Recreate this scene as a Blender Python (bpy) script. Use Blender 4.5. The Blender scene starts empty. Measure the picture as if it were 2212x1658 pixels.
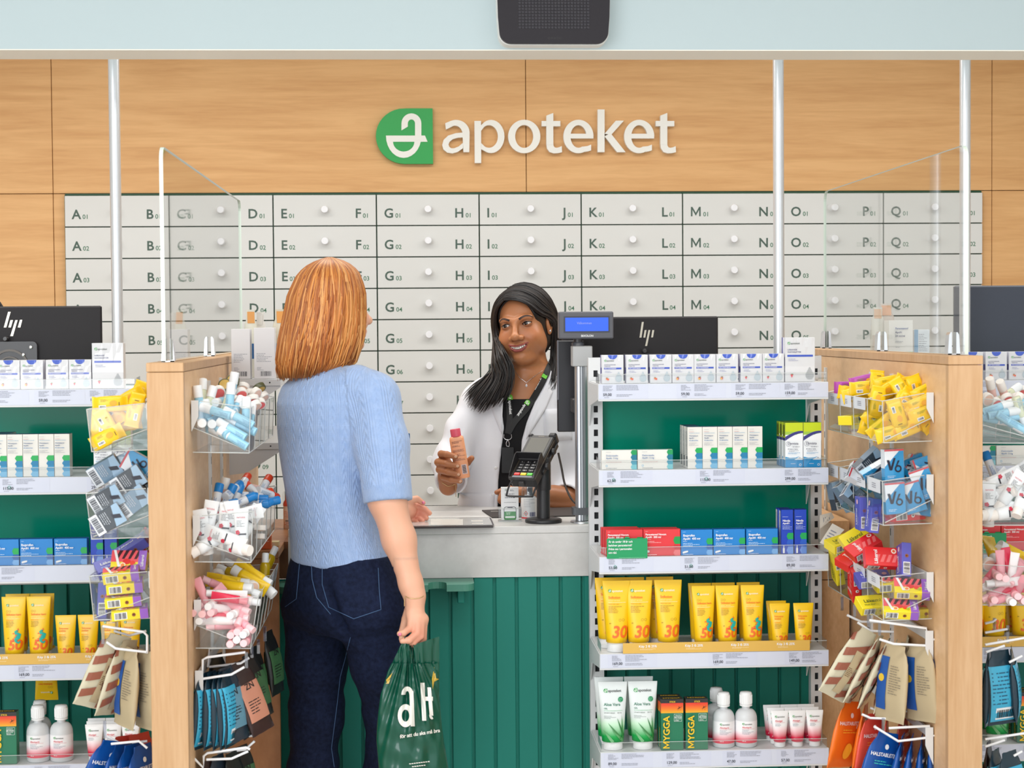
import bpy, math, random
import numpy as np
from mathutils import Vector, Matrix
PI = math.pi
scene = bpy.context.scene
COL = scene.collection
# ---------------------------------------------------------------- camera
CAMP = Vector((0.0, 0.0, 1.5)); FPX = 3700.0; W, H = 2212, 1658
_yaw = math.atan(200 / FPX); _pit = math.atan(123 / FPX); _rol = 0.0077
_F = Vector((math.sin(_yaw) * math.cos(_pit), math.cos(_yaw) * math.cos(_pit), -math.sin(_pit)))
_R0 = Vector((math.cos(_yaw), -math.sin(_yaw), 0)); _U0 = _R0.cross(_F)
_R = _R0 * math.cos(_rol) - _U0 * math.sin(_rol); _U = _U0 * math.cos(_rol) + _R0 * math.sin(_rol)
cam_d = bpy.data.cameras.new('camera'); cam = bpy.data.objects.new('camera', cam_d); COL.objects.link(cam)
cam_d.sensor_width = 36; cam_d.lens = FPX / W * 36; cam_d.clip_start = 0.05
cam.matrix_world = Matrix((( _R.x, _U.x, -_F.x, CAMP.x), (_R.y, _U.y, -_F.y, CAMP.y), (_R.z, _U.z, -_F.z, CAMP.z), (0, 0, 0, 1)))
cam_d.dof.use_dof = True; cam_d.dof.focus_distance = 5.1; cam_d.dof.aperture_fstop = 8.0
scene.camera = cam
# ---------------------------------------------------------------- world, lights, exposure
wd = bpy.data.worlds.new('world'); scene.world = wd; wd.use_nodes = True
wd.node_tree.nodes['Background'].inputs[0].default_value = (0.93, 0.97, 1.0, 1)
wd.node_tree.nodes['Background'].inputs[1].default_value = 1.45
vs = scene.view_settings; vs.view_transform = 'Standard'; vs.look = 'None'; vs.gamma = 1; vs.use_curve_mapping = False; vs.exposure = 0.0
scene.render.film_transparent = False
def area(name, loc, rot, sx, sy, power, col=(1, 1, 1)):
    d = bpy.data.lights.new(name, 'AREA'); d.shape = 'RECTANGLE'; d.size = sx; d.size_y = sy; d.energy = power; d.color = col
    o = bpy.data.objects.new(name, d); COL.objects.link(o); o.location = loc; o.rotation_euler = rot; return o
# shop-window daylight behind and to the left of the camera, ceiling lamps over the shop floor and behind the counter
area('window_light', (-2.6, -1.6, 2.0), (math.radians(78), 0, math.radians(-28)), 3.2, 2.2, 112, (0.93, 0.97, 1.0))
area('ceiling_lamp', (0.3, 2.4, 2.85), (0, 0, 0), 3.6, 0.9, 46, (1, 0.98, 0.95))
area('ceiling_lamp_back', (0.0, 5.15, 2.86), (0, 0, 0), 5.4, 0.6, 66, (1, 0.98, 0.95))
try:
    scene.cycles.max_bounces = 10; scene.cycles.transparent_max_bounces = 16; scene.cycles.transmission_bounces = 8
    scene.cycles.glossy_bounces = 4; scene.cycles.diffuse_bounces = 4; scene.cycles.caustics_reflective = False; scene.cycles.caustics_refractive = False
    scene.cycles.sample_clamp_indirect = 6
except Exception: pass
# ---------------------------------------------------------------- pixel -> world
def ray(x, y):
    return _F * FPX + _R * (x - W / 2) - _U * (y - H / 2)
def px(x, y, Y):
    d = ray(x, y); return CAMP + d * (Y / d.y)
def pz(x, y, Z):
    d = ray(x, y); return CAMP + d * ((Z - CAMP.z) / d.z)
def pX(x, y, X):
    d = ray(x, y); return CAMP + d * (X / d.x)
def proj(p):
    v = Vector(p) - CAMP; z = v.dot(_F); return (W / 2 + FPX * v.dot(_R) / z, H / 2 - FPX * v.dot(_U) / z)
# ---------------------------------------------------------------- materials
def lin(c):
    return tuple(((v / 255) / 12.92 if v / 255 <= 0.04045 else (((v / 255) + 0.055) / 1.055) ** 2.4) for v in c)
MATS = {}
def mat(name, rgb, rough=0.5, metal=0.0, spec=0.5, emit=0, alpha=1, trans=0, coat=0, sss=0, ior=None):
    if name in MATS: return MATS[name]
    m = bpy.data.materials.new(name); m.use_nodes = True; b = m.node_tree.nodes['Principled BSDF']
    c = lin(rgb) + (1,)
    b.inputs['Base Color'].default_value = c; b.inputs['Roughness'].default_value = rough; b.inputs['Metallic'].default_value = metal
    b.inputs['Specular IOR Level'].default_value = spec
    if emit: b.inputs['Emission Color'].default_value = c; b.inputs['Emission Strength'].default_value = emit
    if trans: b.inputs['Transmission Weight'].default_value = trans
    if coat: b.inputs['Coat Weight'].default_value = coat; b.inputs['Coat Roughness'].default_value = 0.08
    if sss: b.inputs['Subsurface Weight'].default_value = sss; b.inputs['Subsurface Radius'].default_value = (0.012, 0.005, 0.003); b.inputs['Subsurface Scale'].default_value = 0.6
    if ior: b.inputs['IOR'].default_value = ior
    m.diffuse_color = c
    MATS[name] = m; return m
def nodes(m): return m.node_tree.nodes, m.node_tree.links, m.node_tree.nodes['Principled BSDF']
def acrylic(name, tint=(255, 255, 255), refl=1.0, op=0.0):
    # clear sheet: straight-through transparency plus a fresnel reflection (thin pane, no refraction)
    if name in MATS: return MATS[name]
    m = bpy.data.materials.new(name); m.use_nodes = True; n = m.node_tree.nodes; l = m.node_tree.links; n.clear()
    out = n.new('ShaderNodeOutputMaterial'); mix = n.new('ShaderNodeMixShader'); t = n.new('ShaderNodeBsdfTransparent'); g = n.new('ShaderNodeBsdfGlossy')
    ge = n.new('ShaderNodeNewGeometry'); dt = n.new('ShaderNodeVectorMath'); dt.operation = 'DOT_PRODUCT'; l.new(ge.outputs['Normal'], dt.inputs[0]); l.new(ge.outputs['Incoming'], dt.inputs[1])
    ab = n.new('ShaderNodeMath'); ab.operation = 'ABSOLUTE'; l.new(dt.outputs['Value'], ab.inputs[0]); om = n.new('ShaderNodeMath'); om.operation = 'SUBTRACT'; om.inputs[0].default_value = 1; l.new(ab.outputs[0], om.inputs[1])
    pw = n.new('ShaderNodeMath'); pw.operation = 'POWER'; pw.inputs[1].default_value = 5; l.new(om.outputs[0], pw.inputs[0])
    mu = n.new('ShaderNodeMath'); mu.operation = 'MULTIPLY_ADD'; mu.inputs[1].default_value = 0.93 * refl; mu.inputs[2].default_value = 0.05 * refl + op; mu.use_clamp = True
    t.inputs[0].default_value = lin(tint) + (1,); g.inputs['Roughness'].default_value = 0.03
    l.new(pw.outputs[0], mu.inputs[0]); l.new(mu.outputs[0], mix.inputs[0]); l.new(t.outputs[0], mix.inputs[1]); l.new(g.outputs[0], mix.inputs[2]); l.new(mix.outputs[0], out.inputs[0])
    m.diffuse_color = (1, 1, 1, 0.2)
    MATS[name] = m; return m
def bump(m, scale=200, strength=0.2, dist=0.001, stretch=(1, 1, 1)):
    n, l, b = nodes(m); tc = n.new('ShaderNodeTexCoord'); mp = n.new('ShaderNodeMapping'); mp.inputs['Scale'].default_value = stretch
    no = n.new('ShaderNodeTexNoise'); no.inputs['Scale'].default_value = scale; no.inputs['Detail'].default_value = 3
    bp = n.new('ShaderNodeBump'); bp.inputs['Strength'].default_value = strength; bp.inputs['Distance'].default_value = dist
    l.new(tc.outputs['Object'], mp.inputs[0]); l.new(mp.outputs[0], no.inputs['Vector']); l.new(no.outputs[0], bp.inputs['Height']); l.new(bp.outputs[0], b.inputs['Normal'])
    return m
def wood(name, c1, c2, stretch, rough=0.42, fig=0.55):
    if name in MATS: return MATS[name]
    m = mat(name, c1, rough, spec=0.35); n, l, b = nodes(m)
    tc = n.new('ShaderNodeTexCoord'); mp = n.new('ShaderNodeMapping'); mp.inputs['Scale'].default_value = stretch
    n1 = n.new('ShaderNodeTexNoise'); n1.inputs['Scale'].default_value = 3.0; n1.inputs['Detail'].default_value = 6; n1.inputs['Distortion'].default_value = 1.3
    n2 = n.new('ShaderNodeTexNoise'); n2.inputs['Scale'].default_value = 22; n2.inputs['Detail'].default_value = 4; n2.inputs['Distortion'].default_value = 0.3
    mx = n.new('ShaderNodeMix'); mx.data_type = 'FLOAT'; mx.inputs[0].default_value = 1 - fig
    cr = n.new('ShaderNodeValToRGB'); e = cr.color_ramp.elements
    e[0].position = 0.36; e[1].position = 0.62; e[0].color = lin(c2) + (1,); e[1].color = lin(c1) + (1,)
    l.new(tc.outputs['Object'], mp.inputs[0]); l.new(mp.outputs[0], n1.inputs['Vector']); l.new(mp.outputs[0], n2.inputs['Vector'])
    l.new(n1.outputs[0], mx.inputs[2]); l.new(n2.outputs[0], mx.inputs[3]); l.new(mx.outputs[0], cr.inputs[0]); l.new(cr.outputs[0], b.inputs['Base Color'])
    return m
def mottle(name, c1, c2, scale=6, rough=0.5, lo=0.35, hi=0.65, spec=0.4):
    if name in MATS: return MATS[name]
    m = mat(name, c1, rough, spec=spec); n, l, b = nodes(m)
    tc = n.new('ShaderNodeTexCoord'); n1 = n.new('ShaderNodeTexNoise'); n1.inputs['Scale'].default_value = scale; n1.inputs['Detail'].default_value = 8; n1.inputs['Roughness'].default_value = 0.65
    cr = n.new('ShaderNodeValToRGB'); e = cr.color_ramp.elements; e[0].position = lo; e[1].position = hi; e[0].color = lin(c2) + (1,); e[1].color = lin(c1) + (1,)
    l.new(tc.outputs['Object'], n1.inputs['Vector']); l.new(n1.outputs[0], cr.inputs[0]); l.new(cr.outputs[0], b.inputs['Base Color'])
    return m
def zgrad(name, stops, rough=0.4, axis=2, spec=0.5):
    # printed colour gradient along the object's own height (metres from its base)
    if name in MATS: return MATS[name]
    m = mat(name, stops[0][1], rough, spec=spec); n, l, b = nodes(m)
    tc = n.new('ShaderNodeTexCoord'); sp = n.new('ShaderNodeSeparateXYZ'); mr = n.new('ShaderNodeMapRange')
    z0, z1 = stops[0][0], stops[-1][0]; mr.inputs[1].default_value = z0; mr.inputs[2].default_value = z1
    cr = n.new('ShaderNodeValToRGB'); e = cr.color_ramp.elements
    while len(e) < len(stops): e.new(0.5)
    for k, (z, c) in enumerate(stops): e[k].position = (z - z0) / (z1 - z0); e[k].color = lin(c) + (1,)
    l.new(tc.outputs['Object'], sp.inputs[0]); l.new(sp.outputs[axis], mr.inputs[0]); l.new(mr.outputs[0], cr.inputs[0]); l.new(cr.outputs[0], b.inputs['Base Color'])
    return m
def C(*rgb, r=0.45, s=0.5):
    return mat('paint_%d_%d_%d_%d' % (rgb + (int(r * 100),)), rgb, r, spec=s)
WHITE = C(240, 240, 240); PAPER = C(222, 225, 232, r=0.6); BLACK = C(24, 24, 26); INK = C(70, 72, 84, r=0.6); INKL = C(150, 152, 164, r=0.6)
METALW = mat('white_powder_coat', (218, 219, 220), 0.4); CHROME = mat('chrome', (225, 225, 228), 0.12, metal=1)
ALU = mat('brushed_aluminium', (205, 208, 212), 0.28, metal=0.85); DARK = mat('dark_plastic', (52, 51, 54), 0.38)
CLEAR = acrylic('clear_acrylic', (250, 251, 251), 1.0, 0.03); CLEARE = mat('acrylic_edge', (226, 230, 228), 0.15, spec=0.6, trans=0.35)
# ---------------------------------------------------------------- mesh builder
class MB:
    def __init__(s): s.v = []; s.f = []; s.m = []; s.sm = []; s.mats = []; s.T = None
    def mi(s, m):
        if m not in s.mats: s.mats.append(m)
        return s.mats.index(m)
    def add(s, vs, fs, m, smooth=False):
        o = len(s.v); k = s.mi(m)
        if s.T is not None: vs = [s.T @ Vector(p) for p in vs]
        s.v.extend([tuple(p) for p in vs])
        for f in fs: s.f.append([i + o for i in f]); s.m.append(k); s.sm.append(smooth)
        return s
    def box(s, x0, x1, y0, y1, z0, z1, m, b=0.0):
        if b <= 0:
            v = [(x, y, z) for z in (z0, z1) for y in (y0, y1) for x in (x0, x1)]
            return s.add(v, [(0, 2, 3, 1), (4, 5, 7, 6), (0, 1, 5, 4), (2, 6, 7, 3), (0, 4, 6, 2), (1, 3, 7, 5)], m)
        c = ((x0 + x1) / 2, (y0 + y1) / 2, (z0 + z1) / 2); h = ((x1 - x0) / 2, (y1 - y0) / 2, (z1 - z0) / 2)
        b = min(b, min(h) * 0.98)
        v = []; idx = {}
        for sx in (-1, 1):
            for sy in (-1, 1):
                for sz in (-1, 1):
                    for a in range(3):
                        p = [c[i] + (sx, sy, sz)[i] * (h[i] - (0 if i == a else b)) for i in range(3)]
                        idx[(sx, sy, sz, a)] = len(v); v.append(p)
        F = []
        S = (-1, 1)
        for a in range(3):
            p, q = [i for i in range(3) if i != a]
            for sg in S:
                def k(u, w, ax=a):
                    t = [0, 0, 0]; t[a] = sg; t[p] = u; t[q] = w; return idx[(t[0], t[1], t[2], ax)]
                f = [k(-1, -1), k(1, -1), k(1, 1), k(-1, 1)]
                if (sg > 0) == (a == 1): f = f[::-1]
                F.append(f)
        for a in range(3):   # edges parallel to axis a
            p, q = [i for i in range(3) if i != a]
            for u in S:
                for w in S:
                    def k(sg, ax):
                        t = [0, 0, 0]; t[a] = sg; t[p] = u; t[q] = w; return idx[(t[0], t[1], t[2], ax)]
                    f = [k(-1, p), k(1, p), k(1, q), k(-1, q)]
                    if (u * w > 0) == (a != 1): f = f[::-1]
                    F.append(f)
        for sx in S:
            for sy in S:
                for sz in S:
                    f = [idx[(sx, sy, sz, a)] for a in range(3)]
                    if sx * sy * sz < 0: f = f[::-1]
                    F.append(f)
        return s.add(v, F, m)
    def rings(s, rings, m, smooth=True, cap0=True, cap1=True, closed=True):
        n = len(rings[0]); v = [p for r in rings for p in r]; f = []
        for i in range(len(rings) - 1):
            for j in range(n if closed else n - 1):
                k = (j + 1) % n; f.append((i * n + j, i * n + k, (i + 1) * n + k, (i + 1) * n + j))
        s.add(v, f, m, smooth)
        if cap0: s.add(rings[0], [tuple(range(n))[::-1]], m)
        if cap1: s.add(rings[-1], [tuple(range(n))], m)
        return s
    def lathe(s, prof, m, n=20, c=(0, 0, 0), axis='z', smooth=True, cap0=True, cap1=True, sq=1.0):
        R = []
        for r, z in prof:
            ring = []
            for j in range(n):
                a = 2 * PI * j / n; u, w = r * math.cos(a), r * math.sin(a) * sq
                ring.append((c[0] + u, c[1] + w, c[2] + z) if axis == 'z' else (c[0] + u, c[1] - z, c[2] + w) if axis == 'y' else (c[0] + z, c[1] + u, c[2] + w))
            R.append(ring)
        return s.rings(R, m, smooth, cap0, cap1)
    def tube(s, pts, rad, m, n=8, smooth=True):
        pts = [Vector(p) for p in pts]; R = []; up = None
        rads = rad if isinstance(rad, (list, tuple)) else [rad] * len(pts)
        for i, p in enumerate(pts):
            t = (pts[min(i + 1, len(pts) - 1)] - pts[max(i - 1, 0)]).normalized()
            if up is None:
                up = Vector((0, 0, 1)) if abs(t.z) < 0.9 else Vector((1, 0, 0))
            a = t.cross(up); a = a.normalized() if a.length > 1e-6 else Vector((1, 0, 0)); b = a.cross(t).normalized(); up = b
            R.append([p + (a * math.cos(2 * PI * j / n) + b * math.sin(2 * PI * j / n)) * rads[i] for j in range(n)])
        return s.rings(R, m, smooth)
    def prism(s, poly, m, d0, d1, plane='xz', smooth=False):
        # polygon (u,v), extruded along the third axis from d0 to d1
        def P(u, v, d): return (u, d, v) if plane == 'xz' else (u, v, d) if plane == 'xy' else (d, u, v)
        n = len(poly); a = [P(u, v, d0) for u, v in poly]; b = [P(u, v, d1) for u, v in poly]
        s.add(a + b, [tuple(range(n)), tuple(range(2 * n - 1, n - 1, -1))], m)
        s.add(a + b, [(j, j + n, (j + 1) % n + n, (j + 1) % n) for j in range(n)], m, smooth)
        return s
    def mesh(s, name):
        me = bpy.data.meshes.new(name); me.from_pydata(s.v, [], s.f)
        for m in s.mats: me.materials.append(m)
        if s.f:
            me.polygons.foreach_set('material_index', s.m); me.polygons.foreach_set('use_smooth', s.sm)
        me.update(); return me
    def build(s, name, parent=None, loc=None, fixn=False):
        me = s.mesh(name)
        if fixn: fix_normals(me)
        return link(name, me, parent, loc)
def fix_normals(me):
    import bmesh
    bm = bmesh.new(); bm.from_mesh(me); bmesh.ops.recalc_face_normals(bm, faces=bm.faces); bm.to_mesh(me); bm.free()
def link(name, me, parent=None, loc=None):
    o = bpy.data.objects.new(name, me); COL.objects.link(o)
    if parent is not None: o.parent = parent
    if loc is not None: o.location = loc
    return o
def tag(o, label=None, cat=None, group=None, kind=None):
    if label: o['label'] = label
    if cat: o['category'] = cat
    if group: o['group'] = group
    if kind: o['kind'] = kind
    return o
def thing(name, label, cat, loc=(0, 0, 0), rotz=0.0, group=None):
    o = bpy.data.objects.new(name, None); COL.objects.link(o); o.empty_display_size = 0.05
    o.location = loc; o.rotation_euler = (0, 0, rotz); return tag(o, label, cat, group)
KIDS = {}
def copy_tree(o, parent=None):
    c = o.copy(); COL.objects.link(c)
    if parent is not None: c.parent = parent
    for ch in o.children: copy_tree(ch, c)
    return c
def rrect(x0, x1, z0, z1, r, n=5):
    r = min(r, (x1 - x0) / 2.001, (z1 - z0) / 2.001); P = []
    for cx, cz, a0 in ((x1 - r, z0 + r, -90), (x1 - r, z1 - r, 0), (x0 + r, z1 - r, 90), (x0 + r, z0 + r, 180)):
        for k in range(n + 1):
            a = math.radians(a0 + 90 * k / n); P.append((cx + r * math.cos(a), cz + r * math.sin(a)))
    return P
def disc(cx, cz, rx, rz=None, n=20):
    rz = rz or rx; return [(cx + rx * math.cos(2 * PI * k / n), cz + rz * math.sin(2 * PI * k / n)) for k in range(n)]
ORD = ['first', 'second', 'third', 'fourth', 'fifth', 'sixth', 'seventh', 'eighth', 'ninth', 'tenth', 'eleventh', 'twelfth', 'thirteenth', 'fourteenth', 'fifteenth', 'sixteenth', 'seventeenth', 'eighteenth', 'nineteenth', 'twentieth'] + ['twenty-' + w for w in ('first', 'second', 'third', 'fourth', 'fifth', 'sixth', 'seventh', 'eighth', 'ninth')] + ['thirtieth'] + ['thirty-' + w for w in ('first', 'second', 'third', 'fourth', 'fifth')]
# ---------------------------------------------------------------- lettering: glyph cache from the built-in font
GL = {}
def _glyphs():
    chars = 'abcdefghijklmnopqrstuvwxyzåäöABCDEFGHIJKLMNOPQRSTUVWXYZÅÄÖ0123456789,.%?!-:/&+'
    todo = []
    for style, off, res in ((0, 0.011, 3), (1, 0.02, 3)):
        for ch in chars:
            for body in (ch, ch + '|'):
                cu = bpy.data.curves.new('g', 'FONT'); cu.body = body; cu.resolution_u = res; cu.offset = (off if ch not in 'MW' else 0.0) if body == ch else 0.0
                o = bpy.data.objects.new('g', cu); COL.objects.link(o); todo.append((style, ch, body, o))
    cu = bpy.data.curves.new('g', 'FONT'); cu.body = '|'; bar = bpy.data.objects.new('g', cu); COL.objects.link(bar)
    dg = bpy.context.evaluated_depsgraph_get(); dg.update()
    x0 = min(v.co.x for v in bar.evaluated_get(dg).to_mesh().vertices)
    tmp = {}
    for style, ch, body, o in todo:
        me = o.evaluated_get(dg).to_mesh()
        if body == ch: tmp[(style, ch)] = ([(v.co.x, v.co.y) for v in me.vertices], [tuple(p.vertices) for p in me.polygons])
        else:
            adv = max(v.co.x for v in me.vertices); adv = min(v.co.x for v in me.vertices if v.co.x > adv - 0.2 and (v.co.y > 0.80 or v.co.y < -0.15)) if False else adv
            GL[(style, ch)] = tmp[(style, ch)] + (adv,)
    xb = max(v.co.x for v in bar.evaluated_get(dg).to_mesh().vertices)
    for k in list(GL): v, f, a = GL[k]; GL[k] = (v, f, a - xb)
    for _, _, _, o in todo: cu = o.data; bpy.data.objects.remove(o); bpy.data.curves.remove(cu)
    cu = bar.data; bpy.data.objects.remove(bar); bpy.data.curves.remove(cu)
_glyphs()
_mv = [(.07, 0), (.19, 0), (.19, .73), (.07, .73), (.71, 0), (.83, 0), (.83, .73), (.71, .73), (.19, .73), (.19, .50), (.45, .04), (.45, .27), (.71, .50), (.71, .73)]
GL[(1, 'M')] = (_mv, [(0, 1, 2, 3), (4, 5, 6, 7), (8, 9, 10, 11), (11, 10, 12, 13)], .90)
def text_w(txt, h, bold=0, tight=1.0, xs=1.0):
    return sum((0.28 if c == ' ' else GL.get((bold, c), GL[(bold, 'x')])[2]) for c in txt) * h / 0.73 * tight * xs
def letters(txt, x, z, h, bold=0, align='l', xs=1.0, shear=0.0, tight=1.0, rot=0.0):
    """[(verts2d, faces)] for a line of text with cap height h, baseline at (x,z)."""
    out = []; k = h / 0.73; w = text_w(txt, h, bold, tight, xs); cx = -w / 2 if align == 'c' else -w if align == 'r' else 0.0
    cr, sr = math.cos(rot), math.sin(rot)
    for c in txt:
        if c == ' ': cx += 0.28 * k * tight * xs; continue
        v, f, a = GL.get((bold, c), GL[(bold, 'x')])
        P = [(cx + p[0] * k * xs + shear * p[1] * k, p[1] * k) for p in v]
        out.append(([(x + u * cr - w_ * sr, z + u * sr + w_ * cr) for u, w_ in P], f)); cx += a * k * tight * xs
    return out
def tess(P, F, m):
    V = []; out = []
    def put(t):
        e = [math.dist(t[i], t[(i + 1) % 3]) for i in range(3)]; k = e.index(max(e))
        if e[k] > m:
            a, b, c = t[k], t[(k + 1) % 3], t[(k + 2) % 3]; h = ((a[0] + b[0]) / 2, (a[1] + b[1]) / 2); put((a, h, c)); put((h, b, c)); return
        o = len(V); V.extend(t); out.append((o, o + 1, o + 2))
    for f in F:
        for i in range(1, len(f) - 1): put((P[f[0]], P[f[i]], P[f[i + 1]]))
    return V, out
class Print:
    """flat print laid on a surface: S(u,v,lift) gives the 3-D point"""
    def __init__(s, mb, S): s.mb = mb; s.S = S; s.n = 1; s.fine = 0
    def fineness(s, m): s.fine = m; return s
    def _put(s, P, F, m, lay=None):
        L = (lay if lay is not None else s.n) * 0.00022
        if s.fine: P, F = tess(P, F, s.fine)
        s.mb.add([s.S(u, v, L) for u, v in P], F, m)
    def poly(s, P, m, lay=None): s._put(P, [tuple(range(len(P)))], m, lay); s.n += lay is None; return s
    def rect(s, x0, x1, z0, z1, m, lay=None, nx=1, nz=1):
        P = [(x0 + (x1 - x0) * i / nx, z0 + (z1 - z0) * j / nz) for j in range(nz + 1) for i in range(nx + 1)]
        F = [(j * (nx + 1) + i, j * (nx + 1) + i + 1, (j + 1) * (nx + 1) + i + 1, (j + 1) * (nx + 1) + i) for j in range(nz) for i in range(nx)]
        s._put(P, F, m, lay); s.n += lay is None; return s
    def ring(s, cx, cz, r, t, m, lay=None, n=16):
        P = disc(cx, cz, r, None, n) + disc(cx, cz, r - t, None, n); s._put(P, [(k, (k + 1) % n, (k + 1) % n + n, k + n) for k in range(n)], m, lay); return s
    def text(s, txt, x, z, h, m, lay=30, **kw):
        for P, F in letters(txt, x, z, h, **kw): s._put(P, F, m, lay)
        return s
    def lines(s, x0, x1, z, h, n, m, seed=0, lay=25, gap=1.7):
        # unreadable small print: broken rules of uneven length
        rng = random.Random(seed)
        for k in range(n):
            zz = z - k * h * gap; e = x0 + (x1 - x0) * rng.uniform(0.45, 1.0); x = x0
            while x < e:
                w = rng.uniform(1.5, 5) * h; x2 = min(x + w, e); s.rect(x, x2, zz, zz + h * 0.72, m, lay); x = x2 + h * 0.6
        return s
    def bars(s, x0, x1, z0, z1, m, seed=0, lay=25):
        rng = random.Random(seed); x = x0; u = (x1 - x0) / 46
        while x < x1:
            w = rng.choice((1, 1, 2, 3)) * u; s.rect(x, min(x + w, x1), z0, z1, m, lay); x += w + rng.choice((1, 1, 2)) * u
        return s
def FRONT(yf): return lambda u, v, L: (u, yf - L, v)
# the leaf emblem with a cup and serpent: points in a unit square
def emblem_polys():
    k = lambda a: math.radians(a)
    leaf = [(1.0, 1.0), (0.55, 1.0)] + [(0.5 + 0.5 * math.cos(k(a)), 0.5 + 0.5 * math.sin(k(a))) for a in range(100, 261, 10)] + [(0.5, 0.0), (1.0, 0.0)]
    return leaf
def emblem_white():
    """list of quads strips (closed polys) of the white cup and serpent"""
    k = math.radians; out = []
    # bowl: half ring plus bar
    o, i = (0.49, 0.51), None
    n = 14
    outer = [(0.50 + 0.325 * math.cos(k(180 + 180 * t / n)), 0.515 + 0.40 * math.sin(k(180 + 180 * t / n))) for t in range(n + 1)]
    inner = [(0.50 + 0.195 * math.cos(k(180 + 180 * t / n)), 0.405 + 0.175 * math.sin(k(180 + 180 * t / n))) for t in range(n + 1)]
    for t in range(n): out.append([outer[t], outer[t + 1], inner[t + 1], inner[t]])
    out.append([(0.175, 0.515), (0.305, 0.405), (0.695, 0.405), (0.86, 0.515)][0:1] + [(0.305, 0.405), (0.695, 0.405), (0.825, 0.405), (0.91, 0.405), (0.865, 0.515)])
    # serpent: stem up the right, hook over to the left, slanted head
    no = 10
    oc = [(0.635 + 0.178 * math.cos(k(180 * t / no)), 0.73 + 0.178 * math.sin(k(180 * t / no))) for t in range(no + 1)]
    ic = [(0.635 + 0.060 * math.cos(k(180 * t / no)), 0.735 + 0.060 * math.sin(k(180 * t / no))) for t in range(no + 1)]
    for t in range(no): out.append([oc[t], oc[t + 1], ic[t + 1], ic[t]])
    out.append([(0.813, 0.73), (0.695, 0.735), (0.695, 0.50), (0.813, 0.50)])
    out.append([(0.457, 0.73), (0.457, 0.60), (0.575, 0.67), (0.575, 0.735)])
    return out
GREENB = mat('emblem_green', (34, 158, 72), 0.4); EMW = C(244, 243, 238)
def emblem(pr, x, z, h, lay=28, g=GREENB, w=EMW):
    pr.poly([(x + u * h, z + v * h) for u, v in emblem_polys()], g, lay)
    for P in emblem_white(): pr.poly([(x + u * h, z + v * h) for u, v in P], w, lay + 1)
def logo(pr, x, z, h, ink, lay=28, txt='apoteket', bold=0):
    emblem(pr, x, z - h * 0.15, h * 1.25, lay); pr.text(txt, x + h * 1.5, z, h * 0.92, ink, lay + 1, bold=bold)
# ================================================================ room shell
YW = 6.70
def bxo(name, x0, x1, y0, y1, z0, z1, m, parent=None, b=0.0):
    return MB().box(x0, x1, y0, y1, z0, z1, m, b).build(name, parent)
floor = tag(bxo('floor', -4.2, 4.6, -2.5, YW + 0.1, -0.06, 0, mottle('floor_tile', (222, 218, 212), (206, 202, 196), 4)), kind='structure')
ceiling = tag(bxo('ceiling', -4.2, 4.6, 0.4, YW + 0.1, 2.9, 2.98, C(238, 238, 234, r=0.8)), kind='structure')
wl = tag(bxo('wall_left', -4.3, -4.2, 0.4, YW + 0.1, 0, 2.98, C(232, 230, 224, r=0.8)), kind='structure')
wr = tag(bxo('wall_right', 4.6, 4.7, 0.4, YW + 0.1, 0, 2.98, C(232, 230, 224, r=0.8)), kind='structure')
wb = tag(bxo('wall_back', -4.2, 4.6, YW + 0.02, YW + 0.1, 0, 2.9, mat('wall_core', (70, 52, 34), 0.7)), kind='structure')
OAK = wood('back_wall_wood', (226, 177, 121), (210, 158, 103), (0.42, 1, 5.5), 0.5, 0.7)
def panel(xa, xb, za, zb):
    g = 0.0012; MB().box(xa + g, xb - g, YW, YW + 0.02, za + g, zb - g, OAK, 0.001).build('panel', wb)
# seams, read off the photograph
xs1 = px(112, 260, YW).x; xs2 = px(1136, 260, YW).x; xs3 = px(2143, 260, YW).x
zt = px(1106, 415, YW).z; GX0 = px(141, 420, YW).x; GX1 = px(2119, 412, YW).x
ztop = 2.9
zs = px(60, 418, YW).z
for xa, xb in ((-4.2, xs1), (xs1, xs2), (xs2, xs3), (xs3, 4.6)): panel(xa, xb, zt, ztop)
for xa, xb in ((-4.2, xs1), (xs1, GX0), (GX1, xs3), (xs3, 4.6)): panel(xa, xb, 0.0, zt)
# dark recess behind the drawers
MB().box(GX0, GX1, YW - 0.004, YW + 0.018, 0.05, zt, mat('recess_green', (22, 62, 40), 0.6)).build('trim_recess', wb)
# ---------------------------------------------------------------- drawer columns
NC, NR = 9, 15
CW = (GX1 - GX0) / NC
z1 = px(1106, 419.5, YW).z; RHT = (px(1106, 419.5, YW).z - px(1106, 1088 + 0.7, YW).z) / 10
DRW = mat('drawer_white', (217, 216, 213), 0.55, spec=0.25); KNOB = mat('knob_white', (238, 237, 240), 0.4); LET = mat('letter_green', (72, 92, 82), 0.6); LETS = mat('number_green', (62, 112, 84), 0.6)
FRAME = mat('cabinet_green', (18, 66, 38), 0.5)
kn = MB().lathe([(0.006, -0.001), (0.006, 0.012), (0.0115, 0.014), (0.0145, 0.017), (0.0145, 0.026), (0.0125, 0.029)], KNOB, 18, axis='y').mesh('knob')
frw = MB().box(-CW / 2 + 0.0025, CW / 2 - 0.0025, -0.016, 0.002, 0.0022, RHT - 0.0022, DRW, 0.0008).mesh('drawer')
AB = 'ABCDEFGHIJKLMNOPQR'
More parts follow.
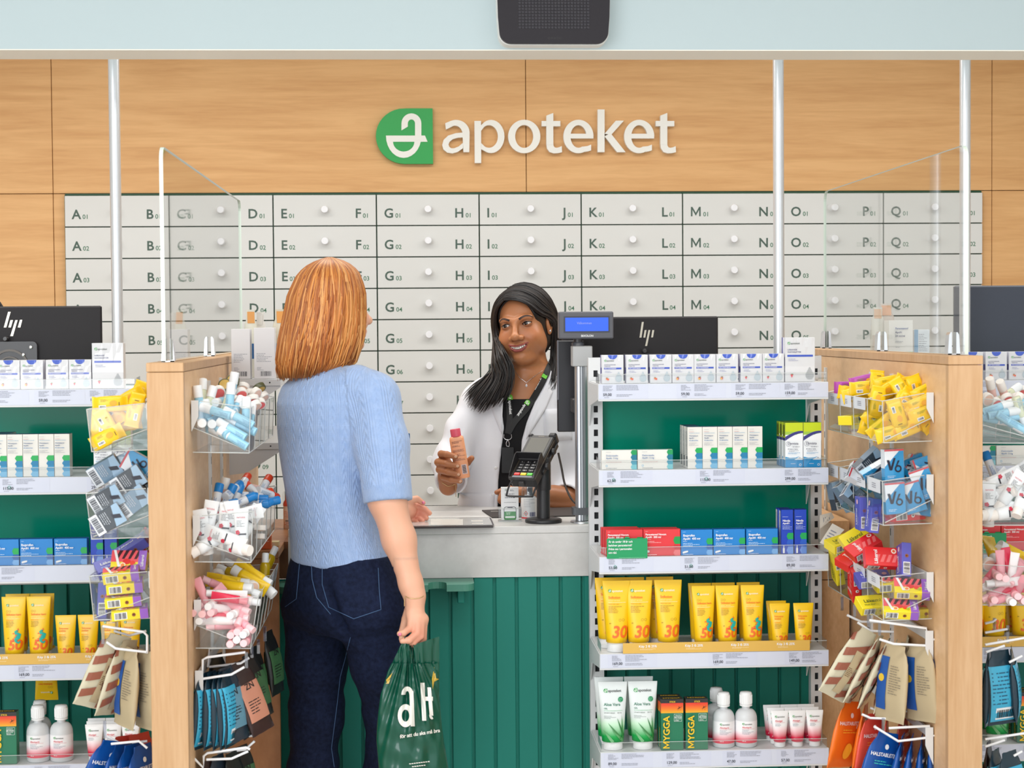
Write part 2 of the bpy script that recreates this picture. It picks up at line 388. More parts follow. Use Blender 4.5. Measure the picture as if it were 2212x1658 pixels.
for c in range(NC):
    xc = GX0 + CW * (c + 0.5)
    la, lb = AB[2 * c], AB[2 * c + 1]
    t = thing('drawer_cabinet', 'column of white pharmacy drawers lettered %s and %s in the back wall' % (la, lb), 'drawer cabinet', (xc, YW - 0.006, 0), 0, 'lettered drawer columns in the back wall')
    cb = MB(); cb.box(-CW / 2 + 0.0006, CW / 2 - 0.0006, -0.002, 0.002, z1 - NR * RHT, z1 + 0.006, FRAME); cb.box(-0.5 * CW, -0.5 * CW + 0.002, -0.012, 0, z1 - NR * RHT, z1, FRAME)
    cb.build('carcass', t)
    for r in range(NR):
        d = link('drawer', frw, t, (0, -0.003, z1 - (r + 1) * RHT))
        link('knob', kn, d, (0, -0.016, RHT * 0.515))
        mb = MB(); pr = Print(mb, FRONT(-0.0162)); m2 = MB(); p2 = Print(m2, FRONT(-0.0162))
        num = '%02d' % (r + 1); h = 0.037
        pr.text(la, -CW / 2 + 0.029, 0.031, h, LET, 1, bold=1); wa = text_w(la, h, 1)
        pr.text(num, -CW / 2 + 0.035 + wa, 0.031, 0.0175, LETS, 1)
        wn = text_w(num, 0.0175); xr = CW / 2 - 0.029
        p2.text(num, xr - wn, 0.031, 0.0175, LETS, 1); p2.text(lb, xr - wn - 0.006 - text_w(lb, h, 1), 0.031, h, LET, 1, bold=1)
        mb.build('lettering', d); m2.build('lettering', d)
# ---------------------------------------------------------------- soffit (bulkhead) over the counter
YB0, YB1 = 4.42, 4.57
ZB = px(1106, 107.0, YB0).z
SOF = mat('soffit_paint', (185, 200, 204), 0.7)
tag(bxo('trim_1', -4.2, 4.6, YB0, YB1, ZB, 2.9, SOF), kind='structure')
tag(bxo('trim_bounce_tint', -4.2, 4.6, YB0 + 0.0005, YB1 - 0.0005, ZB - 0.0025, ZB, C(246, 240, 228, r=0.8)), kind='structure')  # added pale skin: bounced light on the soffit underside put into its colour
# ---------------------------------------------------------------- wall sign
SGN = mat('sign_white', (238, 235, 228), 0.45)
def spx(x, y): p = px(x, y, YW - 0.02); return p.x, p.z
sg = thing('wall_sign', 'green leaf emblem and raised white lettering on the wood wall', 'sign', (0, YW, 0))
x0, zb_ = spx(812.5, 354); x1_, zt_ = spx(934.5, 234)
sx, sz = x1_ - x0, zt_ - zb_
def emb(P): return [(x0 + u * sx, zb_ + v * sz) for u, v in P]
em = MB().prism(emb(emblem_polys()), GREENB, -0.022, 0).build('emblem', sg)
cup = MB()
def E2(p): # pixel in the 2212x1352 crop of [780,0,1500,440]
    return spx(780 + p[0] * 720 / 2212, p[1] * 440 / 1352)
def strip(mb, A, B, m, d0, d1):
    for i in range(len(A) - 1): mb.prism([A[i], A[i + 1], B[i + 1], B[i]], m, d0, d1)
def arc(cx, cy, rx, ry, a0, a1, n=14): return [(cx + rx * math.cos(math.radians(a0 + (a1 - a0) * k / n)), cy - ry * math.sin(math.radians(a0 + (a1 - a0) * k / n))) for k in range(n + 1)]
D0, D1 = -0.0235, -0.0215
bo = arc(283, 900, 118, 148, 180, 360); bi = arc(283, 940, 71, 66, 180, 360)
strip(cup, [E2(p) for p in bo], [E2(p) for p in bi], SGN, D0, D1)
D0 -= 0.0004
cup.prism([E2(p) for p in ((165, 900), (424, 900), (441, 941), (212, 941))], SGN, D0, D1)
D0 -= 0.0004
ho = arc(334, 820, 66, 67, 0, 180); hi = arc(334, 820, 24, 27, 0, 180)
strip(cup, [E2(p) for p in ho], [E2(p) for p in hi], SGN, D0, D1)
D0 -= 0.0004
cup.prism([E2(p) for p in ((358, 820), (400, 820), (400, 930), (358, 930))], SGN, D0, D1)
cup.prism([E2(p) for p in ((268, 820), (310, 820), (310, 841), (268, 866))], SGN, D0, D1)
cup.build('emblem_serpent_cup', em)
# hand-drawn humanist letters: strokes as outlines in crop pixels
def letter(fn):
    mb = MB(); fn(mb); mb.build('letter', sg)
LD0, LD1 = -0.024, 0.0
_k = [0]
def P_(mb, pts): _k[0] += 1; mb.prism([E2(p) for p in pts], SGN, LD0 - 0.0003 * (_k[0] % 7), LD1)
def S_(mb, A, B): _k[0] += 1; strip(mb, [E2(p) for p in A], [E2(p) for p in B], SGN, LD0 - 0.0003 * (_k[0] % 7), LD1)
def L_a(mb):
    A = [(558, 818)] + arc(630, 882, 90, 86, 112, 0, 12) + [(718, 1010)]
    B = [(563, 860)] + arc(622, 890, 51, 56, 100, 0, 12) + [(679, 1010)]
    S_(mb, A, B)
    S_(mb, [(676, 880), (628, 884), (578, 900), (548, 928), (538, 962), (546, 992), (572, 1013), (606, 1018), (640, 1009), (676, 984)],
           [(676, 912), (642, 914), (608, 924), (588, 940), (580, 958), (584, 974), (598, 984), (618, 984), (648, 972), (676, 948)])
def L_p(mb):
    P_(mb, [(752, 803), (796, 803), (797, 1082), (754, 1082)])
    S_(mb, [(796, 832)] + arc(862, 906, 89, 110, 120, -120, 22) + [(797, 990)], [(796, 868)] + arc(848, 906, 60, 75, 120, -120, 22) + [(797, 950)])
def L_o(mb): S_(mb, arc(1082, 906, 107, 111, 0, 360, 36), arc(1082, 906, 60, 76, 0, 360, 36))
def tt(dx):
    def f(mb):
        P_(mb, [(1229 + dx, 768), (1275 + dx, 750), (1275 + dx, 960), (1229 + dx, 960)])
        P_(mb, [(1198 + dx, 803), (1229 + dx, 803), (1229 + dx, 838), (1198 + dx, 838)]); P_(mb, [(1275 + dx, 803), (1322 + dx, 803), (1322 + dx, 838), (1275 + dx, 838)])
        S_(mb, [(1229 + dx, 955), (1233 + dx, 985), (1250 + dx, 1009), (1278 + dx, 1018), (1308 + dx, 1016), (1333 + dx, 1010)], [(1275 + dx, 955), (1277 + dx, 968), (1284 + dx, 978), (1296 + dx, 981), (1312 + dx, 978), (1331 + dx, 970)])
    return f
def ee(dx):
    def f(mb):
        S_(mb, arc(1442 + dx, 906, 100, 111, 0, 298, 30), arc(1442 + dx, 906, 53, 75, 0, 298, 30))
        P_(mb, [(1370 + dx, 888), (1540 + dx, 888), (1541 + dx, 919), (1370 + dx, 919)])
        S_(mb, [(1485 + dx, 1008), (1508 + dx, 1004), (1526 + dx, 998)], [(1464 + dx, 974), (1500 + dx, 970), (1526 + dx, 960)])
    return f
def L_k(mb):
    P_(mb, [(1569, 727), (1615, 727), (1615, 1010), (1569, 1010)]); P_(mb, [(1615, 888), (1690, 801), (1744, 801), (1660, 894)]); P_(mb, [(1615, 905), (1655, 884), (1755, 1010), (1698, 1010)])
for fn in (L_a, L_p, L_o, tt(0), ee(0), L_k, ee(403), tt(756)): letter(fn)
# ---------------------------------------------------------------- queue display hung on the soffit
qd = thing('queue_display', 'dark rounded display box with dotted grille hung on the soffit', 'display', (0, YB0, 0))
def q(x, y): p = px(x, y, YB0 - 0.06); return p.x, p.z
cx0, cz0 = q(1196, 50); qa, qz = q(1073, 96); qb, _ = q(1320, 96); hw = (qb - qa) / 2; qx = (qa + qb) / 2
def qshape(g, zt):
    P = []
    for a in range(0, 91, 10): P.append((qx + hw - 0.035 - g + 0.03 * math.sin(math.radians(a)) , qz + g + 0.03 - 0.03 * math.cos(math.radians(a))))
    P += [(qx + hw - 0.002 - g, qz + 0.07), (qx + hw - g, qz + 0.14), (qx + hw - 0.003 - g, zt - 0.03), (qx + hw - 0.03, zt - g)]
    return P + [(2 * qx - u, v) for u, v in P[::-1]]
ztq = qz + 0.26
MB().prism(qshape(0.0, ztq), C(236, 236, 232), -0.05, 0.0).build('casing', qd)
dk = mat('display_dark', (42, 39, 44), 0.45, spec=.2); df = MB().prism(qshape(0.002, ztq), dk, -0.064, -0.05).build('front', qd)
dots = MB(); dm = mat('display_dot', (56, 54, 60), 0.4, spec=.25)
for i in range(22):
    for j in range(14):
        u = qx - 0.087 + i * 0.174 / 21; v = qz + 0.042 + j * 0.0077; dots.prism(disc(u, v, 0.0032, None, 8), dm, -0.0655, -0.0635)
tag(dots.build('dot_grille', df), kind='stuff')
tb = MB(); Print(tb, FRONT(-0.0642)).text('QMATIC', qx + 0.002, qz + 0.013, 0.0052, mat('display_mark', (30, 28, 32), 0.3), 1, bold=1, align='c', tight=1.3); tb.build('lettering', df)
# ---------------------------------------------------------------- support poles
def pole(x, y, Y, label):
    p = px(x, y, Y); mb = MB(); r = 0.0152
    t = thing('support_pole', label, 'pole', (p.x, Y, 0), 0, 'metal poles between counter and soffit')
    MB().lathe([(r, CTZ), (r, 2.9)], POLE, 24).build('shaft', t); MB().lathe([(0.034, CTZ), (0.034, CTZ + 0.006), (r + 0.002, CTZ + 0.008)], POLE, 24).build('foot_plate', t)
POLE = mat('pole_metal', (216, 218, 222), 0.3, metal=0.55)
# ================================================================ counter
YC0 = 4.62
CTZ = px(1106, 1136.3, YC0).z
YC1 = pz(1000, 1091, CTZ).y
CONC = mottle('grey_laminate', (224, 222, 219), (202, 199, 196), 5.5, 0.42)
CX0, CX1 = -2.6, 2.8
TEAL = mat('teal_plank', (32, 126, 112), 0.5, spec=0.25); TEALG = mat('teal_groove', (20, 134, 118), 0.5, spec=0.35)
AP = px(1106, 1246, YC0).z
TEAL = mat('teal_plank', (32, 126, 112), 0.5, spec=0.25); TEALG = mat('teal_groove', (20, 134, 118), 0.5, spec=0.35)
PW = 48.2 / 801.0; xg = px(1066, 1400, YC0).x
plm = MB().box(0.0085, PW, 0.009, 0.021, 0.08, AP - 0.001, TEAL, 0.0015).mesh('plank')
SBX = px(604, 1400, 4.45).x
XL0 = px(319, 1000, 3.75).x; XL1 = XL0 + 0.0795; XR0 = px(2049, 1000, 3.75).x; XR1 = XR0 + 0.0775
def counter(xa, xb, xw, l1, l2):
    tag(MB().box(xw, xb, YC0, YC1, CTZ - 0.02, CTZ, CONC, 0.0015).build('worktop'), l1, 'worktop')
    ct = thing('service_counter', l2, 'counter', (0, YC0, 0))
    MB().box(xw, xb, 0.003, 0.03, AP, CTZ - 0.0205, CONC).build('front_band', ct)
    MB().box(xa, xb, 0.021, 0.03, 0.08, AP, TEALG).build('backing_board', ct)
    MB().box(xw, xb, 0.03, YC1 - YC0 - 0.02, 0.08, CTZ - 0.021, C(200, 198, 194)).build('carcass', ct)
    MB().box(xa, xb, 0.06, 0.08, 0.0, 0.08, DARK).build('plinth', ct)
    for k in range(math.floor((xa - xg) / PW) + 1, math.ceil((xb - xg) / PW) - 1): link('plank', plm, ct, (xg + k * PW, 0, 0))
    return ct
counter(-2.3, XL0 - 0.002, -2.3, 'grey worktop of the counter behind the rack at the edge by the monitor mount', 'green boarded counter behind the product rack below the monitor mount')
WPX = px(1772, 1400, YC0).x
ct = counter(SBX - 0.02, WPX - 0.002, px(622, 1150, YC0).x, 'grey stone-look worktop the pharmacist stands behind', 'counter with grey front band above green vertical boards facing the customer')
counter(XR1 + 0.002, 2.6, XR1 + 0.002, 'grey worktop of the counter beyond the oak partition with two screen clamps', 'green boarded counter beyond the partition with yellow packets')
# bag ledge with a half-round cut-out
LZ = px(980, 1263, 4.50).z; la, lb = px(597, 1263, 4.50).x, px(1025, 1266, 4.50).x; ca, cb_ = px(925, 1266, 4.50).x, px(965, 1266, 4.50).x
LD = -0.115
def ledge_poly():
    P = [(la, 0.0), (la, LD + 0.03)] + [(la + 0.03 - 0.03 * math.cos(math.radians(a)), LD + 0.03 - 0.03 * math.sin(math.radians(a))) for a in range(15, 91, 15)]
    cx = (ca + cb_) / 2; r = (cb_ - ca) / 2
    P += [(ca, LD), (ca, LD + 0.03)] + [(cx - r * math.cos(math.radians(a)), LD + 0.03 + r * 1.1 * math.sin(math.radians(a))) for a in range(20, 161, 20)] + [(cb_, LD + 0.03), (cb_, LD)]
    P += [(lb - 0.03 + 0.03 * math.sin(math.radians(a)), LD + 0.03 - 0.03 * math.cos(math.radians(a))) for a in range(0, 91, 15)] + [(lb, 0.0)]
    return P
LEDG = mat('ledge_green', (74, 138, 118), 0.4)
MB().prism(ledge_poly(), LEDG, LZ - 0.018, LZ, 'xy').build('bag_ledge', ct)
for bx_ in (lb - 0.035, la + 0.1): MB().box(bx_ - 0.009, bx_ + 0.009, -0.08, 0.012, LZ - 0.055, LZ - 0.018, TEAL, 0.002).build('ledge_bracket', ct)
# ================================================================ partitions
OAKV = wood('partition_wood', (205, 166, 126), (192, 150, 107), (7, 7, 0.55), 0.42, 0.6)
OAKS = wood('partition_wood_brightened', (232, 192, 148), (216, 172, 126), (7, 1.2, 2.6), 0.42, 0.6)  # same oak in a paler copy: light missing on the sides painted in
YP0, YPL, YPR = 3.75, 5.45, 5.20
PZ = px(2088, 768, YP0).z
XL0 = px(319, 1000, YP0).x; XL1 = XL0 + 0.0795
XR0 = px(2049, 1000, YP0).x; XR1 = XR0 + 0.0775
RAILM = METALW
def rail(x, sg, y, parent, w=0.0085):
    mb = MB(); z0, z1 = 0.55, PZ - 0.052
    mb.box(min(x, x + sg * 0.006), max(x, x + sg * 0.006), -w, w, z0, z1, RAILM)
    r = mb.build('slotted_rail', parent, (0, y, 0)); sl = MB(); n = 0
    z = z1 - 0.035
    while z > z0: sl.box(min(x + sg * 0.005, x + sg * 0.0064), max(x + sg * 0.005, x + sg * 0.0064), -0.0022, 0.0022, z - 0.018, z, BLACK); z -= 0.05
    sl.lathe([(0.0035, 0), (0.0035, 0.0075)], CHROME, 10, (x, 0, z1 - 0.018), axis='x') if sg > 0 else sl.lathe([(0.0035, -0.0075), (0.0035, 0)], CHROME, 10, (x, 0, z1 - 0.018), axis='x')
    tag(sl.build('slot', r), kind='stuff')
def partition(xa, xb, y1, label, rails):
    t = thing('partition', label, 'partition', (0, YP0, 0))
    MB().box(xa, xb, 0.0, 0.022, 0, PZ - 0.021, OAKV, 0.001).build('front_board', t)
    MB().box(xa + 0.001, xa + 0.02, 0.0225, y1 - YP0, 0, PZ - 0.021, OAKS).build('side_panel', t)
    MB().box(xb - 0.02, xb - 0.001, 0.0225, y1 - YP0, 0, PZ - 0.021, OAKS).build('side_panel', t)
    MB().box(xa - 0.0005, xb + 0.0005, -0.001, y1 - YP0, PZ - 0.02, PZ, OAKV, 0.0015).build('top_cap', t)
    for x, sg, y in rails: rail(x, sg, y - YP0, t)
    return t
ya = pX(450, 850, XL1).y; yb = pX(475, 850, XL1).y
pl = partition(XL0, XL1, YPL, 'pale oak partition with a clear screen beside the customer', [(XL1 - 0.001, 1, ya), (XL1 - 0.001, 1, yb), (XL0 + 0.001, -1, 3.95)])
pr_ = partition(XR0, XR1, YPR, 'pale oak partition with a clear screen between two product racks', [(XR0 + 0.001, -1, pX(1785, 850, XR0).y), (XR0 + 0.001, -1, pX(1883, 850, XR0).y), (XR0 + 0.001, -1, pX(1928, 850, XR0).y), (XR1 - 0.001, 1, 3.95)])
# wooden side cupboard behind the customer-side partition, and a timber post
SBZ = 1.5 - (1141 - 711) * 4.95 / FPX
WD2 = wood('cupboard_wood', (186, 132, 90), (160, 108, 70), (2.0, 6, 1.0), 0.4, 0.6)
sb = thing('side_cupboard', 'low brown wooden cupboard between the partition and the counter', 'cupboard', (0, 4.45, 0))
MB().box(XL1 + 0.001, SBX, 0.0, 0.018, 0.0, SBZ - 0.02, WD2, 0.001).build('front_panel', sb)
MB().box(XL1 + 0.001, SBX, -0.002, 0.75, SBZ - 0.019, SBZ, WD2, 0.001).build('cupboard_top', sb)
MB().box(SBX - 0.02, px(622, 1150, YC0).x - 0.001, 0.20, 0.23, AP + 0.001, SBZ - 0.0195, WD2).build('side_filler', sb)
MB().box(SBX, px(622, 1150, YC0).x - 0.001, 0.19, 0.60, SBZ - 0.019, SBZ, WD2).build('cupboard_top', sb)
sp_ = thing('side_cupboard', 'tall wooden end panel between the middle product rack and the oak partition', 'cupboard', (0, 4.60, 0))
zq = px(1790, 1252, 4.60).z
MB().box(WPX, XR0 - 0.008, 0, 0.02, 0, zq - 0.001, OAKS, 0.0008).build('front_panel', sp_); MB().box(WPX, XR0 - 0.008, 0.001, 0.02, zq + 0.001, CTZ + 0.005, OAKS, 0.0008).build('front_panel', sp_)
MB().box(WPX, XR0 - 0.008, 0.0205, 0.45, CTZ - 0.015, CTZ + 0.005, OAKS).build('cupboard_top', sp_)
# ================================================================ clear screens
GLASS = acrylic('screen_glass', (247, 249, 248), 1.0, 0.035)
EDGE = mat('screen_edge', (214, 226, 212), 0.2, spec=0.7, emit=0)
def screen(xc, y0, y1, label, clamps):
    t = thing('clear_screen', label, 'screen', (xc, y0, PZ))
    L = y1 - y0; Hh = 1.9 - PZ; r = 0.03; z0 = 0.003
    P = [(0, z0), (L, z0)] + [(L - r + r * math.cos(math.radians(a)), Hh - r + r * math.sin(math.radians(a))) for a in range(0, 91, 15)] + [(r - r * math.sin(math.radians(a)), Hh - r + r * math.cos(math.radians(a))) for a in range(0, 91, 15)]
    MB().add([(0, y, z) for y, z in P], [tuple(range(len(P)))], GLASS).build('pane', t)
    e = MB(); h = 0.0042; n = len(P)
    e.add([(-h, y, z) for y, z in P] + [(h, y, z) for y, z in P], [(k, (k + 1) % n, (k + 1) % n + n, k + n) for k in range(n)], EDGE)
    e.build('pane_edge', t)
    for yc in clamps:
        c = MB(); w = 0.013
        for s in (-1, 1):
            c.prism([(s * 0.0052, 0.0), (s * 0.0145, 0.0), (s * 0.0115, 0.046), (s * 0.008, 0.052), (s * 0.0052, 0.052)], CHROME, yc - y0 - w, yc - y0 + w)
        c.box(-0.0145, 0.0145, yc - y0 - w, yc - y0 + w, 0, 0.0028, CHROME)
        c.build('clamp', t, fixn=True)
    return t
xgl = px(354, 780, YP0 + 0.03).x; xgr = px(2088, 760, YP0 + 0.03).x
screen(xgl, YP0 + 0.03, 5.42, 'clear plastic screen with chrome clamps beside the customer', [pX(370, 760, xgl + 0.006).y, pX(453, 750, xgl).y])
screen(xgr, YP0 + 0.03, 5.12, 'clear plastic screen with chrome clamps behind the yellow packets', [pX(1784, 740, xgr).y, pX(1903, 740, xgr).y, pX(2060, 740, xgr + 0.003).y])
# ================================================================ poles
pole(1682, 500, 4.74, 'metal pole standing behind the middle product rack')
pole(251, 500, 4.74, 'metal pole standing behind the rack beside the dark monitor back')
pole(2084.5, 500, 4.74, 'metal pole standing behind the screen above the oak partition')
# ================================================================ product racks
SY = 4.30; BY = 4.575     # price-rail plane, back-panel plane
GREENP = mat('green_acrylic', (0, 132, 108), 0.14, spec=0.16); RAILW = mat('price_rail', (208, 212, 226), 0.35)
SHELFZ = [px(1540, y, SY).z for y in (826.5, 1012, 1199, 1407, 1619)]
SHELFB = [px(1540, y, SY).z for y in (864, 1049, 1236, 1442, 1657)]
RX0, RX1 = px(1293, 1040, SY).x, px(1789, 1040, SY).x
UXa0, UXa1 = px(1273, 1100, BY - 0.03).x, px(1303, 1100, BY - 0.03).x; UXb0, UXb1 = px(1751, 1100, BY - 0.03).x, px(1775, 1100, BY - 0.03).x
UTZ = px(1285, 772, BY - 0.03).z
DX1 = -1497.0 * SY / FPX; DX2 = 795.0 * SY / FPX
def post(mb, xa, xb):
    zt, y0, y1 = UTZ, -0.0, 0.028; pit = 0.0316; ha, hb = xa + (xb - xa) * 0.36, xa + (xb - xa) * 0.66; th = 0.002
    mb.box(xa, ha, y0, y0 + th, 0, zt, METALW); mb.box(hb, xb, y0, y0 + th, 0, zt, METALW)
    mb.box(xa, xa + th, y0, y1, 0, zt, METALW); mb.box(xb - th, xb, y0, y1, 0, zt, METALW)
    mb.box(ha, hb, y0, y0 + th, zt - 0.034, zt, METALW); z = zt - 0.034
    while z > 0.1: mb.box(ha, hb, y0, y0 + th, z - pit, z - 0.0175, METALW); z -= pit
    mb.box(xa, xb, y1 - th, y1, 0, zt, mat('post_inside', (92, 94, 96), 0.6))
PRICES = [[('59,00', 1303, 0), ('59,00', 1471, 0), ('59,00', 1588.5, 0), ('159,00', 1694, 0)], [('62,00', 1311, 1), ('115,00', 1511, 1), ('299,00', 1694, 0)],
          [('53,00', 1313, 1), ('51,00', 1477, 1), ('89,00', 1697, 0)], [('169,00', 1319, 0), ('169,00', 1537, 0), ('149,00', 1702, 0)], [('89,00', 1309.5, 0), ('129,00', 1436, 0), ('47,00', 1567, 0), ('57,00', 1684.5, 0)]]
GBUR = mat('burst_green', (60, 165, 140), 0.6)
CARD = mat('price_card', (205, 209, 225), 0.35); CARD2 = mat('price_card_blue', (216, 224, 236), 0.28)
def rack(label):
    t = thing('product_rack', label, 'rack', (RX0, SY, 0), 0, 'white product racks on the counter front')
    X = lambda x: x - RX0
    Wd = RX1 - RX0
    for a, b in ((UXa0, UXa1), (UXb0, UXb1)):
        mb = MB(); mb.T = Matrix.Translation((0, BY - SY - 0.03, 0)); post(mb, X(a), X(b)); mb.build('upright', t)
    MB().box(X(UXa1) - 0.002, X(UXb0) + 0.002, BY - SY, BY - SY + 0.006, SHELFB[2] - 0.002, SHELFZ[0], GREENP).build('back_panel', t)
    for k in range(5):
        z1, z0 = SHELFZ[k], SHELFB[k]
        s = MB(); s.box(0.003, Wd - 0.003, 0.004, BY - SY - 0.032, z1 - 0.022, z1 - 0.0005, METALW); shelf = s.build('shelf', t)
        r = MB(); r.box(0, Wd, -0.004, 0.004, z0, z1, METALW, 0.001); r.box(0.001, Wd - 0.001, -0.0055, -0.004, z0 + 0.005, z1 - 0.001, RAILW)
        rl = r.build('price_rail', shelf)
        # acrylic lip with side returns
        l = MB(); lh = 0.024
        l.add([(0.004, 0.001, z1), (Wd - 0.004, 0.001, z1), (Wd - 0.004, 0.001, z1 + lh), (0.004, 0.001, z1 + lh)], [(0, 1, 2, 3)], CLEAR)
        for xx in (0.004, Wd - 0.004): l.add([(xx, 0.001, z1), (xx, 0.09, z1), (xx, 0.09, z1 + lh * 1.2), (xx, 0.001, z1 + lh)], [(0, 1, 2, 3)], CLEAR)
        l.box(0.004, Wd - 0.004, 0.0004, 0.0016, z1 + lh - 0.0012, z1 + lh, CLEARE)
        l.build('acrylic_lip', shelf)
        for xx in (0.0, Wd - 0.0025):
            MB().prism([(BY - SY - 0.032, z1 - 0.003), (0.006, z1 - 0.003), (0.006, z0 + 0.004), (BY - SY - 0.07, z0 - 0.02), (BY - SY - 0.032, z0 - 0.075)], METALW, xx, xx + 0.0025, 'yz').build('bracket', t)
        for i, (txt, xp, gr) in enumerate(PRICES[k]):
            m = MB(); x = px(xp, 1040, SY).x - RX0; zc = z0 + 0.0135
            p = Print(m, lambda u, v, L: (u, -0.0056 - L, v))
            nx = (px(PRICES[k][i + 1][1], 1040, SY).x - RX0 - 0.012) if i + 1 < len(PRICES[k]) else Wd - 0.002
            p.rect(max(0.002, x - 0.011), min(x + 0.115, nx), z0 + 0.006, z1 - 0.002, CARD, 1)
            p.text(txt, x, zc, 0.0072, INK, 8, bold=0)
            p.lines(x, x + 0.026, z1 - 0.006, 0.0014, 5, INKL, k * 7 + i, 8, 2.1); p.lines(x + 0.003, x + 0.024, zc - 0.0042, 0.0013, 1, INKL, 3, 8)
            p.lines(x + 0.034, min(x + 0.092, nx), z1 - 0.005, 0.0016, 4 + (i + k) % 2, INKL, k * 11 + i, 8, 2.2); p.lines(x + 0.034, min(x + 0.078, nx), z0 + 0.016, 0.0016, 2, INKL, k * 5 + i, 8, 2.2)
            if gr:
                for a in range(12):
                    c, s_ = math.cos(a * PI / 6), math.sin(a * PI / 6); cx, cz = x + 0.0165, zc + 0.0055
                    p.poly([(cx + c * 0.0035 - s_ * 0.0004, cz + s_ * 0.0035 + c * 0.0004), (cx + c * 0.0052, cz + s_ * 0.0052), (cx + c * 0.0035 + s_ * 0.0004, cz + s_ * 0.0035 - c * 0.0004)], GBUR, 6)
                p.ring(x + 0.0165, zc + 0.0055, 0.0035, 0.0008, GBUR, 6)
            m.build('price_label', shelf)
    return t
R1 = rack('white product rack between the counter opening and the oak partition with screen')
R0 = copy_tree(R1); R0.location.x += DX1; R0['label'] = 'white product rack below the monitor back at the edge by packets'
R2 = copy_tree(R1); R2.location.x += DX2; R2['label'] = 'white product rack mostly hidden behind the outer face of an oak partition'
# ================================================================ shelf products: prototypes
def proto(name, cat, parts): return {'name': name, 'cat': cat, 'parts': parts}
def inst(p, loc, label, group=None, rotz=0.0, rot=None, scale=None):
    ps = p['parts']
    if len(ps) == 1:
        o = link(p['name'], ps[0][1], None, loc); tag(o, label, p['cat'], group)
    else:
        o = thing(p['name'], label, p['cat'], loc, 0, group); done = {}
        for nm, me, *up in ps: done[nm] = link(nm, me, done[up[0]] if up else o)
    o.rotation_euler = rot if rot is not None else (0, 0, rotz)
    if scale: o.scale = (scale,) * 3
    return o
K = 860.5   # pixels per metre on the rack front
def carton(w, h, d, body, paint, side=None, top=None):
    """box standing on z=0, front face at y=0, body to +y"""
    mb = MB(); mb.box(-w / 2, w / 2, 0, d, 0, h, body, 0.0006)
    p = Print(mb, lambda u, v, L: (u, -L, v)); paint(p, w, h)
    if side: q = Print(mb, lambda u, v, L: (-w / 2 - L, u, v)); side(q, d, h)
    if top: q = Print(mb, lambda u, v, L: (u, v, h + L)); top(q, w, d)
    return mb.mesh('carton')
VIO = C(70, 66, 160); CYELL = C(243, 195, 28)
def film(): pass
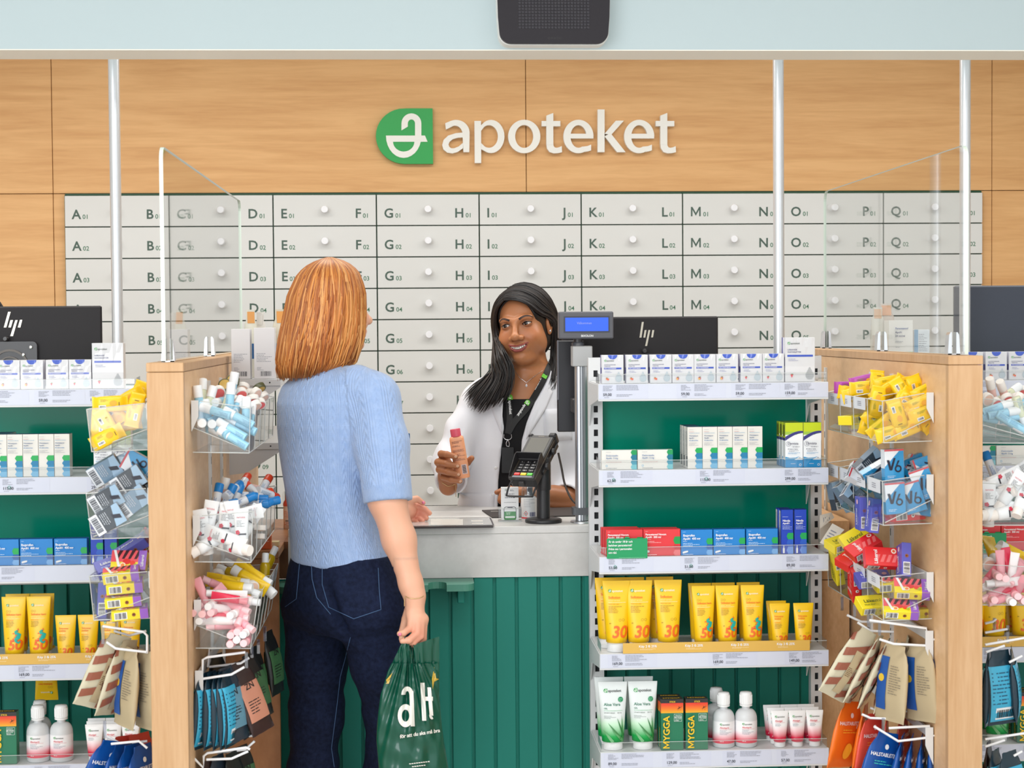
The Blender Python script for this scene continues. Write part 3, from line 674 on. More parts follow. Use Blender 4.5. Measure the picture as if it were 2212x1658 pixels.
def losenge(fr):
    w, h, d = 47.5 / K, 62 / K, 0.028; big = fr == 'big'
    if big: w, h, d = 66 / K, 97 / K, 0.035
    def paint(p, w, h):
        s = h / 0.072
        if big: s = 1.25
        if not big: p.poly([(0.012 * math.cos(a), h + 0.011 * math.sin(a)) for a in [PI + PI * k / 12 for k in range(13)]], C(36, 80, 196), 3)
        zl = h - (0.016 if not big else 0.017)
        logo(p, -w / 2 + 0.006, zl, 0.0042 * s, C(90, 100, 98), 6)
        z = h * (0.50 if not big else 0.565); bh = 0.0042 * (1 if not big else 1.2)
        p.rect(-w / 2 + 0.0055, w / 2 - 0.0055, z, z + bh, C(28, 72, 190), 4)
        if not big: p.text('MOT MUNTORRHET', -w / 2 + 0.007, z + 0.0011, 0.0023, WHITE, 8, bold=1)
        c = C(80, 84, 130)
        if big: p.text('LÄSKANDE', -w / 2 + 0.006, z + 0.0165, 0.0036, c, 8); p.text('SUGTABLETTER', -w / 2 + 0.006, z + 0.0105, 0.0036, c, 8)
        else: p.text('SALIVSTIMULERANDE', -w / 2 + 0.006, z + 0.0105, 0.0022, c, 8); p.text('TABLETTER', -w / 2 + 0.006, z + 0.0068, 0.0022, c, 8)
        p.lines(-w / 2 + 0.008, 2e-3, z - 0.005 * s, 0.0013 * s, 2, C(150, 154, 190), 3, 8, 2.4)
        # drop
        cx, cz, r = w / 2 - 0.0125 * (1 if not big else 1.12), 0.0125 * (1 if not big else 1.3), 0.0085 * (1 if not big else 1.3)
        D = [(cx + r * math.cos(a), cz + r * math.sin(a)) for a in [math.radians(150 + 240 * k / 16) for k in range(17)]] + [(cx + r * .5, cz + r * 1.15), (cx, cz + r * 2.1), (cx - r * .5, cz + r * 1.15)]
        if not big: p.poly(D, C(188, 200, 208), 5)
        else:
            for k in range(13):
                zz = cz - r * 0.85 + k * r * 0.22; hw = math.sqrt(max(0.0, r * r - (zz - cz) ** 2)) if zz < cz + r * 0.3 else max(0, r * 0.95 * (1 - (zz - cz - r * .3) / (r * 1.75)))
                pts = [cx - hw + 2 * hw * i / 10 for i in range(11)]
                for i in range(10):
                    za, zb = zz + 0.0006 * math.sin(pts[i] * 1500), zz + 0.0006 * math.sin(pts[i + 1] * 1500)
                    p.poly([(pts[i], za), (pts[i + 1], zb), (pts[i + 1], zb + 0.0008), (pts[i], za + 0.0008)], C(120, 130, 134), 6)
        fx, fz = -w / 2 + 0.0135 * (1 if not big else 1.25), 0.0115 * (1 if not big else 1.35)
        p.ring(fx, fz, 0.0055, 0.0006, C(244, 214, 214), 4)
        if fr == 'orange': p.poly(disc(fx - 0.0008, fz + 0.0006, 0.0026), C(240, 120, 40), 6); p.poly(disc(fx + 0.002, fz - 0.0008, 0.0024), C(236, 90, 40), 7); p.poly(disc(fx - 0.001, fz + 0.003, 0.002, 0.0008), C(70, 130, 50), 8)
        elif fr == 'mango': p.poly(disc(fx, fz, 0.0032, 0.0038), C(206, 70, 90), 6); p.poly(disc(fx - 0.0012, fz - 0.0014, 0.0022), C(240, 190, 60), 7); p.poly(disc(fx + 0.001, fz + 0.0032, 0.002, 0.0012), C(90, 140, 60), 8)
        else:
            g = 1.25 if big else 1
            p.poly([(fx - 0.0028 * g, fz + 0.0022 * g), (fx, fz - 0.0038 * g), (fx + 0.0028 * g, fz + 0.0022 * g), (fx, fz + 0.0034 * g)], C(226, 44, 70), 6); p.poly(disc(fx + 0.0008, fz + 0.0034 * g, 0.0024 * g, 0.0009), C(70, 150, 60), 8)
    def side(q, d, h): q.rect(0, d, 0, h, C(222, 222, 232), 1); q.rect(0.002, d, h * 0.36, h * 0.56, C(60, 64, 150), 2); q.rect(d * 0.75, d, 0, h, VIO, 3)
    # cellophane: thin clear sheet with gathered folds at the top front
    me = carton(w, h, d, C(221, 221, 224, r=0.4), paint, side)
    f = MB(); rng = random.Random(hash(fr) % 97 if False else len(fr)); n = 9
    P = []
    for j in range(4):
        for i in range(n + 1):
            amp = 0.0010 * (j / 3) ** 1.5; P.append((-w / 2 + w * i / n, -0.0012 - amp * (1 + math.sin(i * 2.1 + j)) , h * (0.35 + 0.65 * j / 3)))
    f.add(P, [(j * (n + 1) + i, j * (n + 1) + i + 1, (j + 1) * (n + 1) + i + 1, (j + 1) * (n + 1) + i) for j in range(3) for i in range(n)], acrylic('cellophane', (253, 253, 253), 0.7, 0.01))
    return proto('lozenge_box' if not big else 'lozenge_carton', 'box', [('carton', me), ('cellophane', f.mesh('cellophane'))])
def chev(p, x0, x1, z0, z1, cols, lay=5):
    """column of stacked hexagonal flags"""
    n = len(cols); hh = (z1 - z0) / n; s = (x1 - x0) * 0.22
    for k, c in enumerate(cols):
        a, b = z1 - (k + 1) * hh, z1 - k * hh; p.poly([(x0, (a + b) / 2), (x0 + s, a), (x1, a), (x1, b), (x0 + s, b)], C(*c), lay)
BLU4 = [(20, 166, 82), (22, 122, 168), (50, 148, 196), (110, 178, 216)]
def mometason():
    w, h, d = 32.4 / K, 91 / K, 0.036
    def paint(p, w, h):
        c = C(40, 80, 130); x = -w / 2 + 0.0032
        p.lines(x, 0.004, h - 0.007, 0.001, 1, INKL, 4); p.lines(x, 0.0, h - 0.0125, 0.0011, 1, C(200, 120, 130), 5); p.lines(x, w / 2 - 0.004, h - 0.0155, 0.0012, 1, C(90, 150, 190), 6)
        p.text('Mometason', x, h - 0.0235, 0.0034, c, bold=1); p.text('Apofri', x, h - 0.0292, 0.0034, c, bold=1); p.text('50 mikrog/dos', x, h - 0.0350, 0.0030, C(60, 120, 175), bold=1, tight=0.94)
        p.lines(x, w / 2 - 0.006, h - 0.041, 0.0011, 3, INKL, 9, 25, 2.4)
        chev(p, 0.0, w / 2, 0.0, h * 0.5, BLU4)
    def side(q, d, h): q.rect(0, d, h * 0.0, h * 0.92, C(226, 226, 224), 1); q.rect(0, d * 0.5, h * 0.05, h * 0.3, C(90, 94, 104), 2); q.lines(0.004, d - 0.004, h * 0.88, 0.0012, 22, C(110, 116, 126), 5, 3, 2.6)
    def top(q, w, d): q.rect(-w / 2, w / 2, 0.001, d - 0.001, C(58, 86, 120), 1)
    return proto('nasal_spray_box', 'box', [('carton', carton(w, h, d, C(226, 223, 216), paint, side, top))])
def desloratadin():
    w, h, d = 77 / K, 42.5 / K, 0.02
    def paint(p, w, h):
        x = -w / 2 + 0.0105; c = C(58, 104, 160)
        p.lines(x, -0.012, h - 0.005, 0.001, 1, INKL, 4); p.text('Desloratadin', x, h - 0.0155, 0.0043, c, bold=0); p.text('Apofri  5 mg', x, h - 0.022, 0.0043, c)
        p.lines(x, x + 0.018, h - 0.0262, 0.001, 1, INKL, 3); p.lines(x, x + 0.05, h - 0.0305, 0.0011, 1, C(196, 140, 140), 5)
        p.ring(x + 0.0022, 0.0095, 0.0026, 0.0009, C(90, 170, 210)); p.text('30 filmdragerade tabletter', x, 0.0032, 0.0019, C(86, 96, 120))
        chev(p, w / 2 - 0.0155, w / 2, 0.0, h, [(16, 150, 84), (14, 116, 142), (40, 150, 176), (110, 190, 200)])
    def top(q, w, d): q.rect(-w / 2 + 0.001, w / 2 - 0.014, 0.001, d - 0.001, C(160, 200, 196), 1)
    return proto('allergy_tablet_box', 'box', [('carton', carton(w, h, d, C(228, 225, 218), paint, None, top))])
def dymista():
    w, h, d = 39 / K, 98 / K, 0.03
    def paint(p, w, h):
        p.rect(-w / 2, w / 2, h * 0.80, h, C(196, 212, 24), 1); p.rect(-w / 2, w / 2, h * 0.73, h * 0.80, C(160, 196, 70), 1)
        p.poly([(-w / 2, h * 0.60), (-w / 2 * 0.4, h * 0.66), (w * 0.2, h * 0.745), (w / 2, h * 0.77), (w / 2, h * 0.60)], C(244, 244, 246), 2)
        n = 8; A = [(-w / 2 + w * k / n, h * (0.60 + 0.17 * math.sin(PI / 2 * k / n))) for k in range(n + 1)]; B = [(u, v + 0.010 * (1 - 0.5 * k / n)) for k, (u, v) in enumerate(A)]
        for k in range(n): p.poly([A[k], A[k + 1], B[k + 1], B[k]], C(56, 52, 128), 3)
        ix = C(40, 36, 80); p.text('Dymista', -w / 2 + 0.0045, h * 0.515, 0.0062, ix, bold=0, tight=0.98); p.text('125 mikrog +', -0.006, h * 0.455, 0.0026, ix, bold=1); p.text('50 mikrog / spray', -w / 2 + 0.005, h * 0.405, 0.0027, ix, bold=1, tight=0.96)
        p.ring(-w / 2 + 0.0075, h * 0.53, 0.0062, 0.0005, ix, 9)
        p.lines(-w / 2 + 0.008, w / 2 - 0.006, h * 0.375, 0.0011, 2, INKL, 5); p.lines(-w / 2 + 0.006, w / 2 - 0.005, h * 0.325, 0.0012, 2, C(70, 150, 200), 6)
        p.rect(-w / 2, w / 2, 0, h * 0.17, C(22, 140, 200), 2); p.poly([(-w / 2, h * 0.17), (w * 0.0, h * 0.17), (w * 0.3, h * 0.25), (w * 0.1, h * 0.22), (-w * 0.25, h * 0.215), (-w / 2, h * 0.24)], C(30, 150, 205), 3)
        p.text('120', w / 2 - 0.013, h * 0.21, 0.0024, ix, bold=1); p.lines(-w / 2 + 0.014, w / 2 - 0.01, h * 0.08, 0.0014, 1, WHITE, 4, 6); p.ring(w / 2 - 0.007, h * 0.06, 0.003, 0.0009, WHITE, 6)
    def side(q, d, h): q.rect(0, d, h * 0.62, h, C(190, 206, 40), 1); q.rect(0, d, h * 0.6, h * 0.66, C(56, 52, 128), 2); q.rect(0, d, 0, h * 0.17, C(22, 140, 200), 2); q.bars(0.004, d - 0.004, h * 0.7, h * 0.95, C(60, 70, 40), 3, 4)
    def top(q, w, d): q.rect(-w / 2, w / 2, 0, d, C(110, 150, 40), 1)
    return proto('nasal_spray_carton', 'box', [('carton', carton(w, h, d, C(240, 243, 246), paint, side, top))])
def paracetamol():
    w, h, d = 81 / K, 58 / K, 0.022
    def paint(p, w, h):
        x = -w / 2 + 0.0045
        p.lines(x, x + 0.012, h - 0.0052, 0.0011, 1, C(250, 190, 190), 4); p.text('Paracetamol Novum', x, h - 0.0145, 0.0050, WHITE, bold=1, tight=0.93); p.text('Apofri  500 mg', x, h - 0.0212, 0.0050, WHITE, bold=1, tight=0.95)
        p.lines(x, x + 0.016, h - 0.0255, 0.0011, 1, C(250, 190, 190), 6); p.lines(x, x + 0.04, h - 0.0305, 0.0013, 2, C(250, 200, 200), 8, 25, 2.2)
        p.poly(rrect(x, x + 0.011, 0.0085, 0.0145, 0.0029), WHITE, 8); p.text('20 filmdragerade tabletter', x, 0.003, 0.002, WHITE)
        chev(p, w / 2 - 0.018, w / 2, h * 0.44, h * 0.72, [(20, 150, 74)]); chev(p, w / 2 - 0.018, w / 2, 0.0, h * 0.44, [(206, 40, 48), (232, 110, 112)])
    def side(q, d, h): q.rect(d * 0.8, d, 0, h, C(196, 40, 44), 2); q.rect(0.001, d * 0.75, h * 0.08, h * 0.3, C(240, 220, 220), 2)
    return proto('painkiller_box', 'box', [('carton', carton(w, h, d, C(222, 52, 58), paint, side))])
def ibuprofen():
    w, h, d = 69.5 / K, 56 / K, 0.03
    def paint(p, w, h):
        x = -w / 2 + 0.0045
        p.lines(x, x + 0.012, h - 0.0055, 0.0011, 1, C(190, 220, 250), 4); p.text('Ibuprofen', x, h - 0.0165, 0.0060, WHITE, bold=1, tight=0.93); p.text('Apofri  400 mg', x, h - 0.0245, 0.0056, WHITE, bold=1, tight=0.93)
        p.lines(x, x + 0.012, h - 0.029, 0.0011, 1, WHITE, 6); p.lines(x, x + 0.042, h - 0.0345, 0.0015, 3, C(200, 226, 246), 8, 25, 2.1)
        p.poly([(x + 0.001 + 0.0064 * t[0] - 0.0 , 0.0075 + t[1] * 0.0028 + 0.25 * t[0] * 0.006) for t in [(0, -.9), (1, -.9), (1.8, -.7), (2, 0), (1.8, .7), (1, .9), (0, .9), (-.2, .5), (-.25, 0), (-.2, -.5)]], WHITE, 9)
        p.text('30 filmdragerade tabletter', x, 0.0026, 0.0018, WHITE)
        chev(p, w / 2 - 0.0165, w / 2, h * 0.42, h * 0.66, [(24, 166, 80)]); chev(p, w / 2 - 0.0165, w / 2, 0.0, h * 0.42, [(18, 92, 170), (110, 170, 226)])
    def top(q, w, d): q.rect(-w / 2 + 0.001, w / 2 - 0.001, 0.001, d - 0.001, C(20, 92, 160), 1)
    return proto('tablet_box', 'box', [('carton', carton(w, h, d, C(20, 128, 204), paint, None, top))])
def nasolja():
    w, h, d = 26.5 / K, 97 / K, 0.027
    def paint(p, w, h):
        x = -w / 2 + 0.0022
        p.lines(x, w / 2 - 0.004, h - 0.018, 0.0012, 1, C(200, 214, 246), 4); p.text('Näsolja', x, h - 0.0295, 0.0050, WHITE, bold=1, tight=0.93); p.text('Apofri', x, h - 0.0362, 0.0050, WHITE, bold=1)
        p.lines(x, w / 2 - 0.003, h - 0.041, 0.0012, 4, C(190, 206, 240), 9, 25, 2.3)
        chev(p, -0.002, w / 2, h * 0.33, h * 0.475, [(22, 164, 86)]); chev(p, -0.002, w / 2, 0, h * 0.33, [(36, 92, 196), (110, 150, 224)])
        p.poly(rrect(x + 0.0015, x + 0.0062, 0.002, 0.015, 0.001), WHITE, 9); p.poly([(x + 0.0025, 0.015), (x + 0.0052, 0.015), (x + 0.0045, 0.022), (x + 0.0032, 0.022)], WHITE, 9)
    def side(q, d, h): q.rect(0, d, h * 0.0, h * 0.97, C(226, 228, 236), 1); q.rect(0, d * 0.3, 0, h, C(44, 72, 170), 2); q.lines(d * 0.4, d - 0.002, h * 0.9, 0.0012, 26, C(120, 126, 150), 5, 3, 2.6)
    def top(q, w, d): q.rect(-w / 2, w / 2, 0, d, C(26, 50, 140), 1)
    return proto('nasal_oil_box', 'box', [('carton', carton(w, h, d, C(22, 66, 184), paint, side, top))])
def mygga():
    w, h, d = 49 / K, 112 / K, 0.03
    def paint(p, w, h):
        p.rect(-w / 2, w / 2, h * 0.925, h, C(44, 40, 40), 1); p.text('STICK', 0, h * 0.945, 0.0042, CYELL, bold=1, align='c')
        for k in range(8):
            t = k / 7; p.rect(-w / 2, w / 2, h * (0.73 + 0.195 * k / 8), h * (0.73 + 0.195 * (k + 1) / 8), C(int(250 - 22 * t), int(170 - 110 * t), int(30 + 10 * t)), 1)
        b = C(60, 34, 24); mx, mz = w * 0.33, h * 0.83
        p.poly([(mx - 0.007, mz - 0.004), (mx, mz - 0.001), (mx + 0.001, mz + 0.001), (mx - 0.001, mz + 0.001)], b, 5); p.poly([(mx, mz), (mx + 0.006, mz + 0.008), (mx + 0.001, mz + 0.002)], b, 6); p.poly([(mx, mz), (mx + 0.0085, mz + 0.005), (mx + 0.002, mz)], b, 7); p.poly([(mx - 0.001, mz), (mx - 0.003, mz + 0.005), (mx + 0.001, mz + 0.001)], b, 8)
        for a, c_ in ((-0.005, -0.007), (0.002, -0.007), (0.005, -0.003)): p.poly([(mx, mz), (mx + a, mz + c_), (mx + a + 0.0006, mz + c_)], b, 5)
        # big upright word
        p.text('MYGGA', -w / 2 + 0.0205, 0.0045, 0.0165, CYELL, 30, bold=1, rot=PI / 2, xs=1.02)
        z = h * 0.625; p.poly(rrect(w / 2 - 0.024, w / 2 - 0.004, z - 0.008, z + 0.0115, 0.001), WHITE, 6); p.poly(rrect(w / 2 - 0.0234, w / 2 - 0.0046, z - 0.0074, z + 0.0109, 0.0008), C(28, 120, 84), 7)
        p.text('EFFEKTIVT', w / 2 - 0.014, z + 0.0072, 0.0022, WHITE, align='c', bold=1); p.text('SKYDD', w / 2 - 0.014, z + 0.0018, 0.0043, WHITE, align='c', bold=1); p.text('MOT MYGG', w / 2 - 0.014, z - 0.0014, 0.0019, WHITE, align='c', bold=1); p.lines(w / 2 - 0.022, w / 2 - 0.006, z - 0.0038, 0.001, 2, WHITE, 4)
    def side(q, d, h): q.rect(0, d, h * 0.73, h * 0.925, C(228, 110, 40), 1); q.rect(0, d, h * 0.925, h, C(44, 40, 40), 1); q.text('MYGGA', d * 0.7, 0.006, 0.010, CYELL, 6, bold=1, rot=PI / 2)
    def top(q, w, d): q.rect(-w / 2, w / 2, 0, d, C(44, 40, 40), 1); q.text('MYGGA', 0, 0.008, 0.009, CYELL, 3, bold=1, align='c')
    return proto('insect_repellent_box', 'box', [('carton', carton(w, h, d, C(24, 116, 82), paint, side, top))])
# ---------------------------------------------------------------- squeeze tubes standing on their caps
def tube(w_top, w_bot, h, hcap, body, capm, paint, name, seal=0.006, dep=None):
    dep = dep or w_bot * 0.42; zb = hcap
    def ab(t):   # half width / half depth at t (0 cap end .. 1 crimp)
        a = (w_bot + (w_top - w_bot) * t) / 2; b = dep * (1 - t ** 1.35) + 0.0012; return a, b
    mb = MB(); n = 28; R = []
    for k in range(11):
        t = k / 10; a, b = ab(t); z = zb + (h - seal - zb) * t
        R.append([(a * math.copysign(abs(math.cos(q)) ** (1 - 0.25 * t), math.cos(q)), b * math.sin(q), z) for q in [2 * PI * j / n for j in range(n)]])
    a, b = ab(1); R.append([(a * math.copysign(abs(math.cos(q)) ** 0.75, math.cos(q)), 0.0010 * math.sin(q), h - seal * 0.8) for q in [2 * PI * j / n for j in range(n)]])
    R.append([(a * math.copysign(abs(math.cos(q)) ** 0.75, math.cos(q)), 0.0009 * math.sin(q), h) for q in [2 * PI * j / n for j in range(n)]])
    R.insert(0, [(0.80 * x, 0.80 * y, zb - 0.001) for x, y, z in R[0]])
    mb.rings(R, body); me = mb.mesh('tube_body')
    pm = MB()
    def S(u, v, L):
        t = max(0, min(1, (v - zb) / (h - seal - zb))); a, b = ab(t); b = max(b, 0.0011); q = max(0.0, 1 - min(1, abs(u / a)) ** 2.0)
        return (u, -b * math.sqrt(q) - L - 0.0004, v)
    paint(Print(pm, S), h, ab)
    ca = w_bot / 2 * 0.9; cm = MB(); cr = []
    for s_, z in ((0.97, 0), (1.0, 0.002), (1.0, hcap - 0.003), (0.96, hcap - 0.001), (0.5, hcap)):
        cr.append([(ca * s_ * math.cos(q), dep * 0.92 * s_ * math.sin(q), z) for q in [2 * PI * j / n for j in range(n)]])
    cm.rings(cr, capm)
    return proto(name, 'tube', [('tube_body', me), ('printing', pm.mesh('printing'), 'tube_body'), ('cap', cm.mesh('cap'))])
SUNY = mat('sun_yellow', (247, 199, 22), 0.32); SUNO = C(240, 108, 24)
def sun30():
    w, h = 61 / K, 155 / K
    def paint(p, h, ab):
        x = -0.021; z = h * 0.845; logo(p, x, z, 0.0062, C(250, 244, 214), 8)
        p.text('Sollotion', x, z - 0.0165, 0.0062, SUNO, 8); p.text('HÖGT SKYDD', x, z - 0.0232, 0.0034, C(250, 232, 150), 8); p.rect(x, 0.0235, z - 0.0268, z - 0.0260, C(252, 240, 190), 8, nx=8)
        p.text('TÅLIGT, FUKT, VÄRD', x, z - 0.0315, 0.0021, SUNO, 8); p.lines(x, 0.022, z - 0.037, 0.0014, 5, C(150, 110, 20), 5, 8, 2.6)
        p.ring(0.008, h * 0.455, 0.0033, 0.0005, C(150, 110, 20), 8); p.ring(0.0165, h * 0.455, 0.0033, 0.0005, C(150, 110, 20), 8)
        p.text('SPF', -0.0195, h * 0.40, 0.0024, C(120, 90, 20), 8); p.fineness(.004).text('30', -0.0145, h * 0.21, 0.0310, SUNO, 8, shear=0.16, xs=0.95, bold=1)
    return tube(w, 46 / K, h, 0.024, SUNY, WHITE, paint, 'sun_lotion_tube')
def seahorse(p, cx, cz, s, lay=9):
    p.fineness(.004); tq = C(30, 176, 164)
    pts = [(0.0, 1.0), (-0.22, 0.92), (-0.10, 0.78), (0.10, 0.66), (0.02, 0.50), (-0.12, 0.36), (-0.14, 0.22), (-0.04, 0.10), (0.08, 0.06), (0.16, 0.14), (0.10, 0.20)]
    wd = [0.09, 0.05, 0.12, 0.16, 0.17, 0.13, 0.09, 0.07, 0.06, 0.045, 0.03]
    P = [Vector((a, b)) for a, b in pts]
    L, R = [], []
    for i, q in enumerate(P):
        d = (P[min(i + 1, len(P) - 1)] - P[max(0, i - 1)]).normalized(); n = Vector((-d.y, d.x)); L.append(q + n * wd[i]); R.append(q - n * wd[i])
    for i in range(len(P) - 1): p.poly([(cx + q.x * s, cz + q.y * s) for q in (L[i], L[i + 1], R[i + 1], R[i])], tq, lay)
    for k in range(5): a = P[2 + k]; p.poly([(cx + (a.x - 0.16) * s, cz + (a.y - 0.04) * s), (cx + (a.x - 0.34) * s, cz + a.y * s), (cx + (a.x - 0.16) * s, cz + (a.y + 0.06) * s)], C(236, 70, 50), lay + 1)
    p.poly([(cx - 0.05 * s, cz + 1.05 * s), (cx + 0.02 * s, cz + 1.2 * s), (cx + 0.1 * s, cz + 1.02 * s)], C(240, 110, 40), lay + 1); p.poly(disc(cx - 0.02 * s, cz + 0.97 * s, 0.025 * s), BLACK, lay + 2)
def sun50():
    w, h = 52 / K, 141 / K
    def paint(p, h, ab):
        x = -0.0175; z = h * 0.86; logo(p, x, z, 0.0052, C(250, 244, 214), 8)
        p.ring(x + 0.0026, z - 0.0125, 0.0026, 0.0004, C(150, 110, 20), 8); p.ring(x + 0.0092, z - 0.0125, 0.0026, 0.0004, C(150, 110, 20), 8)
        p.text('Sollotion barn', x, z - 0.0225, 0.0050, SUNO, 8, tight=0.94); p.text('HÖGT SKYDD', x, z - 0.028, 0.0028, C(250, 232, 150), 8); p.rect(x, 0.0165, z - 0.0308, z - 0.0302, C(252, 240, 190), 8, nx=8)
        p.lines(x, 0.014, z - 0.0345, 0.0013, 1, SUNO, 3, 8); p.lines(x, 0.006, z - 0.0385, 0.0013, 5, C(150, 110, 20), 5, 8, 2.4)
        seahorse(p, 0.0125, h * 0.30, 0.032, 13); p.fine = 0; p.text('SPF', -0.0135, h * 0.375, 0.0022, C(120, 90, 20), 8); p.fineness(.004).text('50', -0.0125, h * 0.21, 0.0250, SUNO, 8, shear=0.16, bold=1)
    return tube(w, 40 / K, h, 0.021, SUNY, WHITE, paint, 'child_sun_lotion_tube')
def sun30s():
    w, h = 45 / K, 100 / K
    def paint(p, h, ab):
        x = -0.0155; z = h * 0.815; logo(p, x, z, 0.0046, C(250, 244, 214), 8)
        p.text('Solcreme', x, z - 0.0125, 0.0044, SUNO, 8); p.text('ansikte', x, z - 0.0182, 0.0044, SUNO, 8); p.lines(x, 0.01, z - 0.0225, 0.0013, 1, C(252, 240, 190), 3, 8); p.lines(x, 0.014, z - 0.0265, 0.0012, 1, SUNO, 3, 8)
        p.lines(x, 0.006, z - 0.0305, 0.0012, 5, C(150, 110, 20), 5, 8, 2.2); p.ring(0.004, h * 0.355, 0.0022, 0.0004, C(150, 110, 20), 8); p.ring(0.0098, h * 0.355, 0.0022, 0.0004, C(150, 110, 20), 8)
        p.text('SPF', -0.013, h * 0.285, 0.002, C(120, 90, 20), 8); p.fineness(.004).text('30', -0.0095, h * 0.155, 0.0190, SUNO, 8, shear=0.16, bold=1)
    return tube(w, 34 / K, h, 0.014, SUNY, mat('clear_cap', (236, 222, 196), 0.25), paint, 'sun_cream_tube')
def aloe():
    w, h = 65 / K, 148 / K
    body = zgrad('aloe_print', [(0.0, (8, 150, 66)), (0.036, (14, 160, 72)), (0.066, (196, 232, 200)), (0.082, (224, 230, 228)), (0.20, (224, 230, 230))], 0.3)
    def paint(p, h, ab):
        x = -0.0235; z = h * 0.855; logo(p, x, z, 0.0075, C(60, 70, 66), 8)
        p.poly(disc(0.0195, h * 0.745, 0.0066), C(10, 140, 84), 8); p.lines(0.0145, 0.0245, h * 0.757, 0.0011, 4, C(150, 210, 180), 2, 10, 2.2)
        g = C(28, 120, 92); p.text('Aloe Vera', x, h * 0.655, 0.0075, g, 8); p.text('GEL', x, h * 0.605, 0.0040, g, 8); p.rect(x, 0.024, h * 0.586, h * 0.582, C(60, 170, 100), 8, nx=8)
        p.text('OPARFYMERAD', x, h * 0.545, 0.0029, C(120, 130, 126), 8); p.text('200 ML', 0.010, h * 0.545, 0.0029, C(120, 130, 126), 8); p.lines(x, 0.008, h * 0.505, 0.0014, 3, C(150, 160, 156), 4, 8, 2.1)
        p.fine = .006
        for (ax, az, bx, bz, wd, col) in ((0.02, 0.03, -0.014, 0.070, 0.006, (60, 130, 70)), (0.026, 0.036, 0.010, 0.082, 0.005, (50, 124, 66)), (0.024, 0.028, 0.022, 0.088, 0.004, (60, 140, 70)), (-0.002, 0.022, -0.026, 0.052, 0.008, (110, 176, 120)), (0.026, 0.022, -0.004, 0.052, 0.006, (90, 160, 100))):
            d = Vector((bx - ax, bz - az)); nrm = Vector((-d.y, d.x)).normalized() * wd; q = [Vector((ax, az)) + d * t for t in (0, .35, .7, 1)]
            for i in range(3):
                w0, w1 = (1, .85, .5, .03)[i], (1, .85, .5, .03)[i + 1]; p.poly([tuple(q[i] + nrm * w0 * .5), tuple(q[i + 1] + nrm * w1 * .5), tuple(q[i + 1] - nrm * w1 * .5), tuple(q[i] - nrm * w0 * .5)], C(*col), 7 + i)
    return tube(w, 48 / K, h, 0.021, body, WHITE, paint, 'aloe_gel_tube')
def alsolgel():
    w, h = 38.5 / K, 79 / K
    body = zgrad('alsol_print', [(0.0, (214, 24, 66)), (0.024, (216, 30, 70)), (0.047, (250, 226, 228)), (0.055, (246, 246, 246)), (0.12, (246, 246, 246))], 0.3)
    def paint(p, h, ab):
        x = -0.0135; z = h * 0.82; logo(p, x, z, 0.0042, C(80, 86, 84), 8); r = C(220, 60, 80)
        p.text('Alsolgel', x, z - 0.0105, 0.0044, r, 8); p.rect(x, 0.012, z - 0.0128, z - 0.0124, r, 8, nx=5); p.lines(x, 0.008, z - 0.0165, 0.0012, 3, INKL, 4, 8, 2.2); p.text('50 g', x + 0.002, h * 0.215, 0.0022, WHITE, 8, bold=1)
    return tube(w, 27 / K, h, 0.0135, body, WHITE, paint, 'skin_gel_tube')
def alsolsprit():
    h = 120 / K; mb = MB(); r = 24.3 / K; G = mat('frosted_plastic', (228, 230, 232), 0.4, trans=0.12)
    prof = [(r * 0.9, 0), (r, 0.003), (r, 0.072)] + [(r * math.cos(a) * 0.62 + r * 0.38, 0.072 + 0.024 * math.sin(a)) for a in [PI / 2 * k / 7 for k in range(1, 8)]] + [(r * 0.36, 0.100), (r * 0.36, 0.112)]
    mb.lathe(prof, G, 28)
    lab = MB(); LM = zgrad('alsol_label', [(0.012, (224, 40, 70)), (0.017, (226, 50, 80)), (0.036, (246, 226, 230)), (0.042, (246, 245, 246)), (0.08, (246, 245, 246))], 0.4)
    n = 28; R = [[(1.012 * r * math.cos(q), 1.012 * r * math.sin(q), z) for q in [math.radians(-190 + 200 * j / n) for j in range(n + 1)]] for z in (0.012, 0.068)]
    lab.rings(R, LM, True, False, False, closed=False)
    def S(u, v, L): return (u, -math.sqrt(max(0, (1.02 * r) ** 2 - u * u)) - L, v)
    p = Print(lab, S); x = -0.014; logo(p, x, 0.0595, 0.0042, C(80, 86, 84), 5); p.text('Alsolsprit', x, 0.051, 0.0044, C(220, 60, 80), 5); p.rect(x, 0.018, 0.0487, 0.0491, C(220, 60, 80), 5, nx=6); p.lines(x, 0.016, 0.046, 0.0012, 5, INKL, 3, 5, 2.2); p.text('250 ml', x, 0.0165, 0.0024, WHITE, 5, bold=1)
    cap = MB(); cr = r * 0.56; cap.lathe([(cr, 0.108), (cr, 0.134), (cr * 0.9, h - 0.001), (cr * 0.2, h)], WHITE, 24)
    for k in range(24): a = 2 * PI * k / 24; cap.box(cr * math.cos(a) - 0.0006, cr * math.cos(a) + 0.0006, cr * math.sin(a) - 0.0006, cr * math.sin(a) + 0.0006, 0.110, 0.132, WHITE)
    ring = MB().lathe([(cr * 1.02, 0.1035), (cr * 1.02, 0.1075)], WHITE, 24)
    return proto('lotion_bottle', 'bottle', [('bottle_body', mb.mesh('bottle_body')), ('label', lab.mesh('label'), 'bottle_body'), ('cap', cap.mesh('cap')), ('cap_ring', ring.mesh('cap_ring'), 'cap')])
PR = dict(orange=losenge('orange'), mango=losenge('mango'), berry=losenge('berry'), big=losenge('big'), mom=mometason(), des=desloratadin(), dym=dymista(), par=paracetamol(), ibu=ibuprofen(), nas=nasolja(), myg=mygga(),
          s30=sun30(), s50=sun50(), s3s=sun30s(), alo=aloe(), alg=alsolgel(), als=alsolsprit())
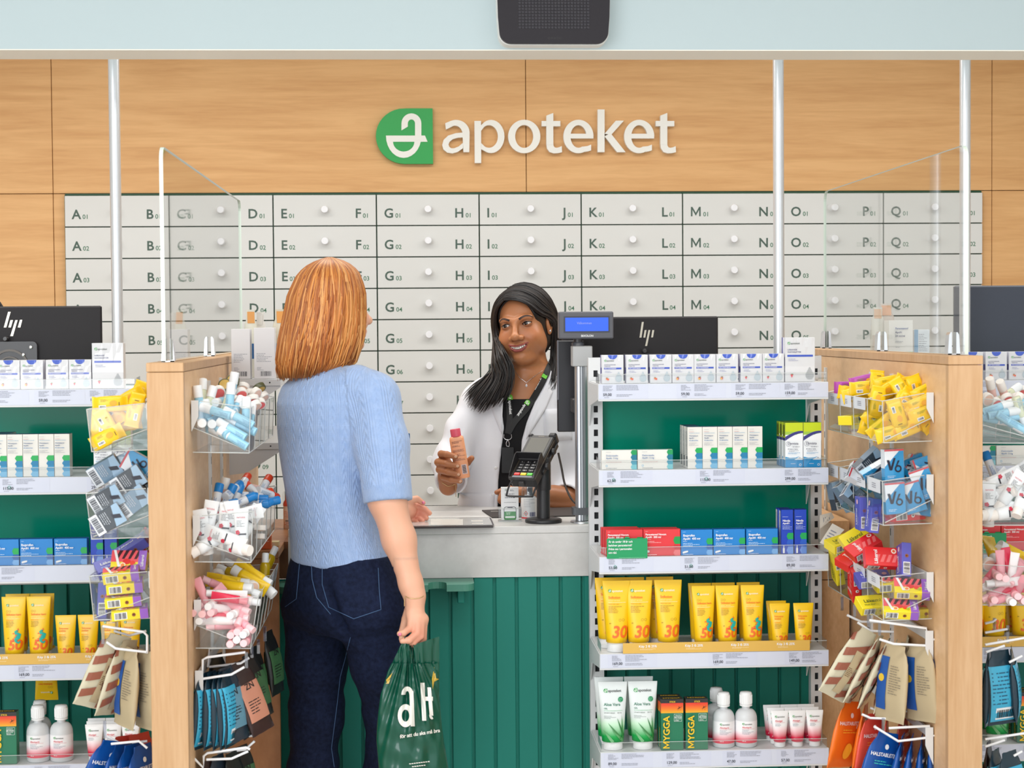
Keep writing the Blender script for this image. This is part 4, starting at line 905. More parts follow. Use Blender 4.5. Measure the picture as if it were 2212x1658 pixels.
DESC = dict(orange='small white orange lozenge box', mango='small white mango lozenge box', berry='small white strawberry lozenge box', big='tall white lozenge carton', mom='slim white nasal spray box', des='low white allergy tablet box', dym='lime and white nasal spray carton', par='red painkiller box', ibu='blue tablet box', nas='slim dark blue nasal oil box', myg='green insect repellent box',
            s30='large yellow sun lotion tube', s50='yellow seahorse sun lotion tube', s3s='small yellow face sun cream tube', alo='white and green aloe gel tube', alg='small white and red gel tube', als='frosted bottle with red and white label')
# (kind, shelf, centre px of the front one, px of left edge is implied, rows behind, depth step)
STOCK = []
for c, f in ((1325.5, 'orange'), (1378, 'orange'), (1429.5, 'orange'), (1477.5, 'mango'), (1524.7, 'mango'), (1572.6, 'mango'), (1625, 'berry'), (1672.5, 'berry')): STOCK.append((f, 0, c, 0))
STOCK.append(('big', 0, 1730, 0))
STOCK += [('des', 1, 1338.5, 0), ('des', 1, 1416.5, 0)] + [('mom', 1, 1502.3 + 32.55 * k, 2 if k == 0 else 0) for k in range(5)] + [('dym', 1, 1716.8, 2), ('dym', 1, 1756.3, 0)]
STOCK += [('par', 2, 1348.5, 2), ('par', 2, 1429.8, 1), ('ibu', 2, 1505.5, 0), ('ibu', 2, 1576, 0), ('ibu', 2, 1647, 0), ('nas', 2, 1701.5, 1), ('nas', 2, 1730.3, 0)]
STOCK += [('s30', 3, 1333, 1), ('s30', 3, 1381.5, 1), ('s30', 3, 1446, 1), ('s50', 3, 1522.5, 1), ('s50', 3, 1574.5, 1), ('s50', 3, 1629.5, 1), ('s3s', 3, 1688.5, 1), ('s3s', 3, 1740, 0)]
STOCK += [('alo', 4, 1324, 1), ('alo', 4, 1389.8, 1), ('myg', 4, 1450.5, 1), ('myg', 4, 1504, 0), ('als', 4, 1567, 0), ('als', 4, 1616, 0), ('alg', 4, 1687.3, 2), ('alg', 4, 1725.5, 2), ('alg', 4, 1763.3, 2)]
SHN = ['top', 'second', 'third', 'fourth', 'bottom']
UN = ['middle rack', 'monitor-side rack', 'rack beyond partition']
def stock(unit, dx, lo, hi, skip=(), extra=()):
    items = [s for s in STOCK if s[0] not in skip] + list(extra)
    if unit == 1: items = [s for s in items if not (s[0] == 's50' and s[2] > 1600)]
    items = [s for s in items if lo < s[2] + dx * FPX / SY < hi]
    cnt = {}
    for s in items: cnt[(s[0], s[1])] = cnt.get((s[0], s[1]), 0) + 1
    seen = {}; rng = random.Random(7 + unit)
    for kind, sh, cx, back in sorted(items, key=lambda s: s[2]):
        k = seen.get((kind, sh), 0); seen[(kind, sh)] = k + 1; n = cnt[(kind, sh)]; pr = PR[kind]
        p = px(cx, 1040, SY); x = p.x + dx; isc = pr['cat'] in ('tube', 'bottle')
        dep = {'s30': .024, 's50': .021, 's3s': .018, 'alo': .026, 'alg': .015, 'als': .0285}.get(kind, 0.0)
        y = SY + 0.0065 + dep * 1.15; off = -0.0175 if (kind == 's30' and k == 0) else 0
        where = ('%s of %d in front' % (ORD[k], n)) if n > 1 else 'the only one'
        lab = '%s, %s, %s shelf, %s' % (DESC[kind], where, SHN[sh], UN[unit])
        rz = rng.uniform(-0.03, 0.03) if isc else rng.uniform(-0.008, 0.008)
        inst(pr, (x, y, SHELFZ[sh] + 0.0003), lab, '%ses on the %s shelf' % (pr['name'].replace('_', ' '), SHN[sh]) if n > 1 else None, rz)
        dd = {'mom': .0375, 'dym': .032, 'par': .024, 'nas': .029, 'myg': .032}.get(kind, dep * 2.3)
        for b in range(1, back + 1):
            lab2 = '%s, %s behind the %s, %s shelf, %s' % (DESC[kind], ('next', 'two')[min(b - 1, 1)], 'front one' if n == 1 else ORD[k], SHN[sh], UN[unit])
            ox = {'mom': -0.001, 'dym': -0.001, 'par': -0.003, 's30': (-0.0135), 's50': -0.0015, 's3s': -0.001, 'alo': -0.003, 'alg': -0.0035}.get(kind, -0.002) * b
            oz = 0.0003
            inst(pr, (x + ox, y + dd * b, SHELFZ[sh] + oz), lab2, '%ses on the %s shelf' % (pr['name'].replace('_', ' '), SHN[sh]), rng.uniform(-0.02, 0.02) if isc else 0)
    # one more bottle behind the pair
    if unit < 2:
        p = px(1560, 1040, SY); inst(PR['als'], (p.x + dx, SY + 0.10, SHELFZ[4]), 'frosted bottle behind the front pair, bottom shelf, %s' % UN[unit], 'lotion bottles on the bottom shelf')
stock(0, 0.0, 0, 3000)
stock(1, DX1, -60, 3000, ('s3s', 's30'), [('s3s', 3, 1631, 0), ('s3s', 3, 1678, 0), ('s3s', 3, 1724, 0), ('s3s', 3, 1766, 0)])
stock(2, DX2, -60, 2270)
# ---------------------------------------------------------------- shelf-edge cards
def promo(dx, lab):
    a, b = px(1345, 1400, SY).x + dx, px(1748, 1390, SY).x + dx; mb = MB(); h = 0.0265
    mb.box(0, b - a, 0, 0.0006, 0, h, C(220, 176, 82, r=0.5)); p = Print(mb, FRONT(0))
    for k in range(4):
        x = (b - a) * (0.132 + 0.246 * k); p.text('Köp 2 få 25%', x, h * 0.56, 0.0062, WHITE, 3, bold=1, align='c', shear=0.08); p.lines(x - 0.02, x + 0.024, h * 0.40, 0.0011, 2, C(246, 226, 180), k, 3, 2.0)
    o = mb.build('promotion_strip', None, (a, SY - 0.0068, SHELFZ[3] + 0.0005)); tag(o, lab, 'sign')
promo(0, 'gold discount strip along the front of the middle rack under the sun tubes')
promo(DX1, 'gold discount strip along the front of the monitor-side rack')
promo(DX2, 'gold discount strip on the rack beyond the oak partition')
def ask(dx, lab):
    w, h = 89 / K, 44 / K; mb = MB(); mb.prism(rrect(0, w, 0, h, 0.002), C(20, 150, 92), 0, 0.0006); p = Print(mb, FRONT(0))
    mb.prism([(w * 0.42, h - 0.001), (w * 0.58, h - 0.001), (w * 0.54, h + 0.004), (w * 0.46, h + 0.004)], C(20, 150, 92), 0, 0.0006)
    for k, t in enumerate(('Är du under 18 år och', 'behöver paracetamol?', 'Fråga oss i personalen', 'om råd.')): p.text(t, 0.004, h - 0.0105 - 0.0092 * k, 0.0053, WHITE, 4, bold=1, shear=0.1, tight=0.92)
    p.lines(0.03, w - 0.004, 0.0025, 0.0009, 1, C(160, 220, 190), 2)
    o = mb.build('advice_card', None, (px(1310, 1180, SY).x + dx, SY - 0.0075, px(1350, 1205, SY).z)); tag(o, lab, 'sign')
ask(0, 'green advice card in front of the red painkiller boxes on the middle rack')
ask(DX2, 'green advice card in front of red boxes beyond the oak partition')
# a sun lotion tube stuck upside down behind the monitor-side rack's lower shelf
o = inst(PR['s50'], (px(100, 1512, 4.52).x, 4.525, px(100, 1512, 4.52).z + 141 / K), 'yellow sun lotion tube stuck upside down above the bottles of the monitor-side rack', rot=(PI, 0, PI))
# ================================================================ clear bins on the partitions
YN = 3.86
def bin_unit(Xs, sg, y1, xf_t, yf_t, xf_b, yf_b, yr_t, ncomp, label, cards=0, ydep=YN):
    """Xs: partition face, sg: side it sticks out; (xf_t,yf_t) front top corner px of the near end, (xf_b,yf_b) front bottom"""
    a = px(xf_t, yf_t, ydep); b = px(xf_b, yf_b, ydep); Dt = abs(a.x - Xs); Db = abs(b.x - Xs); zt, zb = a.z, b.z; zr = px(xf_t, yr_t, ydep).z
    L = y1 - ydep; t = thing('acrylic_bin', label, 'bin', (Xs, ydep, 0)); s = sg; e0 = 0.004
    sl = (zr - zb) * 0.50
    End = [(s * e0, zb + 0.003), (s * Db, zb), (s * Dt, zt), (s * 0.022, zr), (s * e0, zr - 0.02)]
    mid = []
    for k in range(ncomp + 1):
        y = L * k / ncomp; m = MB(); m.add([(u, y, v) for u, v in End], [tuple(range(5))], CLEAR)
        r = [(u, y, v) for u, v in End]
        m.tube([r[1], r[2]], 0.0011, CLEARE, 5); m.tube([r[2], r[3]], 0.0011, CLEARE, 5)
        if k == 0: m.tube([r[0], r[1]], 0.0013, CLEARE, 5); m.tube([(s * e0, 0, zb + sl), (s * (Db - 0.004), 0, zb + 0.006)], 0.0012, CLEARE, 5)
        m.build('end_plate' if k in (0, ncomp) else 'divider', t)
    f = MB(); f.add([(s * Db, 0, zb), (s * Db, L, zb), (s * Dt, L, zt), (s * Dt, 0, zt)], [(0, 1, 2, 3)], CLEAR)
    f.tube([(s * Dt, 0, zt), (s * Dt, L, zt)], 0.0013, CLEARE, 5); f.tube([(s * Db, 0, zb), (s * Db, L, zb)], 0.0013, CLEARE, 5); f.build('front_plate', t)
    g = MB(); g.add([(s * e0, 0, zb + sl), (s * e0, L, zb + sl), (s * Db, L, zb + 0.006), (s * Db, 0, zb + 0.006)], [(0, 1, 2, 3)], CLEAR); g.build('sloping_floor', t)
    h = MB(); h.add([(s * e0, 0, zb + 0.003), (s * e0, L, zb + 0.003), (s * Db, L, zb), (s * Db, 0, zb)], [(0, 1, 2, 3)], CLEAR); h.build('bottom_plate', t)
    br = MB(); br.prism([(s * 0.002, zr + 0.002), (s * 0.018, zr + 0.002), (s * 0.018, zr - 0.034), (s * 0.002, zr - 0.068)], METALW, -0.006, -0.003); br.box(min(s * .002, s * .006), max(s * .002, s * .006), -0.003, L, zr - 0.03, zr - 0.004, METALW); br.build('bracket', t, fixn=True)
    for k in range(cards):
        c = MB(); y0 = L * (1 - (k + 0.92) / (ncomp)); y2 = L * (1 - (k + 0.1) / ncomp); k0, k1 = 0.0, 0.30
        P = lambda q, y: (s * (Dt + (Db - Dt) * q + 0.0022), y, zt + (zb - zt) * q + 0.001)
        c.add([P(k0, y0), P(k0, y2), P(k1, y2), P(k1, y0)], [(0, 1, 2, 3)], PAPER)
        for j in range(3): q = 0.1 + j * 0.045; yy = y0 + (y2 - y0) * 0.35; c.add([(P(q, yy)[0] + s * 0.0004,) + P(q, yy)[1:], (P(q, y2)[0] + s * 0.0004,) + P(q, (y0 + y2 * 2) / 3)[1:], (P(q + .02, y2)[0] + s * 0.0004,) + P(q + .02, (y0 + y2 * 2) / 3)[1:], (P(q + .02, yy)[0] + s * 0.0004,) + P(q + .02, yy)[1:]], [(0, 1, 2, 3)], INKL)
        c.build('label_card', t)
    return t
bin_unit(XR0, -1, 4.39, 1906, 866, 1909, 956, 850, 4, 'upper clear bin of yellow packets on the oak partition beside the middle rack', 3)
bin_unit(XR0, -1, 4.39, 1906, 1039, 1908, 1134, 1027, 4, 'clear bin of blue gum boxes on the oak partition beside the middle rack', 4)
bin_unit(XR0, -1, 4.39, 1905, 1246, 1909, 1340, 1238, 4, 'lower clear bin of red and yellow pastille boxes beside the middle rack', 4)
bin_unit(XL1, 1, 4.48, 541, 880, 538, 978, 865, 5, 'upper clear bin of pale blue lip balm sticks near the customer', 0)
bin_unit(XL1, 1, 4.48, 546, 1104, 542, 1214, 1112, 5, 'clear bin of white hand cream tubes near the customer', 2)
bin_unit(XL1, 1, 4.40, 558, 1288, 541, 1400, 1294, 5, 'lower clear bin of pink lip gloss tubes near the customer', 2)
bin_unit(XL0, -1, 4.30, 187, 884, 198, 975, 872, 4, 'upper clear bin of yellow packets overlapping the monitor-side rack')
bin_unit(XL0, -1, 4.30, 186, 1066, 198, 1164, 1056, 4, 'clear bin of grey and blue gum boxes overlapping the monitor-side rack')
bin_unit(XL0, -1, 4.30, 193, 1244, 203, 1339, 1236, 4, 'lower clear bin of stacked yellow pastille boxes overlapping the monitor-side rack')
bin_unit(XR1, 1, 4.28, 2254, 872, 2250, 957, 858, 4, 'upper clear bin of lip balm sticks on the outer face of the partition')
bin_unit(XR1, 1, 4.28, 2254, 1052, 2250, 1134, 1040, 4, 'clear bin of white cream tubes on the outer face of the partition')
bin_unit(XR1, 1, 4.28, 2254, 1226, 2250, 1306, 1215, 4, 'lower clear bin of pink lip tubes on the outer face of the partition')
# ---------------------------------------------------------------- small goods, centred on their origin, front face towards -y
def FR(y): return lambda u, v, L: (u, y - L, v)
PYEL = mat('packet_yellow', (246, 200, 20), 0.28)
def packet(seed, col=PYEL, dark=C(96, 60, 10)):
    rng = random.Random(seed); L, Wd, T = 0.066, 0.036, 0.022; n = 14; R = []
    for x, s, z in ((-L / 2 - .006, .05, 1.02), (-L / 2 - .001, .10, .95), (-L / 2 + .004, .75, .92), (-L / 2 + .012, 1.0, 1.0), (0, 1.02, 1.0), (L / 2 - .012, 1.0, 1.0), (L / 2 - .004, .75, .92), (L / 2 + .001, .10, .95), (L / 2 + .006, .05, 1.02)):
        R.append([(x + rng.uniform(-.0006, .0006), T / 2 * s * math.copysign(abs(math.sin(q)) ** .45, math.sin(q)) * rng.uniform(.93, 1.05), Wd / 2 * z * math.copysign(abs(math.cos(q)) ** .45, math.cos(q)) * rng.uniform(.96, 1.03)) for q in [2 * PI * k / n for k in range(n)]])
    mb = MB(); mb.rings(R, col); pm = MB(); p = Print(pm, lambda u, v, L_: (u, -T / 2 * 1.03 - .0006 - L_, v))
    p.rect(-.024, -.008, -.010, -.002, WHITE, 1); p.bars(-.0225, -.0095, -.0085, -.0035, C(60, 60, 60), seed, 2); p.poly(disc(.008, .002, .008, .006), C(238, 170, 40), 1); p.rect(.020, .0215, -.006, .004, dark, 2); p.lines(-.02, .004, .010, .0012, 3, C(150, 160, 40), seed, 2)
    q = Print(pm, lambda u, v, L_: (u, v, Wd / 2 * 1.02 + .0004 + L_)); q.rect(-.004, .008, -.0012, .0012, dark, 1)
    return proto('sweet_packet', 'packet', [('wrapper', mb.mesh('wrapper')), ('printing', pm.mesh('printing'), 'wrapper')])
def gum(kind):
    w, h, d = 0.047, 0.072, 0.021; base = {'blue': C(24, 148, 208, r=.25), 'grey': C(70, 78, 88, r=.25), 'steel': C(120, 150, 176, r=.25)}[kind]
    mb = MB(); mb.box(-w / 2, w / 2, -d / 2, d / 2, -h / 2, h / 2, base, 0.0008); p = Print(mb, FR(-d / 2)); ik = C(20, 26, 50)
    wt = C(232, 236, 242, r=.3)
    if kind == 'blue':
        p.poly([(-w / 2, h / 2), (w / 2 * .7, h / 2), (-w / 2, -h * .05)], wt, 1); p.rect(-w / 2, w / 2, h / 2 - .004, h / 2, C(206, 70, 80), 2)
        # italic mark: a V and a round 6
        p.poly([(-.019, .012), (-.0125, .012), (-.009, -.004), (-.002, .016), (.003, .016), (-.006, -.012), (-.0125, -.012)], ik, 5); p.ring(.0085, -.009, .0085, .0036, ik, 6, 18); p.poly([(.001, -.006), (.008, .010), (.0125, .010), (.006, -.002)], ik, 7)
        p.lines(-.018, .016, -.026, .0016, 2, C(200, 226, 244), 3, 5, 2)
    else:
        p.poly([(-w / 2, h / 2), (w / 2, h / 2), (w / 2, h * .12), (-w / 2, h * .30)], C(164, 196, 224), 1); p.rect(-w / 2, w / 2, -h / 2, -h * .22, wt, 2); p.bars(-.018, .018, -h * .46, -h * .27, ik, 4, 4); p.lines(-.018, .016, h * .02, .0022, 4, C(190, 196, 206), 5, 4, 2.0); p.poly([(-.006, .012), (.004, .012), (.012, .030), (.002, .030)], ik, 4)
    for sgn in (-1, 1):
        q = Print(mb, lambda u, v, L, s=sgn: (s * (w / 2 + L), u, v)); q.rect(-d / 2, d / 2, -h * .1, h / 2, wt if kind == 'blue' else C(110, 130, 150), 1)
    q = Print(mb, lambda u, v, L: (u, v, h / 2 + L)); q.rect(-w / 2, w / 2, -d / 2, d / 2, wt, 1); q.bars(-.018, .01, -d * .3, d * .3, ik, 6, 3)
    q = Print(mb, lambda u, v, L: (-u, v, -h / 2 - L)); q.rect(-w / 2, w / 2, -d / 2, d / 2, wt, 1); q.bars(-.018, .018, -d * .3, d * .3, ik, 7, 3)
    f = MB(); f.box(-w / 2 - .001, w / 2 + .001, -d / 2 - .001, d / 2 + .001, -h / 2 - .001, h / 2 + .001, acrylic('cellophane', (253, 253, 253), 0.7, 0.01))
    return proto('gum_box', 'box', [('carton', mb.mesh('carton')), ('cellophane', f.mesh('cellophane'))])
LPUR = C(150, 96, 200, r=.3); LYEL = C(244, 222, 44, r=.3); LRED = C(222, 40, 44, r=.3)
def pastille(kind):
    w, h, d = 0.080, 0.0225, 0.047; base = {'fruit': LYEL, 'red': LRED, 'yellow': LYEL, 'violet': C(94, 96, 190, r=.3)}[kind]
    mb = MB(); mb.box(-w / 2, w / 2, -d / 2, d / 2, -h / 2, h / 2, base, 0.0008); ik = C(40, 30, 40); wt = C(240, 240, 240)
    p = Print(mb, FR(-d / 2)); p.rect(-.034, -.006, -h * .36, h * .36, wt, 2); p.bars(-.032, -.008, -h * .3, h * .3, ik, 5, 3); p.poly(disc(.0085, 0, .0042), C(150, 90, 40) if kind != 'red' else wt, 3); p.poly(disc(.0085, .0005, .0018), C(90, 30, 20), 4)
    if kind == 'fruit': p.rect(w / 2 - .018, w / 2, -h / 2, h / 2, LPUR, 2)
    for sg in (1, -1):
        q = Print(mb, lambda u, v, L, s=sg: (u * s, v, s * (h / 2 + L))); q_dark = C(60, 20, 30)
        if kind == 'fruit':
            q.rect(-w / 2, w / 2 - .018, -d * .1, d / 2, C(238, 90, 100), 1)
            for k in range(4): q.poly([(-.03 + k * .014, d * .05), (-.024 + k * .014, d * .05), (-.014 + k * .014, d / 2), (-.022 + k * .014, d / 2)], q_dark, 2)
            q.poly(disc(-.004, -.004, .009, .007), C(226, 40, 36), 4); q.poly(disc(.010, -.008, .006), C(236, 60, 40), 5); q.poly(disc(-.012, -.013, .0065), C(250, 236, 200), 6); q.poly(disc(-.012, -.013, .0042), C(240, 140, 60), 7); q.poly(disc(.016, -.013, .004), C(170, 190, 50), 6)
            q.poly([(-.036, d / 2), (-.030, d / 2), (-.016, -d * .42), (-.022, -d * .42)], wt, 8); q.rect(w / 2 - .018, w / 2, -d / 2, d / 2, LPUR, 3); q.text('Läkerol', w / 2 - .0055, -.002 + d * .0 - .014, .0068, wt, 9, bold=1, rot=PI / 2)
        elif kind == 'red':
            for k in range(4): q.poly([(-.02 + k * .014, -d * .3), (-.012 + k * .014, -d * .3), (-.004 + k * .014, d * .1), (-.012 + k * .014, d * .1)], C(236, 110, 110), 2)
            q.text('Läkerol', -.012, -d * .42, .0085, wt, 8, bold=1, rot=PI / 2); q.poly(disc(.028, d * .3, .006), C(250, 240, 220), 3); q.poly(disc(.028, d * .3, .0036), C(230, 100, 50), 4)
        elif kind == 'yellow': q.text('Läkerol', -.028, -.004, .0105, C(96, 110, 40), 5, bold=1); q.lines(-.03, .02, -.011, .002, 2, C(120, 130, 40), 3, 4)
        else: q.text('Läkerol', -.028, .0, .0095, wt, 5, bold=1); q.poly(disc(.028, 0, .006), C(250, 200, 210), 3); q.lines(-.028, .012, -.008, .002, 2, C(190, 190, 240), 3, 4)
    e = Print(mb, lambda u, v, L: (w / 2 + L, u, v)); e.poly(disc(0, 0, .006), C(250, 190, 190), 2)
    return proto('pastille_box', 'box', [('carton', mb.mesh('carton'))])
LBLU = mat('balm_blue', (156, 206, 228), 0.35); LWHT = C(238, 240, 242, r=.3)
def stick(body, cap, cl=0.028, L=0.076, r=0.0099, name='lip_balm_stick', cat='lip balm', pr=True, ink=C(120, 160, 190)):
    mb = MB(); mb.lathe([(r * .96, -L / 2), (r, -L / 2 + .0015), (r, L / 2 - cl)], body, 16, axis='x')
    cm = MB(); cm.lathe([(r * 1.06, L / 2 - cl + .0004), (r * 1.06, L / 2 - .002), (r * .95, L / 2)], cap, 16, axis='x')
    P = [('stick_body', mb.mesh('stick_body')), ('cap', cm.mesh('cap'))]
    if pr:
        b = MB(); p = Print(b, lambda u, v, L_: (u, -math.sqrt(max(0, (r * 1.02) ** 2 - v * v)) - L_, v)); p.lines(-L / 2 + .004, L / 2 - cl - .003, r * .45, r * .14, 4, ink, 5, 1, 1.8); P.append(('printing', b.mesh('printing'), 'stick_body'))
    return proto(name, cat, P)
def soft(w, L, body, capm, capl, name, cat, deco=None, dep=None):
    p = tube(w, w * .82, L, capl, body, capm, deco or (lambda p, h, ab: None), name, 0.005, dep)
    parts = []
    for nm, me, *up in p['parts']:
        if not len(me.vertices): continue
        me.transform(Matrix.Rotation(PI / 2, 4, 'Y') @ Matrix.Translation((0, 0, -L / 2))); parts.append((nm, me) + tuple(up))
    return proto(name, cat, parts)     # long axis x, crimp towards +x, printed face -y
PINK = C(240, 168, 178, r=.25); PINKD = C(222, 52, 84, r=.25); CREAM = C(240, 234, 228, r=.3)
def wt_deco(p, h, ab):
    p.text('NATURAL', -.010, h * .80, .0032, C(220, 120, 130), 8, bold=1); p.lines(-.010, .010, h * .74, .0014, 5, C(110, 110, 116), 4, 8, 2.2); p.rect(-.006, .011, h * .44, h * .475, C(50, 48, 56), 8)
    for a in range(5): p.poly(disc(-.008 + .003 * math.cos(a * 1.26), h * .5 + .003 * math.sin(a * 1.26), .0022), C(206, 40, 70), 8 + a)
def yel_deco(p, h, ab): p.lines(-.006, .006, h * .8, .0016, 4, C(220, 130, 30), 4, 8, 2.2)
def disctin(c1, c2, r=.016, t=.012):
    mb = MB(); mb.lathe([(r, -t / 2), (r, t / 2 - .001), (r * .95, t / 2), (r * .8, t / 2)], c1, 22, axis='y'); m2 = MB(); m2.lathe([(r * .8, t / 2 + .0002), (r * .2, t / 2 + .0012)], c2, 18, axis='y')
    return proto('balm_tin', 'tin', [('tin_body', mb.mesh('tin_body')), ('lid_disc', m2.mesh('lid_disc'))])
def minispray():
    Y = mat('yellow_liquid', (226, 190, 20), 0.12, trans=0.35); mb = MB().lathe([(.0125, -.04), (.013, -.038), (.013, .012), (.009, .02)], Y, 18, axis='x'); c = MB().lathe([(.0085, .02), (.0085, .042), (.007, .044)], LWHT, 16, axis='x')
    return proto('oil_spray_bottle', 'bottle', [('bottle_body', mb.mesh('bottle_body')), ('cap', c.mesh('cap'))])
G = {'pk1': packet(1), 'pk2': packet(2), 'pk3': packet(3), 'pkv': packet(4, C(176, 70, 170, r=.3), WHITE), 'gb': gum('blue'), 'gg': gum('grey'), 'gs': gum('steel'), 'pf': pastille('fruit'), 'pr': pastille('red'), 'py': pastille('yellow'), 'pv': pastille('violet'),
     'cb': stick(LBLU, LWHT), 'co': stick(C(226, 228, 232, r=.2), C(226, 70, 34, r=.3), .022, name='lip_care_stick'), 'cbl': stick(C(224, 226, 230, r=.2), C(16, 126, 200, r=.3), .022, name='lip_care_stick', ink=C(40, 110, 180)), 'cgr': stick(C(216, 220, 190, r=.3), LWHT), 'cpk': stick(C(244, 200, 190, r=.3), CREAM, name='lip_care_stick'),
     'wt': soft(.034, .105, LWHT, CREAM, .02, 'cream_tube', 'tube', wt_deco), 'pt': soft(.022, .082, PINK, C(246, 200, 204, r=.3), .02, 'lip_gloss_tube', 'tube', None, .0092), 'pw': soft(.022, .092, C(244, 236, 236, r=.25), LWHT, .02, 'lip_gloss_tube', 'tube', None, .0092), 'pd': soft(.022, .084, PINKD, C(236, 140, 150, r=.3), .02, 'lip_gloss_tube', 'tube', None, .0092),
     'yt': soft(.034, .10, C(242, 200, 26, r=.3), LWHT, .022, 'mini_sun_tube', 'tube', yel_deco), 'ms': minispray(), 'tg': disctin(C(86, 88, 58, r=.3), C(206, 170, 90, r=.3)), 'tp': disctin(CREAM, C(240, 110, 110, r=.3)), 'tw': disctin(CREAM, C(240, 200, 180, r=.3)),
     'dg': gum('grey')}
GD = {'pk1': 'yellow sweet packet', 'pk2': 'yellow sweet packet', 'pk3': 'yellow sweet packet', 'pkv': 'purple sweet packet', 'gb': 'blue and white gum box', 'gg': 'grey gum box with barcode', 'gs': 'steel blue gum box', 'pf': 'yellow-purple fruit pastille box', 'pr': 'red pastille box', 'py': 'yellow pastille box', 'pv': 'violet pastille box', 'cb': 'pale blue lip balm stick', 'co': 'clear lip stick with orange cap', 'cbl': 'clear lip stick with blue cap', 'cgr': 'pale green lip balm stick', 'cpk': 'peach lip balm stick', 'wt': 'white cream tube', 'pt': 'pale pink lip tube', 'pw': 'white lip tube', 'pd': 'red lip tube', 'yt': 'small yellow sun tube', 'ms': 'yellow oil spray bottle', 'tg': 'olive balm tin', 'tp': 'cream tin with coral top', 'tw': 'cream coloured balm tin', 'dg': 'dark gum box'}
def ROT(roll, yaw=0, pitch=0): r = math.radians; return (Matrix.Rotation(-r(roll), 4, 'Y') @ Matrix.Rotation(r(pitch), 4, 'X') @ Matrix.Rotation(r(yaw), 4, 'Z')).to_euler()
def heap(where, items):
    tot = {}; seen = {}
    for it in items: k = GD[it[0]]; tot[k] = tot.get(k, 0) + 1
    for it in sorted(items, key=lambda i: i[1]):
        k, x, y, Y, roll = it[:5]; yaw = it[5] if len(it) > 5 else 0; pit = it[6] if len(it) > 6 else 0
        d = GD[k]; n = seen[d] = seen.get(d, 0) + 1
        lab = '%s %s' % (d, where) if tot[d] == 1 else '%s, %s of %d from left %s' % (d, ORD[n - 1], tot[d], where)
        inst(G[k], px(x, y, Y), lab, ('%ss %s' % (d, where)) if tot[d] > 1 else None, rot=ROT(roll, yaw, pit))
# right partition, side towards the middle rack
heap('in the upper partition bin', [('pk1', 1948, 868, 3.95, 50, 10), ('pk3', 1985, 905, 3.90, -40, 0), ('pk2', 1910, 848, 4.04, 30, 10), ('pk1', 1895, 850, 4.08, 70, 20), ('pk3', 1960, 925, 3.885, 20, 10), ('pk2', 1985, 858, 3.95, 40, 0), ('pk1', 1890, 890, 4.02, 40, 20), ('pk1', 1938, 895, 3.875, -72, 8, 8), ('pk2', 1925, 935, 3.885, 14, 10), ('pk3', 1962, 905, 3.90, 60, 20), ('pk1', 1990, 872, 3.90, 22, -10), ('pk2', 2000, 845, 3.93, 26, 14), ('pk3', 1978, 842, 3.97, -70, 20), ('pk1', 1950, 848, 4.00, -60, -10), ('pk2', 1998, 893, 3.88, 20, 0), ('pk3', 1964, 828, 4.04, 8, 15), ('pk1', 1918, 828, 4.08, 10, 12), ('pk2', 1935, 842, 4.06, 60, 0), ('pk3', 1895, 832, 4.12, 84, 20), ('pk1', 1870, 838, 4.18, 4, -10), ('pk2', 1852, 850, 4.2, 14, 0), ('pkv', 1868, 824, 4.26, 12, 0), ('pkv', 1830, 838, 4.32, 0, 20), ('pk3', 1838, 850, 4.26, -10, 20), ('pk1', 1895, 868, 4.0, 80, 10), ('pk2', 1968, 870, 3.95, -30, 0), ('pk3', 1878, 905, 4.03, 70, 0), ('py', 1850, 905, 4.18, 4, 30), ('pk2', 1905, 920, 3.97, 40, 0)])
heap('in the middle partition bin', [('gb', 1950, 1040, 3.93, 40, 10), ('gb', 1985, 1015, 3.95, 60, 10), ('gs', 1905, 1050, 4.0, 20, 30), ('gb', 1985, 1090, 3.90, 80, 10), ('gg', 1850, 1075, 4.14, 50, 30), ('gb', 1928, 1003, 3.90, 2, 8), ('gb', 1931, 1075, 3.875, 4, 4), ('gb', 1966, 1010, 3.95, 112, 0, 10), ('gb', 2006, 1005, 3.92, 108, 6), ('gb', 1972, 1072, 3.885, 18, -15), ('gb', 1996, 1043, 3.88, 22, -20), ('gg', 1878, 1000, 4.06, -48, 20), ('gb', 1895, 1022, 4.02, -60, 20), ('gb', 1862, 1030, 4.10, 60, 30), ('gs', 1830, 1070, 4.25, 30, 30), ('gg', 1810, 1068, 4.32, 12, 30), ('pv', 1862, 1108, 4.06, 90, 0), ('pv', 1886, 1112, 3.98, 84, 0), ('pr', 1955, 1112, 3.93, 4, 10)])
heap('in the lower partition bin', [('pf', 1969, 1272, 3.885, 6, -14, 32), ('pf', 1944, 1315, 3.875, 3, -10, 30), ('pr', 1903, 1205, 3.96, -4, 0, 60), ('pr', 1865, 1182, 4.04, 22, 10, 30), ('py', 1850, 1162, 4.16, 10, 20, 60), ('py', 1820, 1172, 4.24, 6, 20, 20), ('pv', 1952, 1212, 3.935, 84, 20, 0), ('pf', 1990, 1318, 3.93, 4, -10, 10), ('pr', 1846, 1260, 4.12, -84, 20), ('pv', 1885, 1250, 4.02, 6, 0, 20), ('pf', 1925, 1262, 3.95, 4, 0, 10), ('py', 1888, 1305, 3.98, -2, 10, 30), ('py', 1808, 1225, 4.30, -78, 20), ('pr', 1842, 1205, 4.15, 10, 30, 30)])
